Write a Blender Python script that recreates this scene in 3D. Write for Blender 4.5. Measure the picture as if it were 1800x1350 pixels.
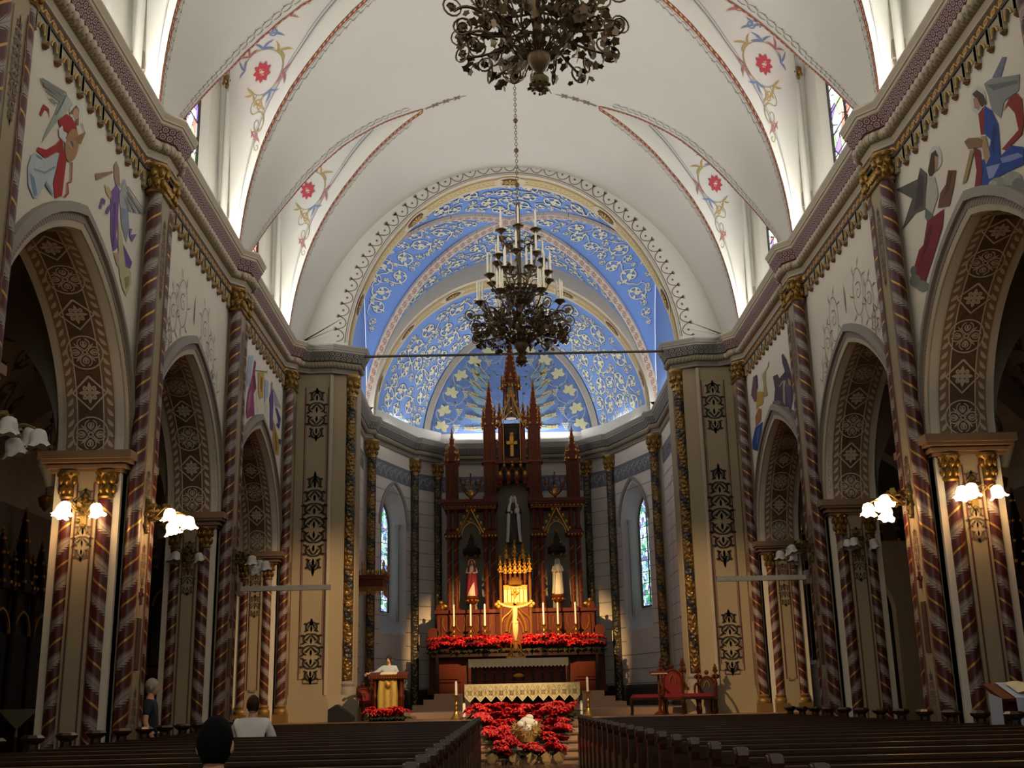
import bpy, bmesh, math, random
from math import pi, sin, cos, sqrt, atan2, hypot
from mathutils import Vector, Matrix
random.seed(7)
for _o in list(bpy.data.objects): bpy.data.objects.remove(_o)
scene = bpy.context.scene
COL = scene.collection

# ---------------------------------------------------------------- camera
F_PX = 2010.94; PITCH = .2689; YAW = .0123; ROLL = -.0223
cam_data = bpy.data.cameras.new('camera'); cam = bpy.data.objects.new('camera', cam_data)
COL.objects.link(cam); scene.camera = cam
cam_data.sensor_fit = 'HORIZONTAL'; cam_data.sensor_width = 36.0
cam_data.lens = 36.0*F_PX/1800.0; cam_data.clip_start = .05; cam_data.clip_end = 300
_fw = Vector((sin(YAW)*cos(PITCH), cos(YAW)*cos(PITCH), sin(PITCH)))
_rt = Vector((cos(YAW), -sin(YAW), 0)); _up = _rt.cross(_fw)
_c, _s = cos(ROLL), sin(ROLL)
_r2 = _rt*_c + _up*_s; _u2 = _up*_c - _rt*_s
_M = Matrix((( _r2.x,_u2.x,-_fw.x),(_r2.y,_u2.y,-_fw.y),(_r2.z,_u2.z,-_fw.z))).to_4x4()
_M.translation = Vector((-.4546, 0, 1.45)); cam.matrix_world = _M

# ---------------------------------------------------------------- world, exposure, large lights
scene.view_settings.view_transform = 'Standard'; scene.view_settings.look = 'None'
scene.view_settings.gamma = 1.0; scene.view_settings.exposure = 1.42
scene.view_settings.use_curve_mapping = False
world = bpy.data.worlds.new('sky'); scene.world = world; world.use_nodes = True
_bg = world.node_tree.nodes['Background']; _bg.inputs[0].default_value = (1.0,.97,.92,1); _bg.inputs[1].default_value = .6
scene.cycles.max_bounces = 6; scene.cycles.diffuse_bounces = 4; scene.cycles.glossy_bounces = 2; scene.cycles.transmission_bounces = 2; scene.cycles.transparent_max_bounces = 4
scene.cycles.caustics_reflective = False; scene.cycles.caustics_refractive = False

def area_light(name, loc, size, size_y, power, color, rot=(0,0,0)):
    d = bpy.data.lights.new(name, 'AREA'); d.shape = 'RECTANGLE'; d.size = size; d.size_y = size_y
    d.energy = power; d.color = color
    o = bpy.data.objects.new(name, d); COL.objects.link(o); o.location = loc; o.rotation_euler = rot
    return o
def spot_light(name, loc, target, power, color, angle, blend=.5, radius=.08):
    d = bpy.data.lights.new(name, 'SPOT'); d.energy = power; d.color = color
    d.spot_size = math.radians(angle); d.spot_blend = blend; d.shadow_soft_size = radius
    o = bpy.data.objects.new(name, d); COL.objects.link(o); o.location = loc
    o.rotation_euler = (Vector(target)-Vector(loc)).to_track_quat('-Z','Y').to_euler()
    return o
def point_light(name, loc, power, color, radius=.05):
    d = bpy.data.lights.new(name, 'POINT'); d.energy = power; d.color = color; d.shadow_soft_size = radius
    o = bpy.data.objects.new(name, d); COL.objects.link(o); o.location = loc
    return o
COVE = (1.0,.985,.95)
# fluorescent coves standing on top of the cornices, hidden behind their lip
def cove(loc, sx_len, sy_len, power, d):
    o = area_light('cove_light', loc, sx_len, sy_len, power, COVE); d = Vector(d).normalized()
    y = Vector((0,1,0)); y = (y-d*y.dot(d)).normalized(); x = y.cross(-d)
    o.rotation_euler = Matrix((x,y,-d)).transposed().to_euler(); return o
for _sx in (-1, 1):
    for _yc in (2.8, 8.7, 14.6, 20.5, 26.4):
        cove((_sx*6.12, _yc, 10.93), .16, 4.6, 57 if _sx<0 else 52, (-_sx*.85,0,.55))
    cove((_sx*4.95, 34.7, 10.93), .16, 6.4, 74, (-_sx*.9,0,.45))
    cove((_sx*4.3, 40.2, 10.93), .16, 3.0, 30, (-_sx*.8,-.3,.55))
cove((0, 42.7, 10.93), 4.6, .16, 42, (0,-.45,.9))
# stage spots on the cornice breaks, aimed at the sanctuary
WARM = (1.0,.60,.26)
spot_light('altar_spot', (-5.7,24.35,11.05), (.9,40.4,3.9), 10500, WARM, 15.5, .8)
spot_light('altar_spot', (5.7,24.35,11.05), (-.9,40.4,3.8), 10500, WARM, 15.5, .8)
spot_light('table_spot', (5.7,18.45,11.05), (0.2,28.4,1.0), 2700, (1,.74,.46), 17, .6)
spot_light('table_spot', (-5.7,18.45,11.05), (-1.4,29.6,1.4), 1500, (1,.74,.46), 20, .6)
spot_light('pier_spot', (5.7,18.45,11.05), (-5.0,30.2,2.6), 3000, (1,.66,.34), 22, .8)
spot_light('pier_spot', (-5.7,18.45,11.05), (5.0,30.2,2.4), 2500, (1,.66,.34), 22, .8)

# ---------------------------------------------------------------- materials
def lin(h):
    h = h.lstrip('#'); v = [int(h[i:i+2],16)/255 for i in (0,2,4)]
    return tuple(c/12.92 if c <= .04045 else ((c+.055)/1.055)**2.4 for c in v)+(1,)
MATS = {}
class NT:
    """small node-building helper"""
    def __init__(s, name):
        s.m = bpy.data.materials.new(name); s.m.use_nodes = True; s.t = s.m.node_tree
        s.b = s.t.nodes['Principled BSDF']
    def n(s, kind, **kw):
        nd = s.t.nodes.new(kind)
        for k, v in kw.items(): setattr(nd, k, v)
        return nd
    def l(s, a, b): s.t.links.new(a, b)
    def val(s, inp, v):
        if hasattr(v, 'is_output') or hasattr(v, 'links'): s.l(v, inp)
        else: inp.default_value = v
    def math(s, op, a, b=0.0, c=None):
        nd = s.n('ShaderNodeMath', operation=op); s.val(nd.inputs[0], a); s.val(nd.inputs[1], b)
        if c is not None: s.val(nd.inputs[2], c)
        return nd.outputs[0]
    def mix(s, f, a, b):
        nd = s.n('ShaderNodeMix', data_type='RGBA'); s.val(nd.inputs[0], f); s.val(nd.inputs[6], a); s.val(nd.inputs[7], b)
        return nd.outputs[2]
    def noise(s, scale=5, detail=3, vec=None, rough=.5):
        nd = s.n('ShaderNodeTexNoise'); nd.inputs['Scale'].default_value = scale; nd.inputs['Detail'].default_value = detail
        nd.inputs['Roughness'].default_value = rough
        if vec is not None: s.l(vec, nd.inputs['Vector'])
        return nd.outputs['Fac']
    def obj(s): return s.n('ShaderNodeTexCoord').outputs['Object']
    def geo(s): return s.n('ShaderNodeNewGeometry').outputs['Position']
    def uv(s): return s.n('ShaderNodeTexCoord').outputs['UV']
    def xyz(s, v):
        nd = s.n('ShaderNodeSeparateXYZ'); s.l(v, nd.inputs[0]); return nd.outputs
    def bump(s, h, strength=.3, dist=.02):
        nd = s.n('ShaderNodeBump'); nd.inputs['Strength'].default_value = strength; nd.inputs['Distance'].default_value = dist
        s.l(h, nd.inputs['Height']); s.l(nd.outputs[0], s.b.inputs['Normal'])
    def done(s, col=None, rough=.6, metal=0.0):
        if col is not None: s.val(s.b.inputs['Base Color'], col)
        s.val(s.b.inputs['Roughness'], rough); s.val(s.b.inputs['Metallic'], metal)
        return s.m
def mat(name, col, rough=.65, metal=0, var=.12, scale=3.0, bump=0.0, bscale=40):
    """plain material with a little procedural variation in tone"""
    if name in MATS: return MATS[name]
    t = NT(name); c = lin(col) if isinstance(col, str) else tuple(col)+(1,)
    nz = t.noise(scale, 2, t.geo())
    d = tuple(x*(1-var) for x in c[:3])+(1,); l = tuple(min(1,x*(1+var)) for x in c[:3])+(1,)
    if bump: t.bump(t.noise(bscale, 3, t.geo()), bump, .01)
    MATS[name] = t.done(t.mix(nz, d, l), rough, metal); return MATS[name]
def emis(name, col, strength):
    if name in MATS: return MATS[name]
    t = NT(name); c = lin(col)
    t.b.inputs['Base Color'].default_value = c; t.b.inputs['Emission Color'].default_value = c
    t.b.inputs['Emission Strength'].default_value = strength; t.m.cycles.emission_sampling = 'NONE'
    MATS[name] = t.m; return t.m

PLASTER = mat('vault_plaster', '#d3d0c6', .85, 0, .03, .7, .05, 60)
WALLP = mat('wall_plaster', '#dcd4c4', .8, 0, .05, .8, .05, 60)
WALLG = mat('grey_plaster', '#8f8a82', .8, 0, .07, .9)
STONE = mat('pier_paint', '#a19276', .75, 0, .06, 1.2)
PANEL = mat('panel_paint', '#a8977a', .75, 0, .06, 2)
IVORY = mat('ivory_trim', '#b8ab94', .6, 0, .06, 3)
GREYT = mat('grey_trim', '#8d867b', .6, 0, .07, 3)
DARKG = mat('dark_trim', '#3a352f', .7, 0, .1, 3)
MAROON = mat('maroon_paint', '#4e1d20', .55, 0, .12, 5)
LINEM = mat('maroon_line', '#5a2a2a', .7, 0, .1, 5)
REDL = mat('red_band', '#9c4a3c', .7, 0, .1, 5)
GOLD = mat('gilding', '#94733a', .4, .75, .25, 14)
GOLDP = mat('gold_paint', '#c9a55e', .5, .3, .15, 10)
BROWN = mat('soffit_brown', '#9a7d64', .8, 0, .1, 4)
SOFL = mat('soffit_line', '#d2c2aa', .8, 0, .06, 6)
SOFD = mat('soffit_dark', '#4e382e', .8, 0, .1, 6)
INK = mat('stencil_ink', '#2c2620', .8, 0, .1, 8)
GREYL = mat('grey_line', '#87868f', .8, 0, .06, 8)
SCAL = mat('scallop_line', '#7d6e62', .8, 0, .08, 8)
BLUE = mat('vault_blue', '#7a9ddc', .8, 0, .07, 1.2)
BLUE2 = mat('tympanum_blue', '#6f8fcc', .8, 0, .1, 1.4)
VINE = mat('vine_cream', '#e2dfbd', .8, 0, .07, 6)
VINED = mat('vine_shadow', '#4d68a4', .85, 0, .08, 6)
BEIGE = mat('band_beige', '#d8c9ac', .8, 0, .05, 3)
OCHRE = mat('band_ochre', '#c4a87a', .8, 0, .06, 5)
WHEAT = mat('wheat_paint', '#e0d09a', .8, 0, .07, 6)
PINKB = mat('rib_pink', '#cdbcab', .8, 0, .06, 5)
RIBG = mat('rib_grey', '#b3ab9d', .8, 0, .05, 3)
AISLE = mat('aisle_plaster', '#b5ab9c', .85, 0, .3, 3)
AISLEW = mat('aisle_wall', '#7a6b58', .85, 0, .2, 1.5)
WOOD = mat('pew_wood', '#341d0e', .3, 0, .3, 8, .1, 30)
WOODR = mat('altar_wood', '#57230d', .5, 0, .28, 9, .1, 40)
WOODD = mat('dark_wood', '#2a1912', .45, 0, .3, 8)
WHITEC = mat('candle_wax', '#efe6cf', .5, 0, .03, 5)
LINEN = mat('linen', '#d9cda6', .85, 0, .08, 25, .2, 90)
BRONZE = mat('bronze', '#64523a', .42, .75, .35, 22)
BRASS = mat('brass', '#b98f45', .3, .9, .15, 12)
for _m in (WOODR, WOODD): _m.node_tree.nodes['Principled BSDF'].inputs['Specular IOR Level'].default_value = .18
SKIN = mat('skin', '#d2a084', .55, 0, .06, 12)

def spiral_mat(name, sgn, base='#50201f', leaf='#948a80', gold='#b98f48', pitch=.56, off=0.0):
    """maroon shaft with a climbing band of grey leaves and a gold thread"""
    t = NT(name); o = t.xyz(t.obj())
    ang = t.math('DIVIDE', t.math('ARCTAN2', o[1], o[0]), 2*pi)
    z = t.math('DIVIDE', o[2], pitch)
    s = t.math('FRACT', t.math('ADD', t.math('ADD', z, t.math('MULTIPLY', ang, sgn)), 10.0+off))
    along = t.math('FRACT', t.math('ADD', t.math('MULTIPLY', ang, 2.0), t.math('MULTIPLY', z, .35)))
    # leaf half width tapers along the leaf; serrated by a fine wave
    taper = t.math('SUBTRACT', .165, t.math('MULTIPLY', .17, t.math('POWER', t.math('ABSOLUTE', t.math('SUBTRACT', along, .45)), 1.3)))
    ser = t.math('MULTIPLY', .055, t.math('SINE', t.math('MULTIPLY', t.math('ADD', ang, t.math('MULTIPLY', t.math('ABSOLUTE', t.math('SUBTRACT', s, .27)), 1.1*sgn)), 2*pi*14)))
    lf = t.math('LESS_THAN', t.math('ABSOLUTE', t.math('SUBTRACT', s, .27)), t.math('ADD', taper, ser))
    rib = t.math('LESS_THAN', t.math('ABSOLUTE', t.math('SUBTRACT', s, .27)), .012)
    gl = t.math('LESS_THAN', t.math('ABSOLUTE', t.math('SUBTRACT', s, .76)), .034)
    c = t.mix(t.noise(9,3,t.obj()), tuple(x*.8 for x in lin(base)[:3])+(1,), lin(base))
    lc = t.mix(t.noise(30,2,t.obj()), lin('#8d8278'), lin(leaf))
    c = t.mix(lf, c, lc); c = t.mix(rib, c, lin('#6e5f58')); c = t.mix(gl, c, lin(gold))
    m = t.done(c, .38, 0); t.l(t.math('MULTIPLY', gl, .55), t.b.inputs['Metallic']); MATS[name] = m; return m
SPIRAL_P = spiral_mat('spiral_shaft_right', 1.0); SPIRAL_N = spiral_mat('spiral_shaft_left', -1.0)
def vine_col(name,c0,c1,c2):
    t = NT(name); o = t.obj(); x = t.xyz(o)
    ang = t.math('DIVIDE', t.math('ARCTAN2', x[1], x[0]), 2*pi)
    s = t.math('FRACT', t.math('ADD', t.math('MULTIPLY', x[2], 1.1), t.math('ADD', ang, 9.0)))
    vn = t.n('ShaderNodeTexVoronoi'); vn.inputs['Scale'].default_value = 11; t.l(o, vn.inputs['Vector'])
    k = t.math('LESS_THAN', t.math('ABSOLUTE', t.math('SUBTRACT', s, .5)), t.math('SUBTRACT', .60, t.math('MULTIPLY', vn.outputs['Distance'], .5)))
    c = t.mix(k, lin(c0), t.mix(t.noise(25,2,o), lin(c1), lin(c2)))
    t.bump(vn.outputs['Distance'], .9, .06); m = t.done(c, .4, 0); t.l(t.math('MULTIPLY', k, .7), t.b.inputs['Metallic']); return m
VINECOL = vine_col('gilded_vine_shaft','#2a2828','#54401e','#a8834a'); VINEDIM = vine_col('dim_vine_shaft','#3a3835','#4f4733','#857757')
def uvpat(name, base, fg, nx, kind, rough=.7, metal=0.0, base2=None):
    """repeating flat stencil drawn in UV space: u runs along the band in metres, v across it 0..1"""
    t = NT(name); x = t.xyz(t.uv()); u = t.math('FRACT', t.math('MULTIPLY', x[0], nx)); v = x[1]
    du = t.math('ABSOLUTE', t.math('SUBTRACT', u, .5)); dv = t.math('ABSOLUTE', t.math('SUBTRACT', v, .5))
    r = t.math('SQRT', t.math('ADD', t.math('POWER', du, 2), t.math('POWER', dv, 2)))
    if kind == 'rings':
        v2 = t.math('FRACT', t.math('MULTIPLY', v, 2.0)); dv = t.math('ABSOLUTE', t.math('SUBTRACT', v2, .5)); r = t.math('SQRT', t.math('ADD', t.math('POWER', du, 2), t.math('POWER', dv, 2)))
        k = t.math('ADD', t.math('LESS_THAN', t.math('ABSOLUTE', t.math('SUBTRACT', r, .33)), .075), t.math('LESS_THAN', r, .12))
        k = t.math('ADD', k, t.math('LESS_THAN', t.math('ADD', t.math('SUBTRACT', .5, du), t.math('SUBTRACT', .5, dv)), .2))
    elif kind == 'beads':
        k = t.math('LESS_THAN', t.math('ADD', t.math('MULTIPLY', du, 1.0), t.math('MULTIPLY', dv, 1.0)), .34)
    elif kind == 'florid':
        w = t.math('SINE', t.math('MULTIPLY', u, 2*pi)); d = t.math('ABSOLUTE', t.math('SUBTRACT', t.math('SUBTRACT', v, .5), t.math('MULTIPLY', w, .26)))
        k = t.math('ADD', t.math('LESS_THAN', d, .09), t.math('LESS_THAN', t.math('ABSOLUTE', t.math('SUBTRACT', r, .22)), .07))
        vn = t.n('ShaderNodeTexVoronoi'); vn.inputs['Scale'].default_value = 14; t.l(t.uv(), vn.inputs['Vector'])
        k = t.math('ADD', k, t.math('LESS_THAN', vn.outputs['Distance'], .22))
    elif kind == 'curl':
        w = t.math('SINE', t.math('MULTIPLY', t.math('ADD', u, t.math('MULTIPLY', v, .55)), 2*pi)); k = t.math('LESS_THAN', t.math('ABSOLUTE', w), .3)
    elif kind == 'check':
        k = t.math('LESS_THAN', t.math('MULTIPLY', t.math('SUBTRACT', u, .5), t.math('SUBTRACT', v, .5)), 0)
    k = t.math('MINIMUM', k, 1.0)
    c = t.mix(k, lin(base), lin(fg)); m = t.done(c, rough, metal)
    MATS[name] = m; return m
FRIEZE = uvpat('maroon_frieze', '#4b1f26', '#a88f8c', 7.6, 'rings')
FRIEZEG = uvpat('dark_frieze', '#2b2a2c', '#8f8b80', 7.6, 'rings')
GOLDBAND = uvpat('gold_frieze', '#4a2418', '#c79a45', 4.2, 'florid', .45, .25)
GROINB = uvpat('groin_band', '#8c3f33', '#d9b877', 7.0, 'beads')
ROLLM = uvpat('scroll_roll', '#b3a588', '#7d6c52', 6.0, 'curl')
ROLLG = uvpat('scroll_roll_grey', '#8b8068', '#5d5342', 6.0, 'curl')
HOODB = uvpat('hood_bead', '#8f8478', '#5e2f2b', 6.0, 'curl')
RIBP = uvpat('pink_rib', '#cdbcab', '#9d7f74', 4.0, 'florid')
OCHB = uvpat('ochre_band', '#cdb489', '#e3d7b2', 3.0, 'curl')
ROPE = uvpat('rope_edge', '#5a2330', '#c9a05a', 2.2, 'curl')
def planks():
    t = NT('oak_planks'); x = t.xyz(t.geo())
    b = t.math('FRACT', t.math('MULTIPLY', x[0], 6.5)); gap = t.math('LESS_THAN', b, .05)
    cell = t.math('FLOOR', t.math('MULTIPLY', x[0], 6.5)); w = t.n('ShaderNodeTexWhiteNoise', noise_dimensions='1D'); t.l(cell, w.inputs['W'])
    c = t.mix(w.outputs['Value'], lin('#7a5638'), lin('#a07850')); c = t.mix(gap, c, lin('#3a2717')); return t.done(c, .35)
PLANK = planks()
def glass_mat(name, hues, strength, seed=0.0, scale=5.0):
    t = NT(name); mp = t.n('ShaderNodeMapping'); mp.inputs['Location'].default_value = (seed,seed*1.7,seed*.3); t.l(t.geo(), mp.inputs[0])
    v = t.n('ShaderNodeTexVoronoi'); v.inputs['Scale'].default_value = scale; t.l(mp.outputs[0], v.inputs['Vector'])
    e = t.n('ShaderNodeTexVoronoi', feature='DISTANCE_TO_EDGE'); e.inputs['Scale'].default_value = scale; t.l(mp.outputs[0], e.inputs['Vector'])
    r = t.n('ShaderNodeValToRGB'); r.color_ramp.interpolation = 'CONSTANT'; els = r.color_ramp.elements
    while len(els) < len(hues): els.new(.5)
    for i, h in enumerate(hues): els[i].position = i/len(hues); els[i].color = lin(h)
    sp = t.n('ShaderNodeSeparateColor'); t.l(v.outputs['Color'], sp.inputs[0]); t.l(sp.outputs[0], r.inputs[0])
    c = t.mix(t.math('LESS_THAN', e.outputs['Distance'], .035), r.outputs[0], (0.01,.01,.012,1))
    t.l(c, t.b.inputs['Emission Color']); t.b.inputs['Emission Strength'].default_value = strength
    return t.done(c, .2)
GLASS_C = glass_mat('clerestory_glass', ['#e8f4ff','#f2f8ff','#dfeeff','#ffffff','#8a74b8','#c9dcff','#d97a6a','#9fd08a'], .9, 3.1, 3.2)
GLASS_A = glass_mat('apse_glass', ['#6f8fd0','#a8cbe4','#3f9a72','#7a66b0','#d4e8ee','#a8d4c0','#8fcfae','#e4f2f4'], .6, 1.3, 7.0)

# ---------------------------------------------------------------- mesh helpers
class MB:
    def __init__(s): s.v = []; s.f = []; s.m = []; s.uv = {}
    def add(s, vs, fs, mi=0, uvs=None):
        k = len(s.v); s.v.extend([tuple(p) for p in vs])
        for i, f in enumerate(fs):
            s.f.append(tuple(k+j for j in f)); s.m.append(mi)
            if uvs is not None: s.uv[len(s.f)-1] = uvs[i]
        return s
    def box(s, x0, x1, y0, y1, z0, z1, mi=0, mtx=None, bev=0.0):
        x0,x1 = min(x0,x1),max(x0,x1); y0,y1 = min(y0,y1),max(y0,y1); z0,z1 = min(z0,z1),max(z0,z1)
        vs = [(x,y,z) for z in (z0,z1) for y in (y0,y1) for x in (x0,x1)]
        if mtx is not None: vs = [tuple(mtx @ Vector(p)) for p in vs]
        return s.add(vs, [(0,2,3,1),(4,5,7,6),(0,1,5,4),(2,6,7,3),(0,4,6,2),(1,3,7,5)], mi)
    def grid(s, rows, mi=0, close=False, uvs=None, flip=False):
        n = len(rows[0]); vs = [p for r in rows for p in r]; fs = []; us = [] if uvs else None
        for i in range(len(rows)-1):
            for j in range(n if close else n-1):
                a,b,c,d = i*n+j, i*n+(j+1)%n, (i+1)*n+(j+1)%n, (i+1)*n+j
                fs.append((a,d,c,b) if flip else (a,b,c,d))
                if uvs: 
                    q = (uvs[i][j],uvs[i][j+1],uvs[i+1][j+1],uvs[i+1][j]); us.append((q[0],q[3],q[2],q[1]) if flip else q)
        return s.add(vs, fs, mi, us)
    def lathe(s, prof, n=12, c=(0,0,0), mi=0, mtx=None, caps=True):
        rows = []
        for r, z in prof: rows.append([(c[0]+r*cos(2*pi*k/n), c[1]+r*sin(2*pi*k/n), c[2]+z) for k in range(n)])
        if mtx is not None: rows = [[tuple(mtx @ Vector(p)) for p in r] for r in rows]
        k0 = len(s.v); s.grid(rows, mi, True)
        if caps:
            s.f.append(tuple(k0+k for k in range(n-1,-1,-1))); s.m.append(mi)
            L = k0+(len(rows)-1)*n; s.f.append(tuple(L+k for k in range(n))); s.m.append(mi)
        return s
    def tube(s, path, r, n=6, mi=0, caps=True):
        P = [Vector(p) for p in path]; rows = []; up = None
        rr = r if hasattr(r,'__len__') else [r]*len(P)
        for i, p in enumerate(P):
            t = (P[min(i+1,len(P)-1)]-P[max(i-1,0)]); t = t.normalized() if t.length > 1e-9 else Vector((0,0,1))
            if up is None: up = Vector((0,0,1)) if abs(t.z) < .9 else Vector((1,0,0))
            a = t.cross(up); a = a.normalized() if a.length > 1e-6 else Vector((1,0,0)); b = a.cross(t).normalized(); up = b
            rows.append([tuple(p+(a*cos(2*pi*k/n)+b*sin(2*pi*k/n))*rr[i]) for k in range(n)])
        k0 = len(s.v); s.grid(rows, mi, True)
        if caps:
            s.f.append(tuple(k0+k for k in range(n))); s.m.append(mi)
            L = k0+(len(rows)-1)*n; s.f.append(tuple(L+k for k in range(n-1,-1,-1))); s.m.append(mi)
        return s
    def prism(s, poly, z0, z1, mi=0, mtx=None):
        n = len(poly); vs = [(x,y,z0) for x,y in poly]+[(x,y,z1) for x,y in poly]
        if mtx is not None: vs = [tuple(mtx @ Vector(p)) for p in vs]
        return s.add(vs, [tuple(range(n-1,-1,-1)), tuple(range(n,2*n))]+[(i,(i+1)%n,n+(i+1)%n,n+i) for i in range(n)], mi)
    def ball(s, c, r, mi=0, n=8, m=5, sc=(1,1,1)):
        prof = [(max(1e-4,sin(pi*k/m)), -cos(pi*k/m)) for k in range(m+1)]
        mt = Matrix.Translation(Vector(c)) @ Matrix.Diagonal((r*sc[0],r*sc[1],r*sc[2],1))
        return s.lathe(prof, n, (0,0,0), mi, mt, False)
    def build(s, name, mats, parent=None, loc=(0,0,0), rotz=0.0, smooth=False):
        me = bpy.data.meshes.new(name); me.from_pydata(s.v, [], s.f)
        if not isinstance(mats, (list,tuple)): mats = [mats]
        for m in mats: me.materials.append(m)
        me.polygons.foreach_set('material_index', s.m)
        if smooth: me.polygons.foreach_set('use_smooth', [True]*len(s.f))
        if s.uv:
            ul = me.uv_layers.new(name='UVMap')
            for fi, q in s.uv.items():
                st = me.polygons[fi].loop_start
                for j, w in enumerate(q): ul.data[st+j].uv = w
        me.update()
        if smooth and hasattr(me, 'set_sharp_from_angle'): me.set_sharp_from_angle(angle=math.radians(50))
        return link(name, me, parent, loc, rotz)
def link(name, me, parent=None, loc=(0,0,0), rotz=0.0):
    o = bpy.data.objects.new(name, me); COL.objects.link(o); o.location = loc; o.rotation_euler = (0,0,rotz)
    if parent is not None: o.parent = parent
    return o
def tag(o, label=None, cat=None, group=None, kind=None):
    if label: o['label'] = label
    if cat: o['category'] = cat
    if group: o['group'] = group
    if kind: o['kind'] = kind
    return o
def thing(name, label, cat, loc=(0,0,0), rotz=0.0, group=None):
    o = bpy.data.objects.new(name, None); COL.objects.link(o); o.location = loc; o.rotation_euler = (0,0,rotz)
    o.empty_display_size = .1
    return tag(o, label, cat, group)
def kids(o): return [c for c in bpy.data.objects if c.parent == o]
def copy_tree(o, loc=None, rotz=None, label=None, parent=None, scale=None):
    c = o.copy(); COL.objects.link(c); c.parent = parent
    if loc is not None: c.location = loc
    if rotz is not None: c.rotation_euler = (0,0,rotz)
    if scale is not None: c.scale = scale
    if label: c['label'] = label
    for ch in kids(o): copy_tree(ch, parent=c)
    return c

# ---------------------------------------------------------------- drawn ornament
# strokes are lists of (points in 2-D, half widths); they become thin raised ribbons on a mapped surface
def sp(cx, cy, r, a0, turns, d=1, n=None, r1=.12):
    n = n or max(8, int(abs(turns)*14)); out = []
    for i in range(n+1):
        q = i/n; rr = r*(1-q)+r*r1*q; a = a0+d*2*pi*turns*q; out.append((cx+rr*cos(a), cy+rr*sin(a)))
    return out
def arc(cx, cy, r, a0, a1, n=16): return [(cx+r*cos(a0+(a1-a0)*i/n), cy+r*sin(a0+(a1-a0)*i/n)) for i in range(n+1)]
def bez(p0, p1, p2, p3, n=10):
    o = []
    for i in range(n+1):
        t = i/n; u = 1-t; o.append(tuple(u**3*a+3*u*u*t*b+3*u*t*t*c+t**3*d for a,b,c,d in zip(p0,p1,p2,p3)))
    return o
def taper(pts, w0, w1=0.0, belly=0.0):
    n = len(pts); return (pts, [w0+(w1-w0)*i/(n-1)+belly*sin(pi*i/(n-1)) for i in range(n)])
def even(pts, w): return (pts, [w]*len(pts))
def leaf(x, y, a, L, w, bend=.3):
    c, s_ = cos(a), sin(a); pts = []
    for i in range(7):
        q = i/6; u = L*q; v = bend*L*q*q; pts.append((x+u*c-v*s_, y+u*s_+v*c))
    return (pts, [w*sin(pi*min(1,(i/6)*.9+.1)) for i in range(7)])
def mirror(st): return [([(-x,y) for x,y in p], w) for p, w in st]
def xf(st, dx=0, dy=0, s=1.0, a=0.0):
    c, q = cos(a)*s, sin(a)*s; return [([(dx+x*c-y*q, dy+x*q+y*c) for x,y in p], [k*s for k in w]) for p, w in st]
def paint(strokes, mapf, mb=None, mi=0):
    mb = mb or MB()
    for pts, w in strokes:
        n = len(pts)
        if n < 2: continue
        A = []; B = []
        for i in range(n):
            x0,y0 = pts[max(i-1,0)]; x1,y1 = pts[min(i+1,n-1)]; dx,dy = x1-x0, y1-y0; l = hypot(dx,dy) or 1
            nx,ny = -dy/l*w[i], dx/l*w[i]; x,y = pts[i]
            A.append(mapf(x+nx,y+ny)); B.append(mapf(x-nx,y-ny))
        mb.grid([A,B], mi)
    return mb
def fillpoly(pts, mapf, mb, mi=0):
    k = len(mb.v); mb.v.extend([tuple(mapf(*p)) for p in pts]); mb.f.append(tuple(range(k,k+len(pts)))); mb.m.append(mi); return mb
def rosette(cx, cy, r, n=8, w=.34, a0=0):
    return [leaf(cx+r*.12*cos(a0+2*pi*k/n), cy+r*.12*sin(a0+2*pi*k/n), a0+2*pi*k/n, r*.9, r*w*.5, 0) for k in range(n)]
def arabesque(h, w):
    """upright candelabrum stencil, symmetric about x = 0, spanning y -h/2..h/2"""
    half = []; n = max(2,int(round(h/(w*.62)))); t = w*.026
    for i in range(n):
        q = (i+.5)/n; y = -h/2+h*q; e = w*.5*(.45+.55*sin(pi*q)) if n > 2 else w*.5; d = 1 if q < .5 else -1; k = h/n
        half.append(taper(bez((0,y-d*k*.45),(e*.9,y-d*k*.5),(e*1.25,y+d*k*.25),(e*.45,y+d*k*.3),12),t*1.0,t*.7,t*1.2))
        half.append(taper(sp(e*.5,y+d*k*.1,e*.26,pi/2*d,1.0,-d),t*.9,t*.5))
        half.append(leaf(e*.75,y-d*k*.25,-.5*d,e*.55,t*2.4,.5*d)); half.append(leaf(e*.7,y+d*k*.2,.9*d,e*.6,t*2.2,-.35*d)); half.append(leaf(e*.3,y-d*k*.2,1.2*d,e*.5,t*2.0,-.3*d))
        half.append(leaf(0,y-d*k*.1,d*pi/2,k*.5,t*2.2,0)); half.append(leaf(0,y-d*k*.35,d*.6,e*.55,t*1.9,.3*d))
    for d in (1,-1):
        half.append(leaf(0,d*h*.46,d*pi/2,h*.1,t*2.4,0)); half.append(leaf(0,d*h*.43,d*.9,w*.2,t*2,.3*d))
    return half+mirror(half)
def quatre(r, t):
    """circle holding a four-petalled flower"""
    st = [even(arc(0,0,r,0,2*pi,28), t)]
    for k in range(4):
        a = k*pi/2; c,s_ = cos(a), sin(a)
        R = lambda x,y: (x*c-y*s_, x*s_+y*c)
        for m in (1,-1):
            st.append(even([R(*p) for p in bez((r*.12,0),(r*.35,m*r*.42),(r*.7,m*r*.42),(r*.82,m*r*.1),10)], t*.8))
            st.append(taper([R(*p) for p in bez((r*.3,0),(r*.45,m*r*.2),(r*.6,m*r*.22),(r*.68,m*r*.05),6)], t*1.2, t*.6))
        st.append(([R(r*.3,0),R(r*.5,0),R(r*.68,0)],[t*.6,t*2.0,t*.6]))
        a2 = a+pi/4; st.append(leaf(r*.25*cos(a2),r*.25*sin(a2),a2,r*.55,t*1.5,0))
    st.append(even(arc(0,0,r*.12,0,2*pi,10), t)); return st
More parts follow.
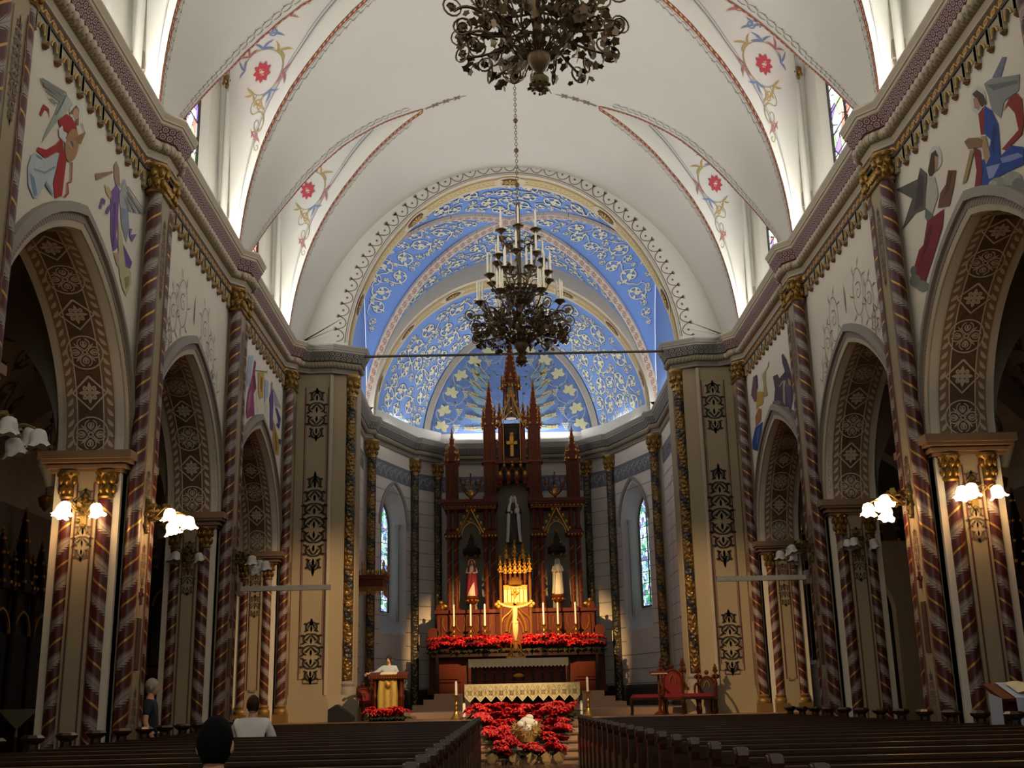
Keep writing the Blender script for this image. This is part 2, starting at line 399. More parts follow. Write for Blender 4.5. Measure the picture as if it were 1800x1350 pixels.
def scrollfill(region, inside, rmin, rmax, tries, seed, wk=.062):
    """pack spiral scrolls with leaves into a region of the plane; region = (u0,u1,v0,v1)"""
    rnd = random.Random(seed); cs = []; u0,u1,v0,v1 = region
    def put(r):
        u = rnd.uniform(u0,u1); v = rnd.uniform(v0,v1)
        for a,b,c in cs:
            if hypot(u-a,v-b) <= (r+c)*.82: return
        if all(inside(u+r*.9*cos(a),v+r*.9*sin(a)) for a in (0,.785,1.57,2.36,3.14,3.93,4.71,5.5)): cs.append((u,v,r))
    for k in range(tries): put(rmax-(rmax-rmin)*min(1,(k/tries)**.45))
    st = []
    for u,v,r in cs:
        a0 = rnd.uniform(0,2*pi); d = rnd.choice((1,-1)); t = max(.011, min(.026, r*wk))
        p = sp(u,v,r*.92,a0,1.55,d); st.append(taper(p, t*.9, t*.7))
        for i in range(2,len(p)-3,3):
            ang = atan2(p[i+1][1]-p[i][1], p[i+1][0]-p[i][0])
            st.append(leaf(p[i][0],p[i][1],ang+d*rnd.uniform(.5,.9),r*.36,t*2.0,d*.6))
            if i%2 == 0: st.append(leaf(p[i][0],p[i][1],ang-d*rnd.uniform(.5,.9),r*.24,t*1.4,-d*.5))
        st += rosette(u,v,r*.26,6,.5,a0)
        if rnd.random() < .7:
            b = a0+pi*.5; st.append(taper(bez((u+r*.92*cos(a0),v+r*.92*sin(a0)),(u+r*1.25*cos(a0-d*.2),v+r*1.25*sin(a0-d*.2)),(u+r*1.3*cos(a0-d*.5),v+r*1.3*sin(a0-d*.5)),(u+r*1.1*cos(a0-d*.7),v+r*1.1*sin(a0-d*.7)),6), t*.8, t*.3))
    return [q for q in st if all(inside(x,y) for x,y in q[0])]
# ---------------------------------------------------------------- dimensions of the church
WX = 6.2; WB = 7.2                       # nave wall face and back
PIERS = [11.75, 17.65, 23.55]; RESP = 29.88
ZI = 5.2; ZA = 7.82; ZC = 10.75           # impost, arcade apex, cornice top
BAYS = [(12.25,17.15),(18.15,23.05),(24.05,29.38)]
VA, VZ0, VB = 6.22, 8.93, 7.6            # nave vault ellipse
def V(x): return VZ0+VB*sqrt(max(0,1-(x/VA)**2))
def Vinv(z): return VA*sqrt(max(0,1-((z-VZ0)/VB)**2))
LC = [2.7, 8.6, 14.5, 20.43, 26.32]      # lunette centres
LUN = [(0,16.02),(.36,15.5),(.8,14.66),(1.07,13.85),(1.4,12.95),(2.0,11.85),(2.55,10.95)]
def L(d):
    d = abs(d)
    for (a,za),(b,zb) in zip(LUN,LUN[1:]):
        if d <= b: return za+(zb-za)*(d-a)/(b-a)
    return LUN[-1][1]
def parch(h, spring, apex, n=14):
    """points of a pointed arch from (-h,spring) over (0,apex) to (h,spring)"""
    r = apex-spring; R = (r*r+h*h)/(2*h); c = R-h; out = []
    a1 = atan2(r, c)                     # angle at apex seen from the opposite centre
    for i in range(n+1):
        a = a1*i/n; out.append((-(R*cos(a)-c), spring+R*sin(a)))
    return out+[(-x,z) for x,z in reversed(out[:-1])]
def oarch(h, spring, apex, n=14):
    b = parch(h, 0, h*sqrt(2*1.42-1), n); k = (apex-spring)/(h*sqrt(2*1.42-1)); return [(x,spring+z*k) for x,z in b]
def sweep(path, prof, mb=None, mi=0, side=1, u0=0.0, cap=False):
    """run a profile [(offset,z)] along a plan polyline with mitred corners"""
    mb = mb or MB(); n = len(path); nor = []
    for i in range(n-1):
        dx,dy = path[i+1][0]-path[i][0], path[i+1][1]-path[i][1]; l = hypot(dx,dy); nor.append((side*dy/l,-side*dx/l))
    mit = []
    for i in range(n):
        a = nor[max(i-1,0)]; b = nor[min(i,n-2)]; k = 1+a[0]*b[0]+a[1]*b[1]; k = max(k,.35)
        mit.append(((a[0]+b[0])/k,(a[1]+b[1])/k))
    rows = []; uvs = []; u = u0; tot = [0]
    for j in range(1,len(prof)): tot.append(tot[-1]+hypot(prof[j][0]-prof[j-1][0],prof[j][1]-prof[j-1][1]))
    for i in range(n):
        if i: u += hypot(path[i][0]-path[i-1][0],path[i][1]-path[i-1][1])
        rows.append([(path[i][0]+mit[i][0]*o, path[i][1]+mit[i][1]*o, z) for o,z in prof])
        uvs.append([(u,t/tot[-1]) for t in tot])
    mb.grid(rows, mi, False, uvs, flip=side>0); return mb
TRIM_N = [0]
def struct(name, mb, mats, parent=None, smooth=False):
    o = mb.build(name, mats, parent, smooth=smooth)
    if parent is None: o['kind'] = 'structure'
    return o
def trim(mb, mats, parent=None, smooth=False):
    TRIM_N[0] += 1; return struct('trim_%d' % TRIM_N[0], mb, mats, parent, smooth)

# ---------------------------------------------------------------- floor
m = MB(); m.box(-11.6,11.6,-8,43.5,-.2,0,0); floor = struct('floor', m, mat('stone_floor','#4a4038',.5,0,.15,2))
m = MB(); m.box(-1.0,1.12,-8,27.0,0,.015); struct('trim_aisle_planks', m, PLANK, floor).name = 'plank_runner'
# plank boards of the centre aisle near the steps
_pb = MB(); _pb.box(-.068,.068,0,6.0,0,.02); _pm = None
for k in range(14):
    x = -.92+k*.151
    if _pm is None: _o = _pb.build('plank', PLANK, floor, (x,20.9,.016)); _pm = _o.data
    else: link('plank', _pm, floor, (x,20.9,.016))
STEPM = mat('step_stone','#b08b6e',.45,0,.12,6); CARP = mat('platform_floor','#8a6a50',.5,0,.15,5)
steps = MB(); steps.box(-10.5,10.5,28.5,43.3,0,1.0); plat = struct('sanctuary_floor', steps, CARP); plat.name = 'floor_sanctuary'
for k in range(5):
    s_ = MB(); s_.box(-5.9,5.9,27.0+.3*k,27.36+.3*(k+1) if k < 4 else 28.5,0,.1667*(k+1)-.03); s_.box(-5.9,5.9,26.97+.3*k,27.36+.3*(k+1) if k < 4 else 28.5,.1667*(k+1)-.03,.1667*(k+1),1)
    s_.build('step', [STEPM, mat('step_tread','#7d5f4a',.4,0,.12,6)], plat)
s_ = MB(); s_.box(-5.0,5.0,31.4,42.9,1.0,1.16); s_.build('altar_step', STEPM, plat)
for k in range(4):
    s_ = MB(); s_.box(-3.5+.3*k,3.5-.3*k,35.2+.32*k,43.0,1.0,1.0+.165*(k+1)); s_.build('altar_step', STEPM, plat)

# ---------------------------------------------------------------- nave arcade walls, arches, soffits
def soffit_map(sx, pts, s_len, yc):
    def mp(s, t):   # s along the arch from the near springing, t across (0 at the nave side)
        s = max(0,min(s_len[-1]-1e-6,s)); i = 0
        while s_len[i+1] < s: i += 1
        q = (s-s_len[i])/(s_len[i+1]-s_len[i]); y0,z0 = pts[i]; y1,z1 = pts[i+1]
        l = hypot(y1-y0,z1-z0); ny,nz = (z1-z0)/l, -(y1-y0)/l
        return (sx*(WX+t), yc+y0+(y1-y0)*q+ny*.012, z0+(z1-z0)*q+nz*.012)
    return mp
def soffit_ornament(total):
    t0, W = .5, 1.0; st = []; dk = []; tm = .5
    for off in (.12,.88): st.append(even([(total*i/40, off) for i in range(41)], .012))
    for off in (.30,.70): st.append(even([(total*i/40, off) for i in range(41)], .010))
    n = int(total/2/1.02); step = total/2/n
    for half in (0,1):
        for k in range(n*2):
            s0 = .28+k*step*.98/1.0*.5*1.0
            s = (.3+k*step*.5); s = s if half == 0 else total-s
            if k%2 == 0:
                st += xf(quatre(.27,.011), s, tm)
            else:
                r = .26; st.append(even([(s-r,tm),(s,tm+r),(s+r,tm),(s,tm-r),(s-r,tm)], .017))
                for a in range(4):
                    st.append(leaf(s,tm,a*pi/2,.17,.035,0)); b = a*pi/2+pi/4
                    st.append(even(arc(s+.1*cos(b),tm+.1*sin(b),.025,0,2*pi,6), .016))
        for k in range(int(total/2/.16)):
            s = .1+k*.16; s = s if half == 0 else total-s
            st.append(leaf(s,.155,.9 if half == 0 else pi-.9,.15,.03,.3)); st.append(leaf(s,.845,-.9 if half == 0 else pi+.9,.15,.03,-.3))
    return st
WALLS = {}
for sx, side in ((-1,'left'),(1,'right')):
    m = MB(); X = sx*WX; XB = sx*WB; top = ZC
    for a, b in [(-8,12.25)]+[(BAYS[i][1],BAYS[i+1][0]) for i in range(2)]+[(29.38,30.2)]: m.box(X,XB,a,b,ZI if a > 0 else 0,top)
    m.box(X,XB,11.3,12.25,ZI,top)
    arcs = []
    for y0,y1 in BAYS:
        h = (y1-y0)/2; yc = (y0+y1)/2; pts = oarch(h,ZI,ZA); arcs.append((yc,h,pts))
        m.grid([[(X,yc+y,z) for y,z in pts],[(X,yc+y,top) for y,z in pts]], 0)
        m.grid([[(XB,yc+y,z) for y,z in pts],[(XB,yc+y,top) for y,z in pts]], 0)
        m.grid([[(X,yc+y,z) for y,z in pts],[(XB,yc+y,z) for y,z in pts]], 0)
    wall = struct('wall_'+side, m, WALLP); WALLS[sx] = wall
    for bi,(yc,h,pts) in enumerate(arcs):
        sl = [0]
        for i in range(1,len(pts)): sl.append(sl[-1]+hypot(pts[i][0]-pts[i-1][0],pts[i][1]-pts[i-1][1]))
        mp = soffit_map(sx,pts,sl,yc)
        s = MB()
        for (t0,t1,mi) in ((.12,.88,0),(.30,.70,1)):
            e = .0 if mi == 0 else .004
            s.grid([[mp(q,t0) for q in [sl[-1]*i/36 for i in range(37)]],[mp(q,t1) for q in [sl[-1]*i/36 for i in range(37)]]], 0)
            if mi == 0: continue
        s.build('arch_soffit', BROWN, wall)
        def mp2(a,b,mp=mp,yc=yc):
            x,y,z = mp(a,b); return (x, y+(yc-y)*.004, z-.007)
        o = paint(soffit_ornament(sl[-1]), mp2).build('soffit_stencil', SOFL, wall); o['kind'] = 'stuff'
        # hood mouldings around the arch on the nave face
        for (r0,r1,pr0,pr1,mt,nm) in ((0,.08,.03,.05,IVORY,'arch_edge'),(.08,.17,.06,.06,HOODB,'arch_bead'),(.17,.29,.11,.09,GREYT,'arch_hood')):
            A = oarch(h+r0,ZI,ZA+r0*1.25); B = oarch(h+r1,ZI,ZA+r1*1.25); q = MB(); n = len(A)
            rows = [[(X-sx*0,yc+y,z) for y,z in A],[(X-sx*pr0,yc+y,z) for y,z in A],[(X-sx*pr1,yc+y,z) for y,z in B],[(X,yc+y,z) for y,z in B]]
            uv = [[(i*.3,v) for i in range(n)] for v in (0,0,1,1)]
            q.grid(rows,0,False,uv,flip=sx>0); q.build(nm, mt, wall, smooth=False)

# ---------------------------------------------------------------- cornice
def wallpath(sx, y_from=-8):
    p = [(-6.2,y_from)]
    for P in [5.85]+PIERS: p += [(-6.2,P-.55),(-5.95,P-.26),(-5.95,P+.26),(-6.2,P+.55)]
    p += [(-6.2,29.33),(-5.95,29.62),(-5.95,29.90),(-5.6,30.12),(-5.0,30.08),(-4.42,30.4),(-4.42,30.8),(-5.1,31.2),(-5.1,38.0),(-4.86,38.2),(-4.86,38.7),(-3.72,41.7),(-3.5,41.75),(-2.85,42.55),(-2.75,42.85),(0,42.95)]
    return [(x if sx < 0 else -x, y) for x,y in p]
NSPLIT = 17+6  # index where the coloured nave cornice turns into the grey sanctuary cornice
PROF = {
 'cornice_top': [(.29,10.67),(.31,10.685),(.31,10.73),(.335,10.74),(.335,10.765),(.375,10.84),(.375,10.87),(.33,10.87),(.02,10.87)],
 'frieze': [(.20,10.45),(.29,10.67)],
 'frieze_line': [(.19,10.43),(.215,10.44),(.215,10.455),(.20,10.465)],
 'roll': [(.125+.09*cos(a),10.355+.095*sin(a)) for a in [-2.2+i*.42 for i in range(9)]],
 'cove': [(.045,10.13),(.075,10.14),(.075,10.17),(.055,10.185),(.08,10.23),(.105,10.27),(.105,10.29)],
 'gold_band': [(.05,9.96),(.055,10.12)],
 'band_line': [(.02,9.915),(.065,9.92),(.065,9.95),(.045,9.965)]}
for sx in (-1,1):
    path = wallpath(sx); sd = 1 if sx < 0 else -1
    k = 1+4*4+4
    k = 18
    parts = [(path[:k+2],'nave',(IVORY,FRIEZE,MAROON,ROLLM,IVORY,GOLDBAND,DARKG)),(path[k+1:],'sanc',(GREYT,FRIEZEG,DARKG,ROLLG,GREYT,None,None))]
    for pth,kind,ms in parts:
        root = None
        for nm,mt in zip(('cornice_top','frieze','frieze_line','roll','cove','gold_band','band_line'),ms):
            if mt is None: continue
            q = sweep(pth, PROF[nm], side=sd)
            if root is None: root = trim(q, mt); 
            else: q.build(nm, mt, root, smooth=(nm == 'roll'))
        # carved scrolls riding on the roll, one object of many small curls
        if kind == 'nave':
            q = MB()
            for i in range(len(pth)-1):
                (x0,y0),(x1,y1) = pth[i],pth[i+1]; l = hypot(x1-x0,y1-y0); nx,ny = sd*(y1-y0)/l,-sd*(x1-x0)/l
                if y1 < 10: continue
                n = max(1,int(l/.17))
                for j in range(n):
                    t = (j+.5)/n; cx_,cy_ = x0+(x1-x0)*t+nx*.2, y0+(y1-y0)*t+ny*.2
                    q.ball((cx_,cy_,10.34),.07,0,7,4,(1,1,1.15)); q.ball((cx_+nx*.03,cy_+ny*.03,10.30),.03,1,5,3)
            q.build('roll_scrolls', [IVORY,GREYT], root, smooth=True)['kind'] = 'stuff'
        if kind == 'nave': NAVE_TRIM = root
        if kind == 'nave' :
            # hanging arcade frieze: one object per pendant
            pm = MB(); w = .40; zt = .6
            # little trefoil-headed arch with a dropped knob, local x outwards, y along the wall, z up
            A = parch(w*.5,.16,.5,5); hole = parch(w*.5-.09,.16,.40,5)
            outl = [(-w/2,.6)]+[(-w/2,.16)]+[(y,z) for y,z in hole]+[(w/2,.16),(w/2,.6)]
            n = len(hole)
            top = [(-w/2+w*i/(n-1),.6) for i in range(n)]
            pm.grid([[(.045,y,z) for y,z in hole],[(.045,y,z) for y,z in top]],0); pm.grid([[(.0,y,z) for y,z in hole],[(.045,y,z) for y,z in hole]],1)
            for s_ in (-1,1):
                pm.box(0,.06,s_*w/2-.045,s_*w/2+.045,.04,.6,0)
            for y,z in ((0,0),):
                pm.tube([(.05,-w/2+.09,.18)]+[(.06,y2*.86,z2*.93+.02) for y2,z2 in hole]+[(.05,w/2-.09,.18)],.016,5,2)
            pm.ball((.035,w/2,0.02),.055,3,8,5,(1,1,1.25)); pm.ball((.035,w/2,.12),.04,2,6,4); pm.ball((.035,w/2,-.05),.03,3,6,4)
            me = None
            spans = []
            ys = [PIERS[0]+.42]+sum([[P-.5,P+.42] for P in PIERS[1:]],[])+[29.33]
            for a,b in zip(ys[::2],ys[1::2]):
                n = int(round((b-a)/w)); st_ = (b-a)/n
                for j in range(n):
                    y = a+st_*(j+.5); lc = (sx*WX,y,9.62); rz = pi if sx > 0 else 0
                    if me is None: ob = pm.build('pendant_arch',[mat('pendant_stone','#a3977c',.6,0,.08,6),GREYT,GOLDP,mat('pendant_knob','#7a5636',.5,.2,.2,10)],root,lc,rz); me = ob.data
                    else: ob = link('pendant_arch',me,root,lc,rz)
                    ob.scale = (1,1,.55)

# ---------------------------------------------------------------- nave vault with lunettes
def wallarch(d):
    w = abs(d)/2.55; sgn = 1 if d >= 0 else -1
    if w < .55:
        q = w/.55*pi/2; return (sgn*2.12*sin(q), 14.35+1.95*cos(q))
    q = (w-.55)/.45; return (sgn*(2.12+.3*q), 14.35-3.4*q)
cm = MB(); NX = 30
def row(y, xg):
    a = math.asin(min(1,xg/VA)); return [(VA*sin(-a+2*a*i/NX), y, VZ0+VB*cos(-a+2*a*i/NX)) for i in range(NX+1)]
prev = -8.0; xs = Vinv(10.95)
dd = [-2.55+5.1*i/34 for i in range(35)]
for yc in LC:
    cm.grid([row(prev,xs),row(yc-2.55,xs)],0)
    cm.grid([row(yc+d,Vinv(L(d))) for d in dd],0)
    for sx in (-1,1):
        R = []
        for d in dd:
            g = Vector((sx*Vinv(L(d)),yc+d,L(d))); wy,wz = wallarch(d); a = Vector((sx*6.42,yc+wy,wz))
            R.append([tuple(g.lerp(a,t/5)) for t in range(6)])
        cm.grid(R,0)
    prev = yc+2.55
cm.grid([row(prev,xs),row(30.72,xs)],0)
ceiling = struct('ceiling', cm, PLASTER, smooth=True)
def groin(sx, yc, d, off=0.0): # point on the groin, pushed along the barrel web by off metres (away from the lunette)
    x = Vinv(L(d)); a = math.asin(x/VA); a2 = a-(off/7.0); return None
def barrel(sx,y,x): # point on the barrel just below the plaster
    x = max(-VA,min(VA,x)); n = Vector((-x/VA**2,0,-(V(x)-VZ0)/VB**2)).normalized()*.012
    return (sx*(x+n.x), y, V(x)+n.z)
for bi,yc in enumerate(LC[2:]):
    for sx in (-1,1):
        for hf in (-1,1):
            ds = [2.5*i/40 for i in range(41)]
            G = [(Vinv(L(d)), yc+hf*d) for d in ds]
            def gp(i, off, lift=.014):
                x0,y0 = G[max(0,i-1)]; x1,y1 = G[min(40,i+1)]
                # tangent in barrel's developed plane (arc length, y)
                s0,s1 = VA*math.asin(min(1,x0/VA))*1.12, VA*math.asin(min(1,x1/VA))*1.12
                ts,ty = s1-s0,y1-y0; l = hypot(ts,ty) or 1; ns,ny = -ty/l*hf, ts/l*hf
                ang = math.asin(min(1,G[i][0]/VA))-ns*off/(VA*1.12)*(1 if True else -1)
                x = VA*sin(ang); y = G[i][1]+ny*off*1.0
                n = Vector((x/VA**2,0,(VB*cos(ang))/VB**2)).normalized()*lift
                return (sx*(x-n.x), y, VZ0+VB*cos(ang)-n.z)
            q = MB(); us = [0]
            for i in range(1,41): us.append(us[-1]+.2)
            wdt = .13 if hf > 0 else .045
            q.grid([[gp(i,0.0) for i in range(41)],[gp(i,wdt) for i in range(41)]],0,False,[[(u,0) for u in us],[(u,1) for u in us]])
            q.grid([[gp(i,wdt) for i in range(41)],[gp(i,wdt+.03) for i in range(41)]],1)
            q.build('groin_band',[GROINB,REDL],ceiling)
            # running loops outside the band
            st = []
            q = MB()
            def fm(s,t):
                s = max(0,min(39.999,s)); i = int(s); a = Vector(gp(i,t)); b = Vector(gp(i+1,t)); return tuple(a.lerp(b,s-i))
            for k in range(34):
                s = 2+k*1.12; st.append(even([(s+.55*cos(a)*1.0, .30+.09*sin(a)) for a in [pi*2*j/9 for j in range(9)]], .012))
                st.append(taper([(s,.39),(s+.1,.44),(s,.5)],.03,.0))
            paint(st, fm, q).build('groin_scallop', SCAL, ceiling)['kind'] = 'stuff'
        # little cross at the tip of each lunette
        st = []; x0 = Vinv(16.02)
        st.append(taper([(x0-.05-i*.15,0) for i in range(8)],.035,.01))
        for k in range(3):
            x = x0-.3-k*.28; st += [leaf(x,0,a,.13,.03,0) for a in (.9,-.9,pi-.9,pi+.9)]
        paint(st, lambda a,b,sx=sx,yc=yc: barrel(sx,yc+b,a)).build('tip_cross', SCAL, ceiling)
        # painted spandrel of the lunette: borders and the red flower scroll (both webs)
        for hf in (-1,1):
            def lm(s,t,sx=sx,yc=yc,hf=hf):   # s 0 tip..1 spring, t 0 groin..1 wall
                d = hf*2.55*max(0.001,min(1,s)); g = Vector((sx*Vinv(L(d)),yc+d,L(d))); wy,wz = wallarch(d); a = Vector((sx*6.42,yc+wy,wz)); p = g.lerp(a,t)
                return (p.x, p.y-hf*.015, p.z-.012)
            bd = [even([(.12+.8*i/24,.16) for i in range(25)],.005), even([(.12+.8*i/24,.185) for i in range(25)],.0025), even([(.30+.62*i/20,.86) for i in range(21)],.005), even([(.30+.62*i/20,.89) for i in range(21)],.003)]
            paint(bd,lm).build('lunette_border',GREYL,ceiling)
            # motif laid out around a point of the web in local metres
            def local(s0,t0):
                p0 = Vector(lm(s0,t0)); ds = (Vector(lm(s0+.01,t0))-p0)/.01; dt = (Vector(lm(s0,t0+.01))-p0)/.01
                zz = Vector((0,0,1)); n = ds.cross(dt).normalized(); up = (zz-n*zz.dot(n)).normalized(); rt = up.cross(n); 
                if rt.x*sx < 0: rt = -rt
                def f(u,v):
                    q = rt*u+up*v; a11,a12,a22 = ds.dot(ds),ds.dot(dt),dt.dot(dt); b1,b2 = q.dot(ds),q.dot(dt); det = a11*a22-a12*a12
                    return lm(s0+(b1*a22-b2*a12)/det, t0+(a11*b2-a12*b1)/det)
                return f
            f = local(.40,.42)
            fl = MB(); paint(rosette(0,0,.25,9,.5),f,fl,0); paint(rosette(0,0,.1,6,.7),f,fl,1)
            fl.build('painted_flower',[mat('flower_red','#b8434c',.8,0,.1,9),BEIGE],ceiling)
            vn = MB()
            paint([even(arc(0,0,.52,.6,5.6,26),.012), taper(sp(.1,-1.15,.28,1.6,1.2,1),.02,.01), even(bez((.15,-.5),(.5,-.75),(.45,-1.0),(.1,-.88)),.012), taper(sp(.12,-1.7,.16,1.5,1.1,-1),.018,.01)],f,vn,0)
            for (a,c) in ((1.0,1),(1.7,2),(2.4,3),(3.4,1),(4.2,2),(5.3,3),(.3,2)):
                bx,by = .52*cos(a),.52*sin(a)
                paint([leaf(bx,by,a+.5,.3,.026,.5),leaf(bx,by,a-.4,.25,.024,-.5),leaf(bx,by,a+1.4,.27,.03,.3)],f,vn,c)
            for (x,y,c) in ((-.35,.85,2),(-.7,1.25,1),(-.95,1.55,3),(.1,-.75,3),(.2,-1.45,1)):
                paint([leaf(x,y,a,.26,.028,.5) for a in (.4,1.9,3.3)]+[taper(sp(x,y,.17,0,1.2),.018,.01)],f,vn,c)
            vn.build('painted_scroll',[mat('scroll_olive','#a39a6c',.8,0,.1,9),mat('scroll_rose','#a86a66',.8,0,.1,9),mat('scroll_blue','#6f83a6',.8,0,.1,9),mat('scroll_gold','#b59a5c',.8,0,.1,9)],ceiling)['kind'] = 'stuff'

# ---------------------------------------------------------------- clerestory walls and windows
CW = [0]
def lancet_window(sx, yc, X, h, z0, spring, apex, depth, glass, parent_label=None):
    CW[0] += 1
    g = MB(); pts = parch(h,spring,apex,8); XG = X+sx*depth
    g.add([(XG,yc-h,z0)]+[(XG,yc+y,z) for y,z in pts]+[(XG,yc+h,z0)],[tuple(range(len(pts)+2))])
    w = g.build('window_%d' % CW[0], glass); w['kind'] = 'structure'
    fr = MB(); oo = [(yc-h,z0)]+[(yc+y,z) for y,z in pts]+[(yc+h,z0),(yc-h,z0)]
    fr.tube([(XG-sx*.03,y,z) for y,z in oo],.035,5); fr.tube([(XG-sx*.03,yc,z0),(XG-sx*.03,yc,apex)],.03,5)
    k = z0+.5
    while k < spring: fr.tube([(XG-sx*.03,yc-h,k),(XG-sx*.03,yc+h,k)],.014,4); k += .5
    fr.build('window_lead', DARKG, w); return w
for sx,side in ((-1,'left'),(1,'right')):
    m = MB(); X = sx*6.42; h, z0, spg, apx = .95, 11.5, 14.1, 15.2; pts = parch(h,spg,apx,8)
    last = -8
    for yc in LC:
        m.grid([[(X,last,10.2),(X,yc-h-.35,10.2)],[(X,last,16.6),(X,yc-h-.35,16.6)]],0)
        # splayed opening
        H2 = h+.35; P2 = parch(H2,spg,apx+.35,8)
        m.grid([[(X,yc-H2,10.2),(X,yc+H2,10.2)],[(X,yc-H2,z0-.5),(X,yc+H2,z0-.5)]],0)
        m.grid([[(X,yc+y,z) for y,z in P2],[(X,yc+y,16.6) for y,z in P2]],0)
        XG = X+sx*.16
        outer = [(yc-H2,z0-.5)]+[(yc+y,z) for y,z in P2]+[(yc+H2,z0-.5)]; inner = [(yc-h,z0)]+[(yc+y,z) for y,z in pts]+[(yc+h,z0)]
        m.grid([[(X,y,z) for y,z in outer],[(XG,y,z) for y,z in inner]],0); m.add([(X,outer[0][0],outer[0][1]),(X,outer[-1][0],outer[-1][1]),(XG,inner[-1][0],inner[-1][1]),(XG,inner[0][0],inner[0][1])],[(0,1,2,3)])
        last = yc+H2
    m.grid([[(X,last,10.2),(X,30.7,10.2)],[(X,last,16.6),(X,30.7,16.6)]],0)
    cw = struct('wall_clerestory_'+side, m, PLASTER)
    for yc in LC[2:]:
        lancet_window(sx, yc, X, h, z0, spg, apx, .15, GLASS_C)
        for e in (-1,1):
            q = MB(); q.lathe([(.075,0),(.075,3.4)],10); q.lathe([(.11,-.08),(.12,0),(.09,.06)],10); q.build('jamb_shaft',PLASTER,cw,(sx*6.22,yc+e*2.05,11.05),smooth=True)
            q = MB(); q.lathe([(.08,0),(.11,.06),(.09,.1),(.15,.24),(.15,.28)],10)
            for k in range(6): q.ball((.12*cos(k*pi/3),.12*sin(k*pi/3),.16),.05,0,6,4)
            q.build('jamb_capital',GOLD,cw,(sx*6.22,yc+e*2.05,14.45),smooth=True)
            q = MB(); q.box(-.13,.13,-.16,.16,0,.34); q.prism([(-.12,0),(.12,0),(.05,-.3),(-.05,-.3)],-.1,.1,0,Matrix.Rotation(pi/2,4,'X')); q.build('corbel',mat('corbel_stone','#9c948b',.8,0,.08,3),cw,(sx*6.3,yc+e*2.42,11.55))
    # deep shelf behind the cornice
    m = MB(); m.box(sx*6.0,sx*6.9,-8,31,10.72,10.865); m.build('cornice_shelf', PLASTER, cw)
# unseen rear wall; its wide opening is added so sky light fills the nave
m = MB(); m.box(-11.6,-4.2,-8.3,-8,0,17); m.box(4.2,11.6,-8.3,-8,0,17); m.box(-4.2,4.2,-8.3,-8,0,4.6); m.box(-4.2,4.2,-8.3,-8,14.8,17); struct('wall_back', m, WALLP)
# ---------------------------------------------------------------- chancel arch wall
def chan(x): return 10.95+5.32*(max(0,1-(x/4.68)**2))**.56
YW = 30.72; YS = 31.5
m = MB(); N = 48
ang = [pi*i/N for i in range(N+1)]
inn = [(-4.68*cos(a), chan(4.68*cos(a))) for a in ang]; out = [(-6.3*cos(a), VZ0+VB*sin(a)*1.012+.03) for a in ang]
out = [(x,max(z,11.15)) for x,z in out]; inn2 = [(x,max(z,11.15)) for x,z in inn]
m.grid([[(x,YW,z) for x,z in inn2],[(x,YW,z) for x,z in out]],0)
m.box(-6.2,-4.68,YW+.02,YS,10.7,11.15); m.box(4.68,6.2,YW+.02,YS,10.7,11.15)
m.grid([[(x,YS-.02,z) for x,z in inn],[(x*1.12,YS-.02,z+.5) for x,z in inn]],0)
m.box(-6.4,-4.7,YW+.1,YW+.3,1.0,10.7); m.box(6.4,4.7,YW+.1,YW+.3,1.0,10.7)
chw = struct('wall_chancel', m, PLASTER, smooth=False)
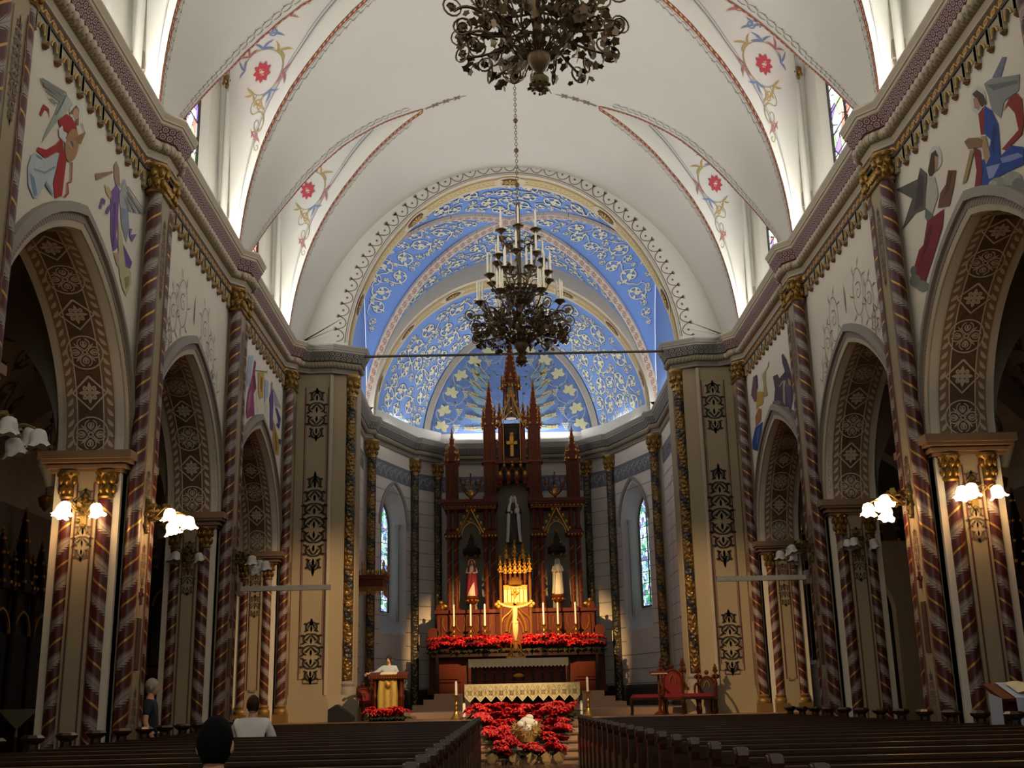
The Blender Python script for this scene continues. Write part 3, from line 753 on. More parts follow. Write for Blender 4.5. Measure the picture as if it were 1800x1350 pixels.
# soffit of the arch: beige edge, ochre ears of wheat, beige edge, gilded medallions
def archmap(cxz, y0, drop=0.0):
    pts = cxz; sl = [0]
    for i in range(1,len(pts)): sl.append(sl[-1]+hypot(pts[i][0]-pts[i-1][0],pts[i][1]-pts[i-1][1]))
    def mp(s,t,lift=.012):
        s = max(0,min(sl[-1]-1e-6,s)); i = 0
        while sl[i+1] < s: i += 1
        q = (s-sl[i])/(sl[i+1]-sl[i]); x0,z0 = pts[i]; x1,z1 = pts[i+1]; l = hypot(x1-x0,z1-z0)
        nx,nz = (z1-z0)/l,-(x1-x0)/l
        return (x0+(x1-x0)*q+nx*lift, y0+t, z0+(z1-z0)*q+nz*lift)
    return mp, sl[-1]
def arch_soffit(pts, y0, w, parent, nmed):
    mp,T = archmap(pts,y0); n = 72; ss = [T*i/n for i in range(n+1)]
    q = MB(); q.grid([[mp(s,0,0) for s in ss],[mp(s,w,0) for s in ss]],0); q.build('arch_soffit',BEIGE,parent,smooth=True)
    q = MB(); q.grid([[mp(s,.2*w) for s in ss],[mp(s,.8*w) for s in ss]],0,False,[[(s,0) for s in ss],[(s,1) for s in ss]]); q.build('soffit_band',OCHRE,parent)
    st = []; k = 0; s = .12
    while s < T/2-.1:
        for sg in (0,1):
            b = s if sg == 0 else T-s; a = 0 if sg == 0 else pi
            st += [leaf(b,w*.5,a+.75,.28,.035,-.2),leaf(b,w*.5,a-.75,.28,.035,.2)]
        s += .15
    st += [even([(T*i/60,w*.27) for i in range(61)],.012),even([(T*i/60,w*.73) for i in range(61)],.012)]
    paint(st,lambda a,b: mp(a,b,.02)).build('wheat_stencil',WHEAT,parent)['kind'] = 'stuff'
    for k in range(nmed):
        s = T*(k+.5)/nmed if nmed%2 else T*(k+1)/(nmed+1)
        q = MB(); R = min(w*.44,.32)
        q.add([mp(s,w/2,.03)]+[mp(s+R*1.5*cos(a),w/2+R*sin(a),.03) for a in [2*pi*j/20 for j in range(20)]],[(0,1+j,1+(j+1)%20) for j in range(20)],0)
        q.add([mp(s,w/2,.034)]+[mp(s+R*1.1*cos(a),w/2+R*.72*sin(a),.034) for a in [2*pi*j/20 for j in range(20)]],[(0,1+j,1+(j+1)%20) for j in range(20)],1)
        for j in range(8):
            a = 2*pi*j/8; q.add([mp(s,w/2,.1),mp(s+R*.5*cos(a-.25),w/2+R*.4*sin(a-.25),.05),mp(s+R*1.0*cos(a),w/2+R*.68*sin(a),.07),mp(s+R*.5*cos(a+.25),w/2+R*.4*sin(a+.25),.05)],[(0,1,2,3)],2)
        q.build('medallion',[BEIGE,mat('medallion_brown','#6a4a30',.7,0,.1,9),GOLDP],parent)
arch_soffit(inn, YW, YS-YW, chw, 5)
# scalloped stencil along the front edge of the arch
def edge_stencil(pts, y, parent, inner=.08, rise=.34, step=.36):
    sl = [0]
    for i in range(1,len(pts)): sl.append(sl[-1]+hypot(pts[i][0]-pts[i-1][0],pts[i][1]-pts[i-1][1]))
    T = sl[-1]
    def mp(s,t):
        s = max(0,min(T-1e-6,s)); i = 0
        while sl[i+1] < s: i += 1
        q = (s-sl[i])/(sl[i+1]-sl[i]); x0,z0 = pts[i]; x1,z1 = pts[i+1]; l = hypot(x1-x0,z1-z0); nx,nz = -(z1-z0)/l,(x1-x0)/l
        return (x0+(x1-x0)*q+nx*t, y-.012, z0+(z1-z0)*q+nz*t)
    st = [even([(T*i/90,inner) for i in range(91)],.014), even([(T*i/90,inner-.05) for i in range(91)],.006)]
    n = int(T/step)
    for k in range(n):
        s = T*(k+.5)/n; h = step/2
        st.append(even(bez((s-h,inner+rise*.75),(s-h*.6,inner-.02),(s+h*.6,inner-.02),(s+h,inner+rise*.75),8),.014))
        st.append(leaf(s+h,inner+rise*.7,pi/2,.14,.025,0)); st.append(leaf(s+h,inner+rise*.8,pi/2+.8,.1,.02,-.3)); st.append(leaf(s+h,inner+rise*.8,pi/2-.8,.1,.02,.3))
        st.append(even(arc(s,inner+rise*.62,.02,0,2*pi,6),.016))
    paint(st,mp).build('scallop_stencil',SCAL,parent)['kind'] = 'stuff'
edge_stencil([(x,z) for x,z in inn if z > 11.2], YW, chw)

# ---------------------------------------------------------------- sanctuary vault (groined bay) and apse vault
SA = 5.02; SZ0 = 10.95; SB = 5.68; YM = 34.85; YH = 3.45
def g1(t): return (max(0,1-t*t))**.54
def S1(x): return SZ0+SB*g1(x/SA)
def S2(y): return SZ0+SB*g1((y-YM)/YH)
m = MB(); n = 28; tt = [sin(pi/2*i/n) for i in range(-n,n+1)]
for e in (-1,1):    # front and back webs: barrel along y where |x|/SA <= |y|/YH
    m.grid([[(SA*t*k/14, YM+e*YH*abs(k/14) if False else YM+e*YH*s, 0) for t in (0,)] for s in (0,1) for k in (0,)],0) if False else None
    rows = []
    for i in range(n+1):
        s = sin(pi/2*i/n); r = []
        for j in range(-20,21):
            x = SA*s*sin(pi/2*j/20) if i else 0; r.append((x,YM+e*YH*s,S1(x)))
        rows.append(r)
    m.grid(rows,0)
    rows = []
    for i in range(n+1):
        s = sin(pi/2*i/n); r = []
        for j in range(-20,21):
            y = YH*s*sin(pi/2*j/20); r.append((e*SA*s,YM+y,S2(YM+y)))
        rows.append(r)
    m.grid(rows,0)
m.v = [(x,y,min(z,99)) for x,y,z in m.v]
sv = struct('ceiling_sanctuary', m, BLUE, smooth=True)
m = MB()
for e in (-1,1):
    m.grid([[(e*SA,YM-YH,10.4),(e*SA,YM+YH,10.4)],[(e*SA,YM-YH,SZ0+.02),(e*SA,YM+YH,SZ0+.02)]],0)
    # upright wall under the side web
    yy = [YM-YH+2*YH*i/24 for i in range(25)]; m.grid([[(e*(SA+.01),y,SZ0) for y in yy],[(e*(SA+.01),y,S2(y)) for y in yy]],1)
m.build('upper_wall',[PLASTER,BLUE],sv)
def cylmap_x(e):   # barrel web: u = arc length from the crown, v = distance from the crossing along y
    tab = [(0,0)]; 
    for i in range(1,81):
        x = SA*sin(pi/2*i/80); px = SA*sin(pi/2*(i-1)/80); tab.append((tab[-1][0]+hypot(x-px,S1(x)-S1(px)),x))
    def X(u):
        s = abs(u)
        for (a,xa),(b,xb) in zip(tab,tab[1:]):
            if s <= b: return (xa+(xb-xa)*(s-a)/(b-a))*(1 if u >= 0 else -1)
        return SA*(1 if u >= 0 else -1)
    return X, tab[-1][0]
XU, TU = cylmap_x(1)
def front_map(e):
    def f(u,v):
        x = XU(u); z = S1(x); n = Vector((x/SA,0,max(.05,(z-SZ0)/SB))).normalized()*.02; return (x-n.x,YM+e*v,z-n.z)
    return f
def YU(u):
    k = XU(u)/SA; return k*YH
def side_map(e):
    def f(u,v):   # u arc along y, v distance from crossing along x
        y = YU(u); z = S2(YM+y); n = Vector((0,y/YH,max(.05,(z-SZ0)/SB))).normalized()*.02; return (e*v,YM+y-n.y,z-n.z)
    return f
for e in (-1,1):
    ins = lambda u,v: abs(u) < TU and 0 < v < YH-.12 and abs(XU(u))/SA < v/YH-.09
    st = scrollfill((-TU,TU,.2,YH),ins,.085,.46,9000,11+e)
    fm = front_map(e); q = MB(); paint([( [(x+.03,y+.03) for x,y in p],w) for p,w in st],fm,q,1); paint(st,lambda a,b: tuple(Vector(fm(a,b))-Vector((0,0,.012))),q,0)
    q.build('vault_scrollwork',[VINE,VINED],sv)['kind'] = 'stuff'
    ins = lambda u,v: abs(u) < TU and 0 < v < SA-.05 and abs(YU(u))/YH < v/SA-.09
    st = scrollfill((-TU,TU,.2,SA),ins,.085,.46,10000,21+e)
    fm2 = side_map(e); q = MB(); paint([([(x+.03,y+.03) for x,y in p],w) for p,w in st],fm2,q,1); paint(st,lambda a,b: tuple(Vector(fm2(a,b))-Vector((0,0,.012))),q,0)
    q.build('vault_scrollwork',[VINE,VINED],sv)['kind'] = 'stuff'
# diagonal ribs: flat pink bands with a stencil, framed by darker lines
for sx in (-1,1):
    for e in (-1,1):
        q = MB(); rows = [[],[],[],[]]; uvv = []
        for i in range(33):
            s = sin(pi/2*i/32); x = SA*s; y = YH*s; z = S1(x)-.02
            dx,dy = YH,-SA; l = hypot(dx,dy); w = .17
            for r,(k,dz) in zip(rows,((-1,.06),(-1,-.06),(1,-.06),(1,.06))): r.append((sx*(x+k*w*dx/l), YM+e*(y+k*w*dy/l), z+dz))
            uvv.append((i*.25,0))
        uvs = [[(u,0) for u,_ in uvv],[(u,0) for u,_ in uvv],[(u,1) for u,_ in uvv],[(u,1) for u,_ in uvv]]
        q.grid(rows,0,False,uvs); q.build('diagonal_rib',RIBP,sv)
# transverse arch before the apse
A2 = 4.78; Y2A, Y2B = 38.3, 39.45
def S3(x): return 11.25+4.75*(max(0,1-(x/A2)**2))**.54
arch2 = [(-A2*cos(a),S3(A2*cos(a))) for a in ang]; arch2o = [(-SA*1.01*cos(a),S1(SA*cos(a))+.05) for a in ang]
m = MB(); m.grid([[(x,Y2A,z) for x,z in arch2],[(x,Y2A,z) for x,z in arch2o]],0); m.box(-5.1,-A2,Y2A,Y2B,10.5,11.27); m.box(5.1,A2,Y2A,Y2B,10.5,11.27)
ta = struct('wall_apse_arch', m, RIBG, smooth=False)
arch_soffit(arch2, Y2A, Y2B-Y2A, ta, 7)
# apse vault: ruled between the transverse arch and the frame of the end wall
A3 = 3.35; YE = 43.0
def S4(x): return 11.35+4.15*(max(0,1-(x/A3)**2))**.62
arch3 = [(-A3*cos(a),S4(A3*cos(a))) for a in ang]
m = MB(); m.grid([[tuple(Vector((x0,Y2B-.02,z0)).lerp(Vector((x1,YE-.1,z1)),t/6)) for (x0,z0),(x1,z1) in zip(arch2,arch3)] for t in range(7)],0)
av = struct('ceiling_apse', m, BLUE, smooth=True)
T2 = archmap(arch2,0)[1]; T3 = archmap(arch3,0)[1]; mpa,_ = archmap(arch2,Y2B); mpb,_ = archmap(arch3,YE-.1); DV = 3.5
def apmap(u,v): # u -.5..+.5 in metres of mean arc, v depth
    k = (u/((T2+T3)/2)+.5); q = v/DV; return tuple(Vector(mpa(k*T2,0,.02)).lerp(Vector(mpb(k*T3,0,.02)),q))
TM = (T2+T3)/2
st = scrollfill((-TM/2,TM/2,.1,DV),lambda u,v: abs(u) < TM/2-.06 and .1 < v < DV-.12,.09,.5,14000,5)
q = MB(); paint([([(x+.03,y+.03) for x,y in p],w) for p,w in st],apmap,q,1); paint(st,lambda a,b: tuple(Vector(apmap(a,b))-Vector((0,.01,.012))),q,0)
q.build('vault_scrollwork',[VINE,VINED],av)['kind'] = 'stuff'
# end wall tympanum with its grey frame
m = MB(); m.add([(x,YE,z) for x,z in arch3],[tuple(range(len(arch3)))]); m.add([(-A3,YE,10.3),(A3,YE,10.3),(A3,YE,11.36),(-A3,YE,11.36)],[(0,1,2,3)],1)
tw = struct('wall_end', m, [BLUE2,PLASTER])
fr = [( (A3-.22)/A3*x, 11.35+(z-11.35)*(4.15-.24)/4.15) for x,z in arch3]
m = MB(); m.grid([[(x,YE-.02,z) for x,z in arch3],[(x,YE-.22,z) for x,z in arch3],[(x,YE-.22,z) for x,z in fr],[(x,YE-.01,z) for x,z in fr]],0); m.build('end_arch_frame',RIBG,tw)
m = MB()
for e in (-1,1): m.grid([[(e*5.02,38.4,10.3),(e*3.6,41.9,10.3),(e*2.7,43,10.3)],[(e*5.02,38.4,11.4),(e*3.6,41.9,11.4),(e*2.7,43,11.4)]],0)
m.build('upper_wall',PLASTER,tw)
# grape vines and wheat on the tympanum
tq = MB(); tm = lambda x,z: (x,YE-.03,z); tm2 = lambda x,z: (x,YE-.045,z)
rnd = random.Random(4)
def vine_leaf(x,z,r,a):
    o = []
    for k in range(5): o.append(leaf(x,z,a+(k-2)*.95,r*(1 if k in (0,4) else 1.15),r*.34,0))
    return o
for e in (-1,1):
    spine = [(e*(A3-.62)*cos(a), 11.45+3.3*sin(a)**1.24) for a in (.06,.3,.54,.78,1.02,1.26)]
    pts = []
    for k,(x,z) in enumerate(spine):
        R = .42
        paint([even(arc(x-e*.15,z,R,pi*.5 if e < 0 else pi*.5,(pi*2.1 if e > 0 else -pi*1.1),22),.014)],tm,tq,2)
        for li,lf_ in enumerate(vine_leaf(x-e*.05,z+.05,.27,pi/2+.4*((k%2)*2-1))): paint([lf_],lambda a,b,li=li: (a,YE-.045-.004*li,b),tq,0)
        gx,gz = x-e*.62,z+.12
        for i in range(4):
            for j in range(4-i): paint([([(gx+(j-(3-i)/2)*.075-.03,gz-i*.075),(gx+(j-(3-i)/2)*.075,gz-i*.075),(gx+(j-(3-i)/2)*.075+.03,gz-i*.075)],[.012,.035,.012])],tm2,tq,0)
    for k in range(7):
        z0 = 11.5+k*.34; x0 = e*.9; a = (.05+k*.13); L_ = 1.0-.04*k
        for i in range(7):
            q_ = i/6*L_; x = e*(.95+q_*.75*cos(a)); z = z0+q_*.75*sin(a)+k*.05
            if i > 2: paint([leaf(x,z,(a+.5) if e > 0 else pi-a-.5,.15,.03,0),leaf(x,z,(a-.5) if e > 0 else pi-a+.5,.15,.03,0)],tm2,tq,1)
        paint([even([(e*.8,z0),(e*(.95+L_*.75*cos(a)),z0+L_*.75*sin(a)+k*.05)],.016)],tm2,tq,1)
        paint([([(e*.8,z0),(e*(.95+L_*.3),z0+.15*sin(a)),(e*(1.0+L_*.8*cos(a)),z0+L_*.8*sin(a)+k*.05)],[.05,.12,.03])],tm,tq,3)
tq.build('grape_and_wheat_painting',[mat('vine_leaf_cream','#d9d6a8',.8,0,.1,9),mat('wheat_ear','#cdbf8c',.8,0,.1,9),mat('vine_stem','#b6bfc2',.8,0,.1,9),mat('wheat_haze','#88a8b8',.8,0,.1,9)],tw)['kind'] = 'stuff'
st = scrollfill((-3.1,3.1,11.0,15.2),lambda x,z: abs(x) < A3-.35 and 11.45 < z < 11.35+3.8*(max(0,1-(x/(A3-.3))**2))**.62,.1,.17,1400,9,.06)
paint(st,lambda x,z: (x,YE-.02,z)).build('tympanum_scrolls',mat('tymp_scroll','#8fa3c6',.85,0,.05,6),tw)['kind'] = 'stuff'
# tie rod across the chancel arch
m = MB(); m.tube([(-4.16,30.3,10.66),(4.16,30.3,10.66)],.035,8); tag(m.build('tie_rod',DARKG),'thin dark iron tie rod spanning the chancel arch','rod')

# ---------------------------------------------------------------- sanctuary walls below the cornice
SIDEW = mat('sanctuary_wall','#d8cfc0',.8,0,.06,1.0); BLOCKL = mat('block_joint','#5f5a55',.85,0,.1,4)
APSEP = [(-5.1,31.0),(-5.1,38.3),(-4.86,38.7),(-3.66,41.95),(-2.75,42.95),(2.75,42.95),(3.66,41.95),(4.86,38.7),(5.1,38.3),(5.1,31.0)]
m = MB()
win = None
for i in range(len(APSEP)-1):
    (x0,y0),(x1,y1) = APSEP[i],APSEP[i+1]
    if i in (2,6):     # canted wall with a lancet: solid strips around an opening
        L_ = hypot(x1-x0,y1-y0); tx,ty = (x1-x0)/L_,(y1-y0)/L_; nx,ny = -ty,tx   # outward
        if i == 2: pass
        c = L_*.5; h = .62; z0,sp_,ap = 4.5,7.4,8.4; pts = parch(h+.4,sp_,ap+.45,8); ip = parch(h,sp_,ap,8)
        P = lambda u,z,o=0.0: (x0+tx*u+nx*o, y0+ty*u+ny*o, z)
        H2 = h+.4
        m.grid([[P(0,1),P(c-H2,1)],[P(0,10.4),P(c-H2,10.4)]],0); m.grid([[P(c+H2,1),P(L_,1)],[P(c+H2,10.4),P(L_,10.4)]],0)
        m.grid([[P(c-H2,1),P(c+H2,1)],[P(c-H2,z0-.8),P(c+H2,z0-.8)]],0); m.grid([[P(c+u,z) for u,z in pts],[P(c+u,10.4) for u,z in pts]],0)
        outer = [(c-H2,z0-.8)]+[(c+u,z) for u,z in pts]+[(c+H2,z0-.8)]; inner = [(c-h,z0)]+[(c+u,z) for u,z in ip]+[(c+h,z0)]
        D = .55
        m.grid([[P(u,z) for u,z in outer],[P(u,z,D) for u,z in inner]],1); m.add([P(*outer[0]),P(*outer[-1]),P(inner[-1][0],inner[-1][1],D),P(inner[0][0],inner[0][1],D)],[(0,1,2,3)],1)
        CW[0] += 1; g = MB(); g.add([P(u,z,D-.02) for u,z in inner],[tuple(range(len(inner)))]); w = g.build('window_%d'%CW[0],GLASS_A); w['kind'] = 'structure'
        fr = MB(); fr.tube([P(u,z,D-.06) for u,z in inner+[inner[0]]],.04,5); fr.tube([P(c,z0,D-.06),P(c,ap,D-.06)],.025,5)
        k = z0+.4
        while k < sp_+.3: fr.tube([P(c-h,k,D-.06),P(c+h,k,D-.06)],.012,4); k += .4
        fr.build('window_lead',DARKG,w)
        # hood roll and little jamb shafts
        hd = MB(); hd.tube([P(c+u,z,-.04) for u,z in parch(h+.52,sp_,ap+.6,8)],.06,6); hd.build('window_hood',WALLG,w)
        for e in (-1,1):
            s_ = MB(); s_.tube([P(c+e*(h+.18),z0-.3,.2),P(c+e*(h+.18),sp_,.2)],.05,8); s_.lathe([(.05,0),(.1,.16),(.1,.2)],8,P(c+e*(h+.18),sp_,.2)); s_.build('window_jamb_shaft',WALLG,w,smooth=True)
    else:
        m.grid([[(x0,y0,1),(x1,y1,1)],[(x0,y0,10.4),(x1,y1,10.4)]],0)
sw = struct('wall_sanctuary', m, [SIDEW,mat('window_reveal','#b5b5b2',.85,0,.04,2)])
# ashlar joints and a stencilled frieze under the cornice on every wall plane
q = MB(); q2 = MB(); pn = MB()
for i in range(len(APSEP)-1):
    (x0,y0),(x1,y1) = APSEP[i],APSEP[i+1]; L_ = hypot(x1-x0,y1-y0); tx,ty = (x1-x0)/L_,(y1-y0)/L_; nx,ny = ty,-tx
    f = lambda u,z: (x0+tx*u+nx*.012,y0+ty*u+ny*.012,z)
    if L_ < .8: continue
    if i not in (4,):
        z = 1.9
        while z < 8.8:
            if i in (2,6) and 3.1 < z < 8.5:
                c = L_/2; paint([even([(0.1,z),(c-1.05,z)],.008),even([(c+1.05,z),(L_-.1,z)],.008)],f,q)
            else: paint([even([(.1,z),(L_-.1,z)],.008)],f,q)
            z += .48
    n = max(1,int(L_/.42)); w = L_/n
    pn.grid([[f(.08,9.05),f(L_-.08,9.05)],[f(.08,9.65),f(L_-.08,9.65)]],0)
    f3 = lambda u,z: (x0+tx*u+nx*.022,y0+ty*u+ny*.022,z)
    for k in range(n):
        c = w*(k+.5); paint([taper(sp(c,9.35,.17,1.2,1.3),.03,.012),leaf(c+.1,9.3,.9,.25,.035,.3),leaf(c-.1,9.3,2.2,.25,.035,-.3),leaf(c,9.1,pi/2,.2,.03,0)],f3,q2)
    if i in (0,8):     # arched outline drawn on the side walls
        pts = parch(.75,7.4,8.3,8)
        for yc in (2.0,5.0): paint([even([(yc-.75,3.2)]+[(yc+u,z) for u,z in pts]+[(yc+.75,3.2)],.012)],f,q)
q.build('block_joints',BLOCKL,sw)['kind'] = 'stuff'; pn.build('frieze_panel',mat('frieze_panel','#6f7277',.8,0,.08,4),sw); q2.build('frieze_stencil',mat('frieze_leaf','#a5a39a',.8,0,.08,8),sw)['kind'] = 'stuff'
m = MB(); sweep([(x,y) for x,y in APSEP],[(.0,1.0),(.12,1.0),(.12,1.75),(.06,1.85),(0,1.85)],m,0,1); struct('baseboard_sanctuary',m,DARKG)
# gilded vine columns of the sanctuary
def vine_column(loc, h, r, label, tone=VINECOL):
    t = thing('vine_column',label,'column',loc)
    b = MB(); b.lathe([(r*1.7,0),(r*1.7,.12),(r*1.35,.2),(r*1.5,.27),(r*1.1,.34)],14); b.build('base',GREYT,t,smooth=True)
    s_ = MB(); s_.lathe([(r,.3),(r,h-.55)],14); s_.build('shaft',tone,t,smooth=True)
    c = MB(); c.lathe([(r*1.15,h-.6),(r*1.2,h-.54),(r*1.0,h-.52),(r*1.1,h-.35),(r*1.6,h-.1),(r*1.75,h-.06),(r*1.75,h)],14)
    for k in range(8):
        a = 2*pi*k/8; c.ball((r*1.35*cos(a),r*1.35*sin(a),h-.25),r*.45,0,6,4,(1,1,1.6)); c.ball((r*1.15*cos(a+.4),r*1.15*sin(a+.4),h-.42),r*.4,0,6,4,(1,1,1.5))
    c.build('capital',GOLD,t,smooth=True); return t
for e,sd in ((-1,'left'),(1,'right')):
    vine_column((e*4.52,30.5,1.65),8.5,.15,'bright gilded vine column on the inner edge of the %s chancel pier'%sd)
    vine_column((e*4.82,38.35,1.0),9.1,.15,'dark gilded vine column where the %s sanctuary wall meets the apse'%sd,VINECOL)
    vine_column((e*3.6,41.7,1.0),9.1,.14,'dark vine column between the %s apse lancet window and its pilaster'%sd,VINEDIM)
    vine_column((e*2.82,42.7,1.0),9.1,.14,'dark vine column at the %s corner of the apse end wall'%sd,VINEDIM)

# ---------------------------------------------------------------- chancel piers
def panel_frame(mb, f, u0,u1,z0,z1,w=.012,notch=.12):
    pts = [(u0+notch,z0),(u1-notch,z0),(u1-notch,z0+notch*.8),(u1,z0+notch*.8),(u1,z1),(u0,z1),(u0,z0+notch*.8),(u0+notch,z0+notch*.8),(u0+notch,z0)]
    paint([even(pts,w)],f,mb)
for e,sd in ((-1,'left'),(1,'right')):
    t = thing('chancel_pier','broad cream chancel pier with black stencils on the %s of the altar'%sd,'pier',(e*5.4,30.4,1.0))
    M = Matrix.Translation((-e*5.4,-30.4,-1.0))
    def rel(mb): mb.v = [(x-e*5.4,y-30.4,z-1.0) for x,y,z in mb.v]; return mb
    b = MB(); b.prism([(e*6.2,30.12),(e*5.0,30.12),(e*4.97,30.22),(e*4.62,30.28),(e*4.62,30.45),(e*4.35,30.55),(e*4.3,31.0),(e*5.1,31.1),(e*6.2,31.1)],1.6,10.45); rel(b).build('body',STONE,t)
    b = MB(); b.box(e*5.03,e*4.96,30.07,30.2,1.65,10.1); rel(b).build('edge_moulding',IVORY,t)
    b = MB(); b.prism([(e*6.2,29.97),(e*4.9,29.97),(e*4.2,30.25),(e*4.2,31.1),(e*6.2,31.1)],1.0,1.5); b.prism([(e*6.2,30.02),(e*4.93,30.02),(e*4.25,30.28),(e*4.25,31.1),(e*6.2,31.1)],1.5,1.58); b.prism([(e*6.2,30.07),(e*4.97,30.07),(e*4.3,30.3),(e*4.3,31.1),(e*6.2,31.1)],1.58,1.66); rel(b).build('base',STONE,t)
    f = lambda u,z: (e*5.39+u-e*5.4, 30.12-.012-30.4, z-1.0)
    q = MB(); panel_frame(q,f,-.31,.31,1.95,9.75,.014,.12); paint([even([(-.27,2.2),(-.27,9.6)],.005),even([(.27,2.2),(.27,9.6)],.005)],f,q); q.build('panel_line',LINEM,t)
    q = MB(); paint(xf(arabesque(1.35,.5),0,9.0),f,q); q.build('upper_stencil',INK,t)
    q = MB(); paint(xf(arabesque(2.5,.58),0,6.05),f,q); q.build('middle_stencil',INK,t)
    q = MB(); paint(xf(arabesque(1.5,.5),0,2.75),f,q); q.build('lower_stencil',INK,t)
# ---------------------------------------------------------------- compound nave piers
def mk(shape, *a): mb = MB(); shape(mb, *a); return mb
_r = .115
_base = MB(); _base.box(-.17,.17,-.17,.17,0,.22); _base.lathe([(.165,.22),(.175,.27),(.165,.32),(.13,.35),(.15,.4),(.12,.44)],14)
_cap = MB(); _cap.lathe([(.125,0),(.145,.03),(.12,.06),(.125,.2),(.18,.38),(.2,.4),(.2,.44)],14)
for k in range(8):
    a = 2*pi*k/8; _cap.ball((.15*cos(a),.15*sin(a),.3),.055,0,6,4,(1,1,1.5)); _cap.ball((.135*cos(a+.39),.135*sin(a+.39),.15),.05,0,6,4,(1,1,1.6)); _cap.ball((.175*cos(a+.39),.175*sin(a+.39),.39),.035,0,5,3)
def shaft(parent, x, y, z0, z1, mt, r=_r, meshes={}):
    key = (round(z1-z0,3), mt.name, r)
    if key not in meshes:
        q = MB(); q.lathe([(r,0),(r,z1-z0)],18,caps=False); o = q.build('spiral_shaft',mt,parent,(x,y,z0),smooth=True); meshes[key] = o.data; return o
    return link('spiral_shaft',meshes[key],parent,(x,y,z0))
CAPM = []; BASEM = []
def capital(parent,x,y,z,s=1.0):
    if not CAPM: o = _cap.build('capital',GOLD,parent,(x,y,z),smooth=True); CAPM.append(o.data)
    else: o = link('capital',CAPM[0],parent,(x,y,z))
    o.scale = (s,s,s); return o
def cbase(parent,x,y,z):
    if not BASEM: o = _base.build('base',mat('base_gilt','#8a6a3a',.45,.4,.2,8),parent,(x,y,z),smooth=True); BASEM.append(o.data)
    else: o = link('base',BASEM[0],parent,(x,y,z))
    return o
SPIN = {-1:(SPIRAL_N,SPIRAL_P),1:(SPIRAL_P,SPIRAL_N)}
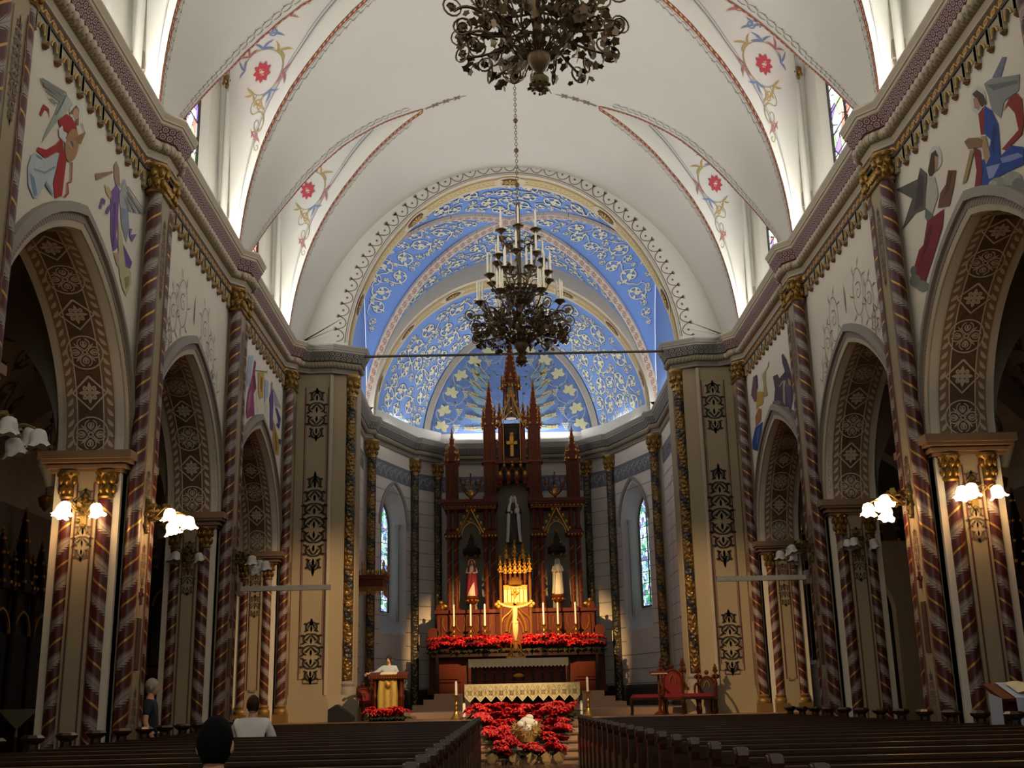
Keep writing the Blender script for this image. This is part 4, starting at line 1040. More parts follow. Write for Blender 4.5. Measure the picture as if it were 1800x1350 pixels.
def pier(sx, P, label, zf=0.0, jamb=True, pil=True, resp=False):
    t = thing('pier',label,'pier',(sx*6.6,P,zf)); ox,oy = sx*6.6,P
    R = lambda mb: (setattr(mb,'v',[(x-ox,y-oy,z-zf) for x,y,z in mb.v]), mb)[1]
    dn,up = SPIN[sx]
    if jamb:
        y0 = P-.5
        b = MB(); b.box(sx*6.2,sx*7.2,P-.42,P+.5,zf,ZI-.25); b.box(sx*6.2,sx*6.32,P-.5,P+.5,zf,ZI-.25); b.box(sx*7.06,sx*7.2,P-.5,P+.5,zf,ZI-.25); R(b).build('core',GREYT if False else WALLP,t)
        b = MB(); b.box(sx*6.52,sx*6.88,P-.56,P-.42,zf+.3,4.92); b.box(sx*6.48,sx*6.92,P-.6,P-.42,zf,zf+.3); R(b).build('jamb_panel',STONE,t)
        f = lambda u,z: (sx*6.7+u-ox,P-.572-oy,z-zf)
        q = MB(); panel_frame(q,f,-.13,.13,zf+.75,4.75,.008,.06); panel_frame(q,f,-.115,.115,zf+.78,4.73,.004,.06); q.build('panel_line',LINEM,t)
        q = MB(); st = xf(arabesque(.52,.26),0,3.85); paint([s for s in st],f,q); paint(xf(arabesque(.42,.24),0,4.42),f,q); q.build('panel_stencil',mat('stencil_grey','#5f5340',.8,0,.1,8),t)['kind'] = 'stuff'
        for k,xx in enumerate((6.41,6.98)):
            cbase(t,sx*xx-ox,P-.47-oy,0); shaft(t,sx*xx-ox,P-.47-oy,.42,4.5-zf,(dn if k == 1 else up)); capital(t,sx*xx-ox,P-.47-oy,4.5-zf,.95)
        b = MB()
        for (o,z0,z1) in ((.04,4.9,4.95),(.10,4.95,5.0),(.06,5.0,5.03),(.16,5.03,5.08),(.2,5.08,5.2)): b.box(sx*(6.2-o),sx*(7.2+o),P-.5-o-.06,P+.5+o,z0,z1)
        R(b).build('impost',mat('impost_wood','#8d6f54',.6,0,.1,4),t)
    if pil:
        b = MB(); b.box(sx*6.25,sx*5.95,P-.24,P+.24,zf,10.1); b.box(sx*6.25,sx*5.9,P-.29,P+.29,zf,zf+.35); R(b).build('pilaster',STONE,t)
        for yy in (-.32,.32):
            if resp and yy > 0: continue
            cbase(t,sx*6.03-ox,yy,0); shaft(t,sx*6.03-ox,yy,.42,9.6-zf,(dn if yy < 0 else up)); capital(t,sx*6.03-ox,yy,9.57-zf,1.1)
        c = MB(); c.box(sx*6.2,sx*5.9,P-.27,P+.27,9.6,9.66); c.box(sx*6.2,sx*5.87,P-.3,P+.3,10.0,10.08)
        for k in range(5):
            c.ball((sx*5.93,P-.2+.1*k,9.8),.06,0,6,4,(.7,1,1.6))
        R(c).build('pilaster_capital',GOLD,t)
        f = lambda u,z: (sx*5.938-ox,u,z-zf)
        q = MB(); paint([even([(-.19,zf+.5),(-.19,9.3)],.008),even([(.16,zf+.5),(.16,9.3)],.008)],f,q); q.build('pilaster_line',LINEM,t)
        q = MB(); yy = [9.3*i/30 for i in range(31)]
        q.grid([[f(.195,zf+.4),f(.195,9.4)],[f(.235,zf+.4),f(.235,9.4)]],0,False,[[(0,0),(9,0)],[(0,1),(9,1)]]); q.build('rope_edge',ROPE,t)
        q = MB(); paint(xf(arabesque(1.3,.2),0,8.55)+xf(arabesque(.5,.22),0,4.75)+xf(arabesque(.6,.2),0,3.55)+xf(arabesque(1.0,.2),0,zf+.95 if zf else 1.2),f,q); q.build('pilaster_stencil',mat('stencil_mauve','#7a6058',.8,0,.1,9),t)['kind'] = 'stuff'
        if not resp:
            q = MB(); q.box(sx*5.95,sx*5.93,P-.12,P+.06,2.0,2.75); R(q).build('hymn_panel',mat('hymn_board','#4a3228',.6,0,.3,20),t)
            q = MB(); q.box(sx*5.95,sx*5.92,P-.05,P+.01,2.95,3.2); q.box(sx*5.95,sx*5.92,P-.11,P+.07,3.08,3.13); R(q).build('wall_cross',mat('cross_red','#5a2a2a',.6,0,.2,9),t)
    return t
names = {(-1,0):'maroon and grey spiral pier cut by the left edge of the photo',(1,0):'maroon and grey spiral pier cut by the right edge of the photo',
 (-1,1):'nearest full left pier with maroon spiral shafts and two lit lamps',(1,1):'nearest full right pier with maroon spiral shafts and two lit lamps',
 (-1,2):'farther left pier with spiral shafts and unlit lamps, white bar on it',(1,2):'farther right pier with spiral shafts and unlit lamps, white bar on it'}
for sx in (-1,1):
    for i,P in enumerate(PIERS): pier(sx,P,names[(sx,i)])
    pier(sx,RESP,'slim spiral shaft and impost against the %s chancel pier'%('left' if sx < 0 else 'right'),1.0,True,True,True)

# ---------------------------------------------------------------- side aisles
for sx,sd in ((-1,'left'),(1,'right')):
    m = MB(); m.grid([[(sx*11.2,-8,0),(sx*11.2,31.1,0)],[(sx*11.2,-8,9),(sx*11.2,31.1,9)]],0); m.grid([[(sx*7.2,31.0,0),(sx*11.2,31.0,0)],[(sx*7.2,31.0,9),(sx*11.2,31.0,9)]],0)
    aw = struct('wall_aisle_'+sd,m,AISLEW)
    AV = [(7.2,8.15),(7.7,8.5),(8.4,8.75),(9.2,8.75),(9.9,8.4),(10.5,7.7),(10.95,6.8),(11.2,5.8)]
    def avz(x):
        for (a,za),(b,zb) in zip(AV,AV[1:]):
            if x <= b: return za+(zb-za)*(x-a)/(b-a)
        return AV[-1][1]
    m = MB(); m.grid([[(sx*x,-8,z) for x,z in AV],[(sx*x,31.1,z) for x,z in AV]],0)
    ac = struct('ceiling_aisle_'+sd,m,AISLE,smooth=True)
    for P in PIERS+[29.9]:
        a = parch(1.9,5.2,7.75,10); q = MB(); y0,y1 = P-.3,P+.3
        q.grid([[(sx*(9.2+x),y0,avz(9.2+x)+.05) for x,z in a],[(sx*(9.2+x),y0,z) for x,z in a],[(sx*(9.2+x),y1,z) for x,z in a],[(sx*(9.2+x),y1,avz(9.2+x)+.05) for x,z in a]],0)
        q.box(sx*10.95,sx*11.2,P-.3,P+.3,0,8.0); q.box(sx*7.2,sx*7.32,P-.3,P+.3,5.1,8.3); q.build('transverse_arch',mat('aisle_rib','#a89f92',.85,0,.08,2),ac)
        q = MB(); q.lathe([(.1,0),(.22,.3),(.26,.34),(.26,.4)],10); q.build('rib_corbel',mat('aisle_rib','#a89f92'),ac,(sx*7.35,P-.2,4.75),smooth=True)
    # stencilled foliage on the aisle vault
    st = scrollfill((11,30,8.4,11.0),lambda u,v: 11 < u < 30 and 8.4 < v < 11.0,.22,.4,1500,31,.1)
    am = lambda u,v,sx=sx: (sx*v,u,avz(v)-.03)
    paint(st,am).build('aisle_vault_stencil',mat('aisle_leaf','#5d574c',.85,0,.1,8),ac)['kind'] = 'stuff'
# ---------------------------------------------------------------- high altar
GILT = mat('altar_gilt','#a8782e',.38,.75,.2,20); NICHE = mat('niche_back','#77705f',.8,0,.15,3)
def col(mb,x,y,z0,z1,r,n=8,mi=0): mb.lathe([(r*1.5,z0),(r*1.5,z0+.06),(r*1.1,z0+.1),(r,z0+.14),(r,z1-.16),(r*1.1,z1-.14),(r*1.5,z1-.03),(r*1.6,z1)],n,(x,y,0),mi)
def pyramid(mb,x,y,z0,w,h,mi=0,n=4,crock=0,gm=1):
    mb.lathe([(w*.7,z0),(w*.12,z0+h)],n,(x,y,0),mi) if n != 4 else mb.lathe([(w*.7071,z0),(.02,z0+h)],4,(x,y,0),mi,Matrix.Translation((x,y,0)) @ Matrix.Rotation(pi/4,4,'Z') @ Matrix.Translation((-x,-y,0)))
    for k in range(crock):
        q = (k+.5)/crock; r = w*.5*(1-q)+.02; z = z0+h*q
        for a in range(4): mb.ball((x+r*1.25*cos(a*pi/2+pi/4),y+r*1.25*sin(a*pi/2+pi/4),z),.035+.03*(1-q),gm,5,3)
    mb.ball((x,y,z0+h),.05,gm,6,4); mb.ball((x,y,z0+h+.07),.03,gm,5,3)
def gablet(mb,xc,y,z0,w,h,d=.1,mi=0,gm=1,crock=4):
    for s in (-1,1):
        a = Vector((xc+s*w/2,y,z0)); b = Vector((xc,y,z0+h)); mb.tube([a,b],.03,5,gm)
        for k in range(crock):
            p = a.lerp(b,(k+.5)/crock); mb.ball((p.x+s*.07,y,p.z+.05),.06,gm,6,4,(1,.7,1.2))
    mb.ball((xc,y,z0+h+.08),.075,gm,6,4); mb.ball((xc,y,z0+h+.2),.05,gm,6,4)
    mb.tube([(xc+x,y-.01,z0+z-.02) for x,z in parch(w*.36,0,h*.48,6)],.02,5,gm)
    for k in (-1,0,1): mb.ball((xc+k*.09,y-.02,z0+h*.5+(0.08 if k == 0 else -.02)),.05,gm,6,4)
HA = thing('high_altar','tall carved red-brown gothic altarpiece with gilded spires in the apse','altar',(0,41,1.66))
def hp(mb,name,mats=None,lab=None,parent=None,smooth=False):
    mb.v = [(x,y-41,z-1.66) for x,y,z in mb.v]; o = mb.build(name,mats or [WOODR,GILT],parent or HA,smooth=smooth)
    if lab: o['label'] = lab
    return o
b = MB(); b.box(-3.0,3.0,40.1,42.4,1.66,3.15); b.box(-3.08,3.08,40.0,42.4,3.15,3.3); b.box(-3.05,3.05,40.02,42.4,1.66,1.85)
for k in range(5):
    x = -2.4+1.2*k; b.box(x-.48,x+.48,40.04,40.1,2.05,2.95); b.box(x-.4,x+.4,40.0,40.05,2.15,2.85)
hp(b,'altar_base',[WOODR,GILT])
b = MB(); b.box(-2.75,2.75,40.75,42.4,3.3,4.45); b.box(-2.85,2.85,40.65,42.4,4.38,4.5); b.box(-2.85,2.85,40.6,42.4,3.3,3.5)
for s in (-1,1):
    b.lathe([(.2,-.1),(.2,.1)],12,(0,0,0),0,Matrix.Translation((s*2.9,40.85,3.72)) @ Matrix.Rotation(pi/2,4,'X')); b.lathe([(.1,-.1),(.1,.1)],10,(0,0,0),0,Matrix.Translation((s*2.68,40.8,4.6)) @ Matrix.Rotation(pi/2,4,'X'))
hp(b,'gradine')
for s in (-1,1):
    for k in range(4):
        x = s*(1.0+.47*k); b = MB(); b.box(x-.2,x+.2,40.7,40.75,3.6,4.3); b.tube([(x+u,40.69,z) for u,z in [(-.13,4.25),(-.16,4.05),(-.1,3.85),(0,3.72),(.1,3.85),(.16,4.05),(.13,4.25)]],.022,5,1); hp(b,'gradine_panel')
b = MB()
for k in range(28):
    x = -2.7+.2*k
    if abs(x) > .6: b.ball((x,40.6,3.52),.06,1,6,4); b.ball((x,40.6,3.6),.035,1,5,3)
hp(b,'gilt_cresting')['kind'] = 'stuff'
# side bays
for s in (-1,1):
    b = MB(); b.box(s*2.45,s*.63,41.9,42.4,4.5,8.4); hp(b,'niche_wall',[NICHE])
    for xx in (2.33,2.08,1.0,.75):
        b = MB(); col(b,s*xx,41.2,4.5,7.15,.085); b.tube([(s*xx+.09*cos(q*.9),41.2+.09*sin(q*.9),4.7+q*.075) for q in range(32)],.018,4,1); hp(b,'column',smooth=True)
        b = MB(); col(b,s*xx,41.2,7.35,8.25,.08); hp(b,'upper_column',smooth=True)
    for (xa,xb) in ((2.5,1.9),(1.18,.6)):
        b = MB(); b.box(s*xa,s*xb,41.0,42.3,7.15,7.24); b.box(s*(xa-.04),s*(xb+.04),41.05,42.3,7.24,7.32); 
        for k in range(5): b.ball((s*(xb+.06+(xa-xb-.12)*k/4),41.0,7.12),.055,1,6,4)
        hp(b,'entablature_block')
    b = MB(); b.box(s*2.55,s*.58,40.95,42.4,8.25,8.33); b.box(s*2.5,s*.62,41.0,42.4,8.12,8.25,0)
    for k in range(14): b.ball((s*(.68+1.8*k/13),40.99,8.19),.04,1,5,3)
    b.tube([(s*2.5,40.98,8.12),(s*.62,40.98,8.12)],.016,4,1); b.box(s*2.6,s*.55,40.9,42.4,8.33,8.45); hp(b,'bay_cornice')
    b = MB(); gablet(b,s*1.54,41.05,7.2,.92,.92); hp(b,'bay_gable')
    # hanging canopy over the side statue
    b = MB(); b.lathe([(.3,6.75),(.33,6.6),(.28,6.5)],8,(s*1.54,41.55,0)); pyramid(b,s*1.54,41.55,6.75,.4,.55,0,4,2)
    for k in range(6): b.ball((s*1.54+.3*cos(k*pi/3),41.55+.3*sin(k*pi/3),6.45),.045,1,5,3)
    hp(b,'statue_canopy',[WOODD,GILT])
    b = MB(); b.lathe([(.1,4.5),(.1,4.72),(.17,4.78),(.22,4.92),(.24,4.96),(.24,5.02)],10,(s*1.54,41.35,0)); 
    for k in range(8): b.ball((s*1.54+.2*cos(k*pi/4),41.35+.2*sin(k*pi/4),4.86),.05,1,6,4)
    hp(b,'pedestal',[WOODR,GILT])
    # outer tower
    b = MB(); b.box(s*2.46,s*2.0,41.4,41.86,8.45,9.9)
    for dx in (-.2,-.07,.07,.2): b.tube([(s*2.23+dx,41.38,8.5),(s*2.23+dx,41.38,9.9)],.03,5)
    for dx in (-.13,.13): b.tube([(s*2.23+dx,41.39,8.5),(s*2.23+dx,41.39,9.85)],.012,4,1)
    for dx in (-.2,.2):
        for dy in (0,.42): pyramid(b,s*2.23+dx,41.42+dy,9.85,.12,.55,0,4,2)
    hp(b,'outer_tower'); b = MB(); pyramid(b,s*2.23,41.63,9.95,.36,1.25,0,4,5); hp(b,'outer_spire')
    # inner tower
    b = MB(); b.box(s*1.06,s*.6,41.35,41.81,8.45,11.35)
    for dx in (-.2,-.07,.07,.2): b.tube([(s*.83+dx,41.33,8.5),(s*.83+dx,41.33,11.3)],.03,5)
    for dx in (-.13,.13): b.tube([(s*.83+dx,41.34,8.6),(s*.83+dx,41.34,11.2)],.012,4,1)
    b.box(s*1.12,s*.54,41.28,41.86,9.85,9.95,0); b.tube([(s*1.12,41.27,9.9),(s*.54,41.27,9.9)],.018,4,1); b.box(s*1.1,s*.56,41.3,41.84,8.45,8.6)
    for dx in (-.21,.21):
        for dy in (0,.44): pyramid(b,s*.83+dx,41.38+dy,11.2,.14,.75,0,4,3)
    hp(b,'inner_tower'); b = MB(); pyramid(b,s*.83,41.58,11.35,.4,1.6,0,4,7); hp(b,'inner_spire')
    # branching crest between the towers with a gilded bud
    b = MB()
    for u in (-1,1):
        b.tube(bez((s*1.53,41.2,8.5),(s*1.53+u*.15,41.2,8.7),(s*1.53+u*.35,41.2,8.75),(s*1.53+u*.38,41.2,9.25)),.03,5); b.tube(bez((s*1.53+u*.2,41.2,8.72),(s*1.53+u*.3,41.2,8.9),(s*1.53+u*.18,41.2,9.0),(s*1.53+u*.2,41.2,9.2)),.022,5)
        for k in range(3): b.ball((s*1.53+u*(.2+.08*k),41.2,8.85+.17*k),.045,0,5,3)
    b.tube([(s*1.53,41.2,8.5),(s*1.53,41.2,9.45)],.025,5); b.ball((s*1.53,41.16,8.68),.13,1,8,5,(1,.7,1.3)); b.ball((s*1.53,41.16,8.9),.06,1,6,4); hp(b,'branching_crest')
# centre
b = MB(); b.box(-.6,.6,42.0,42.4,4.5,10.2); hp(b,'centre_niche_wall',[NICHE])
b = MB(); b.box(-.62,.62,41.2,42.2,9.8,9.92)
for k in range(4):
    x = -.45+.3*k; b.lathe([(.02,8.95),(.09,9.05),(.06,9.12),(.12,9.25),(.1,9.35)],8,(x,41.25,0),0); b.ball((x,41.2,9.4),.09,1,6,4,(1,.7,1.3))
for k in range(3):
    x = -.3+.3*k; b.tube([(x+u,41.2,9.35+z) for u,z in parch(.14,0,.3,5)],.03,5,0); b.ball((x,41.15,9.7),.07,1,6,4); b.ball((x,41.15,9.82),.05,1,6,4)
for s in (-1,1): b.box(s*.6,s*.5,41.3,42.2,8.9,9.85)
b.box(-.5,.5,41.6,42.2,9.2,9.85,2); hp(b,'centre_canopy',[WOODR,GILT,WOODD])
b = MB()
for s in (-1,1): b.box(s*.5,s*.34,41.3,41.8,9.92,11.6); b.tube([(s*.31,41.27,9.95),(s*.31,41.27,11.3)],.018,5,1); pyramid(b,s*.44,41.4,11.5,.18,.55,0,4,3)
b.box(-.34,.34,41.65,41.8,9.92,11.4,2); b.box(-.06,.06,41.4,41.45,10.1,11.0,1); b.box(-.2,.2,41.4,41.45,10.55,10.67,1); b.ball((0,41.4,10.75),.12,1,7,5,(.8,.6,2)); b.box(-.3,.3,41.35,41.6,9.92,10.02,0)
gablet(b,0,41.25,11.2,.9,1.25,.1,0,1,5)
for s in (-1,1): b.tube([(s*.6,41.4,10.2),(s*.6,41.4,10.7)],.03,5); b.tube([(s*.6+u,41.4,10.5+z) for u,z in parch(.12,0,.22,4)],.03,5)
hp(b,'centre_turret',[WOODR,GILT,WOODD])
b = MB()
for k in range(8):
    a = k*pi/4; b.tube([(.3*cos(a),41.7+.3*sin(a),11.6),(.24*cos(a),41.7+.24*sin(a),12.9)],.035,5)
b.lathe([(.3,12.85),(.33,12.95),(.25,13.0)],8,(0,41.7,0)); pyramid(b,0,41.7,12.95,.42,1.7,0,8,0)
for k in range(8):
    q = k/8; r = .29*(1-q)+.03
    for a in range(4): b.ball((r*cos(a*pi/2+pi/4),41.7+r*sin(a*pi/2+pi/4),13.0+1.65*q),.05,1,5,3)
for k in range(8): pyramid(b,.33*cos(k*pi/4),41.7+.33*sin(k*pi/4),12.7,.1,.5,0,4,2)
b.lathe([(.2,11.6),(.2,12.9)],8,(0,41.7,0),2); hp(b,'centre_spire',[WOODR,GILT,NICHE])
# tabernacle
b = MB(); b.box(-.55,.55,40.3,40.9,3.3,3.6); b.box(-.5,.5,40.35,40.9,3.6,4.55,0); b.box(-.56,.56,40.3,40.9,4.55,4.66,1)
b.tube([(u,40.3,3.6+z) for u,z in parch(.34,.1,.85,8)],.05,6,1); b.tube([(u,40.31,3.6+z) for u,z in parch(.24,.05,.6,8)],.035,6,1)
for s in (-1,1):
    b.tube(bez((s*.1,40.3,4.5),(s*.3,40.3,4.2),(s*.45,40.3,4.3),(s*.5,40.3,4.0)),.035,5,1)
    b.box(s*.56,s*.46,40.28,40.7,3.6,5.5,0); b.tube([(s*.51,40.26,3.6),(s*.51,40.26,5.6)],.03,6,1)
hp(b,'tabernacle',[WOODR,GILT])
b = MB(); b.box(-.42,.42,40.45,40.9,4.66,5.3,1)
for k in range(6): x = -.35+.14*k; b.box(x-.05,x+.05,40.4,40.46,4.7,5.15,2); b.ball((x,40.42,5.18),.05,2,6,4)
b.lathe([(.3,5.3),(.32,5.42),(.2,5.55)],8,(0,40.6,0),1); b.ball((0,40.55,5.45),.2,1,8,5,(1.3,.7,.8)); hp(b,'tabernacle_figures',[WOODR,GILT,mat('relief_cream','#d8b878',.45,.3,.1,8)])
b = MB(); b.box(-.5,.5,40.6,40.9,5.3,6.1,0)
for x,h in ((-.51,1.0),(.51,1.0),(-.34,.75),(.34,.75),(-.17,.85),(.17,.85),(0,1.1)):
    y = 40.5 if abs(x) > .4 else 40.42; z0 = 5.5 if abs(x) > .4 else 5.45
    b.lathe([(.05,z0-.1),(.05,z0+.25)],6,(x,y,0),0); pyramid(b,x,y,z0+.25,.12,h*.55,1,4,3)
for x in (-.3,0,.3): b.lathe([(.06,5.8),(.06,6.3)],6,(x,40.75,0),0); pyramid(b,x,40.75,6.25 if x else 6.35,.16,.45 if x else .5,1,4,3)
hp(b,'tabernacle_pinnacles',[WOODR,GILT])

# ---------------------------------------------------------------- statues
def statue(name,label,loc,h,robe,cloak,skin='#c9a68a',sash=None,halo=False,child=False):
    t = thing(name,label,'statue',loc); s = h/1.75
    q = MB(); n = 20
    prof = [(.23,0),(.25,.06),(.235,.35),(.21,.7),(.185,.95),(.17,1.08),(.19,1.25),(.2,1.36),(.15,1.44),(.07,1.49)]
    rows = []
    for r,z in prof:
        rows.append([((r+.018*sin(9*a)*(1-z/1.5))*cos(a)*s, (r+.018*sin(9*a)*(1-z/1.5))*.8*sin(a)*s, z*s) for a in [2*pi*k/n for k in range(n)]])
    q.grid(rows,0,True); q.add([rows[0][k] for k in range(n)],[tuple(range(n-1,-1,-1))],0)
    q.build('robe',robe,t,smooth=True)
    q = MB(); q.ball((0,-.01*s,1.6*s),.105*s,0,12,8,(.85,.95,1.2)); q.ball((0,-.11*s,1.585*s),.018*s,0,6,4); q.tube([(0,0,1.45*s),(0,0,1.54*s)],.05*s,8); q.ball((-.035*s,-.095*s,1.615*s),.014*s,1,5,3); q.ball((.035*s,-.095*s,1.615*s),.014*s,1,5,3)
    for e in (-1,1): q.ball((e*.07*s,-.2*s,1.12*s),.04*s,0,7,5,(1,1.2,1.4))
    q.build('head_and_hands',[mat('statue_skin',skin,.6,0,.05,9),INK],t,smooth=True)
    q = MB()   # cloak: open shell over the head, shoulders and back
    rows = []
    for z,r,op in ((.05,.3,1.15),(.5,.27,1.0),(.95,.25,.9),(1.25,.25,.8),(1.4,.2,.85),(1.5,.13,.9),(1.62,.13,.95),(1.74,.08,1.0),(1.76,.01,1.0)):
        rows.append([((r+.015*sin(7*a))*cos(a)*s,(r+.015*sin(7*a))*.85*sin(a)*s,z*s) for a in [-pi/2+op*.62+(2*pi-2*op*.62)*k/16 for k in range(17)]])
    q.grid(rows,0); q.grid([[(x*.93,y*.93,z*.995) for x,y,z in r] for r in rows],0); q.build('cloak',cloak,t,smooth=True)
    q = MB()
    for e in (-1,1): q.tube([(e*.18*s,0,1.36*s),(e*.25*s,-.05*s,1.14*s),(e*.08*s,-.19*s,1.1*s)],[.065*s,.06*s,.045*s],8)
    q.build('sleeves',robe,t,smooth=True)
    if sash: q = MB(); q.grid([[(.19*s,-.12*s,1.3*s),(.05*s,-.2*s,1.2*s),(-.12*s,-.2*s,.95*s)],[(.2*s,-.14*s,.8*s),(.0*s,-.235*s,.5*s),(-.2*s,-.15*s,.12*s)]],0); q.build('mantle_front',sash,t)
    if halo: q = MB(); q.lathe([(.19*s,-.01),(.19*s,.01)],16,(0,0,0),0,Matrix.Translation((0,.08*s,1.62*s)) @ Matrix.Rotation(pi/2,4,'X')); q.build('halo',GILT,t)
    if child:
        q = MB(); q.ball((.13*s,-.2*s,1.34*s),.06*s,1,8,6); q.ball((.13*s,-.17*s,1.18*s),.085*s,0,8,6,(1,1,1.5)); q.build('child',[mat('child_cloth','#cfc5b2',.8),mat('statue_skin',skin)],t,smooth=True)
    return t
statue('statue','tall statue in dark brown habit and white cloak in the centre niche',(0,41.3,6.85),1.75,mat('habit_brown','#2e231d',.7,0,.1,5),mat('cloak_white','#cfc6b4',.75,0,.06,5),child=True)
statue('statue','statue in white robe with crimson mantle in the left altar niche',(-1.54,41.35,5.02),1.28,mat('robe_white','#d6cbb4',.75,0,.06,5),mat('cloak_crimson','#8f1f33',.7,0,.1,5),sash=mat('cloak_crimson','#8f1f33'),halo=True)
statue('statue','pale cream statue with folded hands in the right altar niche',(1.54,41.35,5.02),1.28,mat('robe_cream','#d9ceb0',.75,0,.06,5),mat('cloak_pale','#b9b8a2',.75,0,.06,5))
# cherub-like small figure blocks at gradine corners
for s in (-1,1):
    q = MB(); q.ball((0,0,.1),.12,0,8,6,(1,.9,1)); q.ball((0,-.02,.28),.08,0,8,6); q.ball((-s*.12,0,.16),.08,0,6,4,(1.4,.5,1)); tag(q.build('cherub_bust',GILT,None,(s*2.62,40.95,4.5),smooth=True),'small gilded bust on the %s end of the altar shelf'%('left' if s < 0 else 'right'),'bust')

# ---------------------------------------------------------------- candlesticks, crucifix
def candlestick(label,loc,h_stick,h_candle,r=.05,group=None):
    t = thing('candlestick',label,'candlestick',loc,group=group)
    q = MB(); q.lathe([(.14,0),(.15,.03),(.1,.08),(.06,.14),(.04,.2)],12); q.build('foot',BRASS,t,smooth=True)
    q = MB(); h = h_stick; q.lathe([(.035,.18),(.055,.24),(.03,.3),(.028,h*.55),(.055,h*.62),(.03,h*.68),(.03,h*.88),(.05,h*.92),(.09,h*.96),(.095,h),(.03,h)],12); q.build('stem',BRASS,t,smooth=True)
    q = MB(); q.lathe([(r*.62,h),(r*.6,h+h_candle),(.01,h+h_candle+.03)],10); q.build('candle',WHITEC,t,smooth=True); return t
ordn = ['first','second','third','fourth','fifth','sixth']
for k,x in enumerate((-2.15,-1.57,-1.08,.95,1.45,2.06)):
    candlestick('tall white candle on brass stick on the high altar, %s from the left'%ordn[k],(x,40.3,3.3),.62,.72)
candlestick('white candle in brass floor stand left of the front altar',(-1.63,28.95,1.0),.58,.3)
candlestick('white candle in brass floor stand right of the front altar',(1.62,29.5,1.0),.6,.33)
t = thing('crucifix','large gilded crucifix standing behind the front altar','crucifix',(-.06,37.4,2.7))
q = MB(); q.box(-.045,.045,-.03,.03,.3,2.0); q.box(-.5,.5,-.03,.03,1.66,1.75)
for x,z in ((-.52,1.7),(.52,1.7),(0,2.05)):
    for k in range(4): q.ball((x+.07*cos(k*pi/2),0,z+.07*sin(k*pi/2)),.07,0,7,5,(1,.5,1))
q.build('cross',GILT,t); 
q = MB()
for s in (-1,1): q.tube(bez((s*.28,0,0),(s*.2,0,.25),(s*.02,0,.2),(s*.03,0,.55)),.035,6); q.tube([(s*u,0,.1+z) for u,z in ((.02,.5),(.14,.35),(.17,.15),(.1,0))],.03,6); q.ball((s*.26,0,.03),.07,0,6,4)
q.box(-.3,.3,-.12,.12,-.0,.06); q.build('foot',GILT,t,smooth=True)
q = MB(); q.tube([(-.02,-.06,.8),(-.03,-.09,1.1),(0,-.08,1.35),(0,-.07,1.62)],[.04,.07,.085,.09],8); q.ball((.03,-.1,1.78),.075,0,8,6,(.9,1,1.2))
for s in (-1,1): q.tube([(s*.07,-.07,1.6),(s*.3,-.06,1.64),(s*.52,-.05,1.74)],[.04,.03,.025],6); q.tube([(s*.04,-.08,1.1),(s*.04,-.12,.85),(0,-.07,.55)],[.055,.05,.03],6)
q.ball((0,-.09,1.12),.1,0,8,5,(1.1,.8,.7)); q.build('corpus',mat('corpus_ivory','#d9b878',.45,.15,.08,8),t,smooth=True)

# ---------------------------------------------------------------- altar tables
LACE = LINEN
def cloth(mb,x0,x1,y0,y1,z,drop,n=11,side=.0,scal=.12):
    """table cloth with zig-zag hem on the front and hanging sides"""
    mb.box(x0,x1,y0,y1,z-.008,z+.012)
    N = n*4; top = []; mid = []; bot = []
    for i in range(N+1):
        x = x0+(x1-x0)*i/N; f = (i%4)/4; zz = abs(f-.5)*2; y = y0-.012-.012*sin(i*.9)
        top.append((x,y0-.008,z+.005)); mid.append((x,y,z-drop*.5)); bot.append((x,y-.008,z-drop-scal*(1-zz)+scal*.5))
    mb.grid([top,mid,bot],0); mb.grid([[(x,y+.006,zz) for x,y,zz in r] for r in (top,mid,bot)],0)
    for e,xx in ((-1,x0),(1,x1)):
        mb.grid([[(xx,y0,z+.005),(xx,y1,z+.005)],[(xx+e*.06,y0-.03,z-drop*.8),(xx+e*.03,y1,z-drop*.8)],[(xx+e*.05,y0-.02,z-drop*1.25-side),(xx+e*.02,y1,z-drop*1.2-side)]],0)
t = thing('altar_table','dark carved table behind the front altar under a fringed linen cloth','altar',(0,37.2,1.66))
q = MB(); q.box(-1.5,1.5,-.5,.5,.92,1.0); q.build('table_top',WOODD,t)
q = MB(); q.box(-1.35,1.35,-.35,-.3,.1,.92); 
for k in range(9): x = -1.2+.3*k; q.box(x-.11,x+.11,-.38,-.34,.2,.8,1); q.ball((x+.15,-.38,.62),.03,2,5,3)
q.ball((0,-.4,.5),.12,2,8,5,(1.6,.3,.6)); q.build('front_panel',[WOODD,WOODR,GILT],t)
for x in (-1.42,1.42): q = MB(); q.box(x-.06,x+.06,-.4,.4,0,.92); q.build('leg',WOODD,t)
q = MB(); cloth(q,-1.56,1.56,-.55,.55,1.01,.24,26,.45,.05); q.v = list(q.v); tag(q.build('altar_cloth',LACE,None,(0,37.2,1.66)),'fringed cream linen cloth on the table behind the front altar','tablecloth')
t = thing('altar_table','front altar table on turned dark columns before the steps','altar',(0,30.5,1.0))
q = MB(); q.box(-1.38,1.38,-.5,.5,.74,.81); q.build('table_top',WOODD,t)
q = MB(); q.box(-1.3,1.3,-.1,.1,0,.74); q.build('back_panel',WOODD,t)
for x in (-1.25,-.62,0,.62,1.25):
    q = MB(); q.box(-.09,.09,-.09,.09,0,.12); q.lathe([(.07,.12),(.05,.2),(.065,.35),(.05,.5),(.09,.56),(.09,.62),(.07,.66),(.09,.74)],10); q.ball((0,-.05,.58),.07,1,7,5); q.build('column',[WOODD,GILT],t,(x,-.38,0),smooth=True)
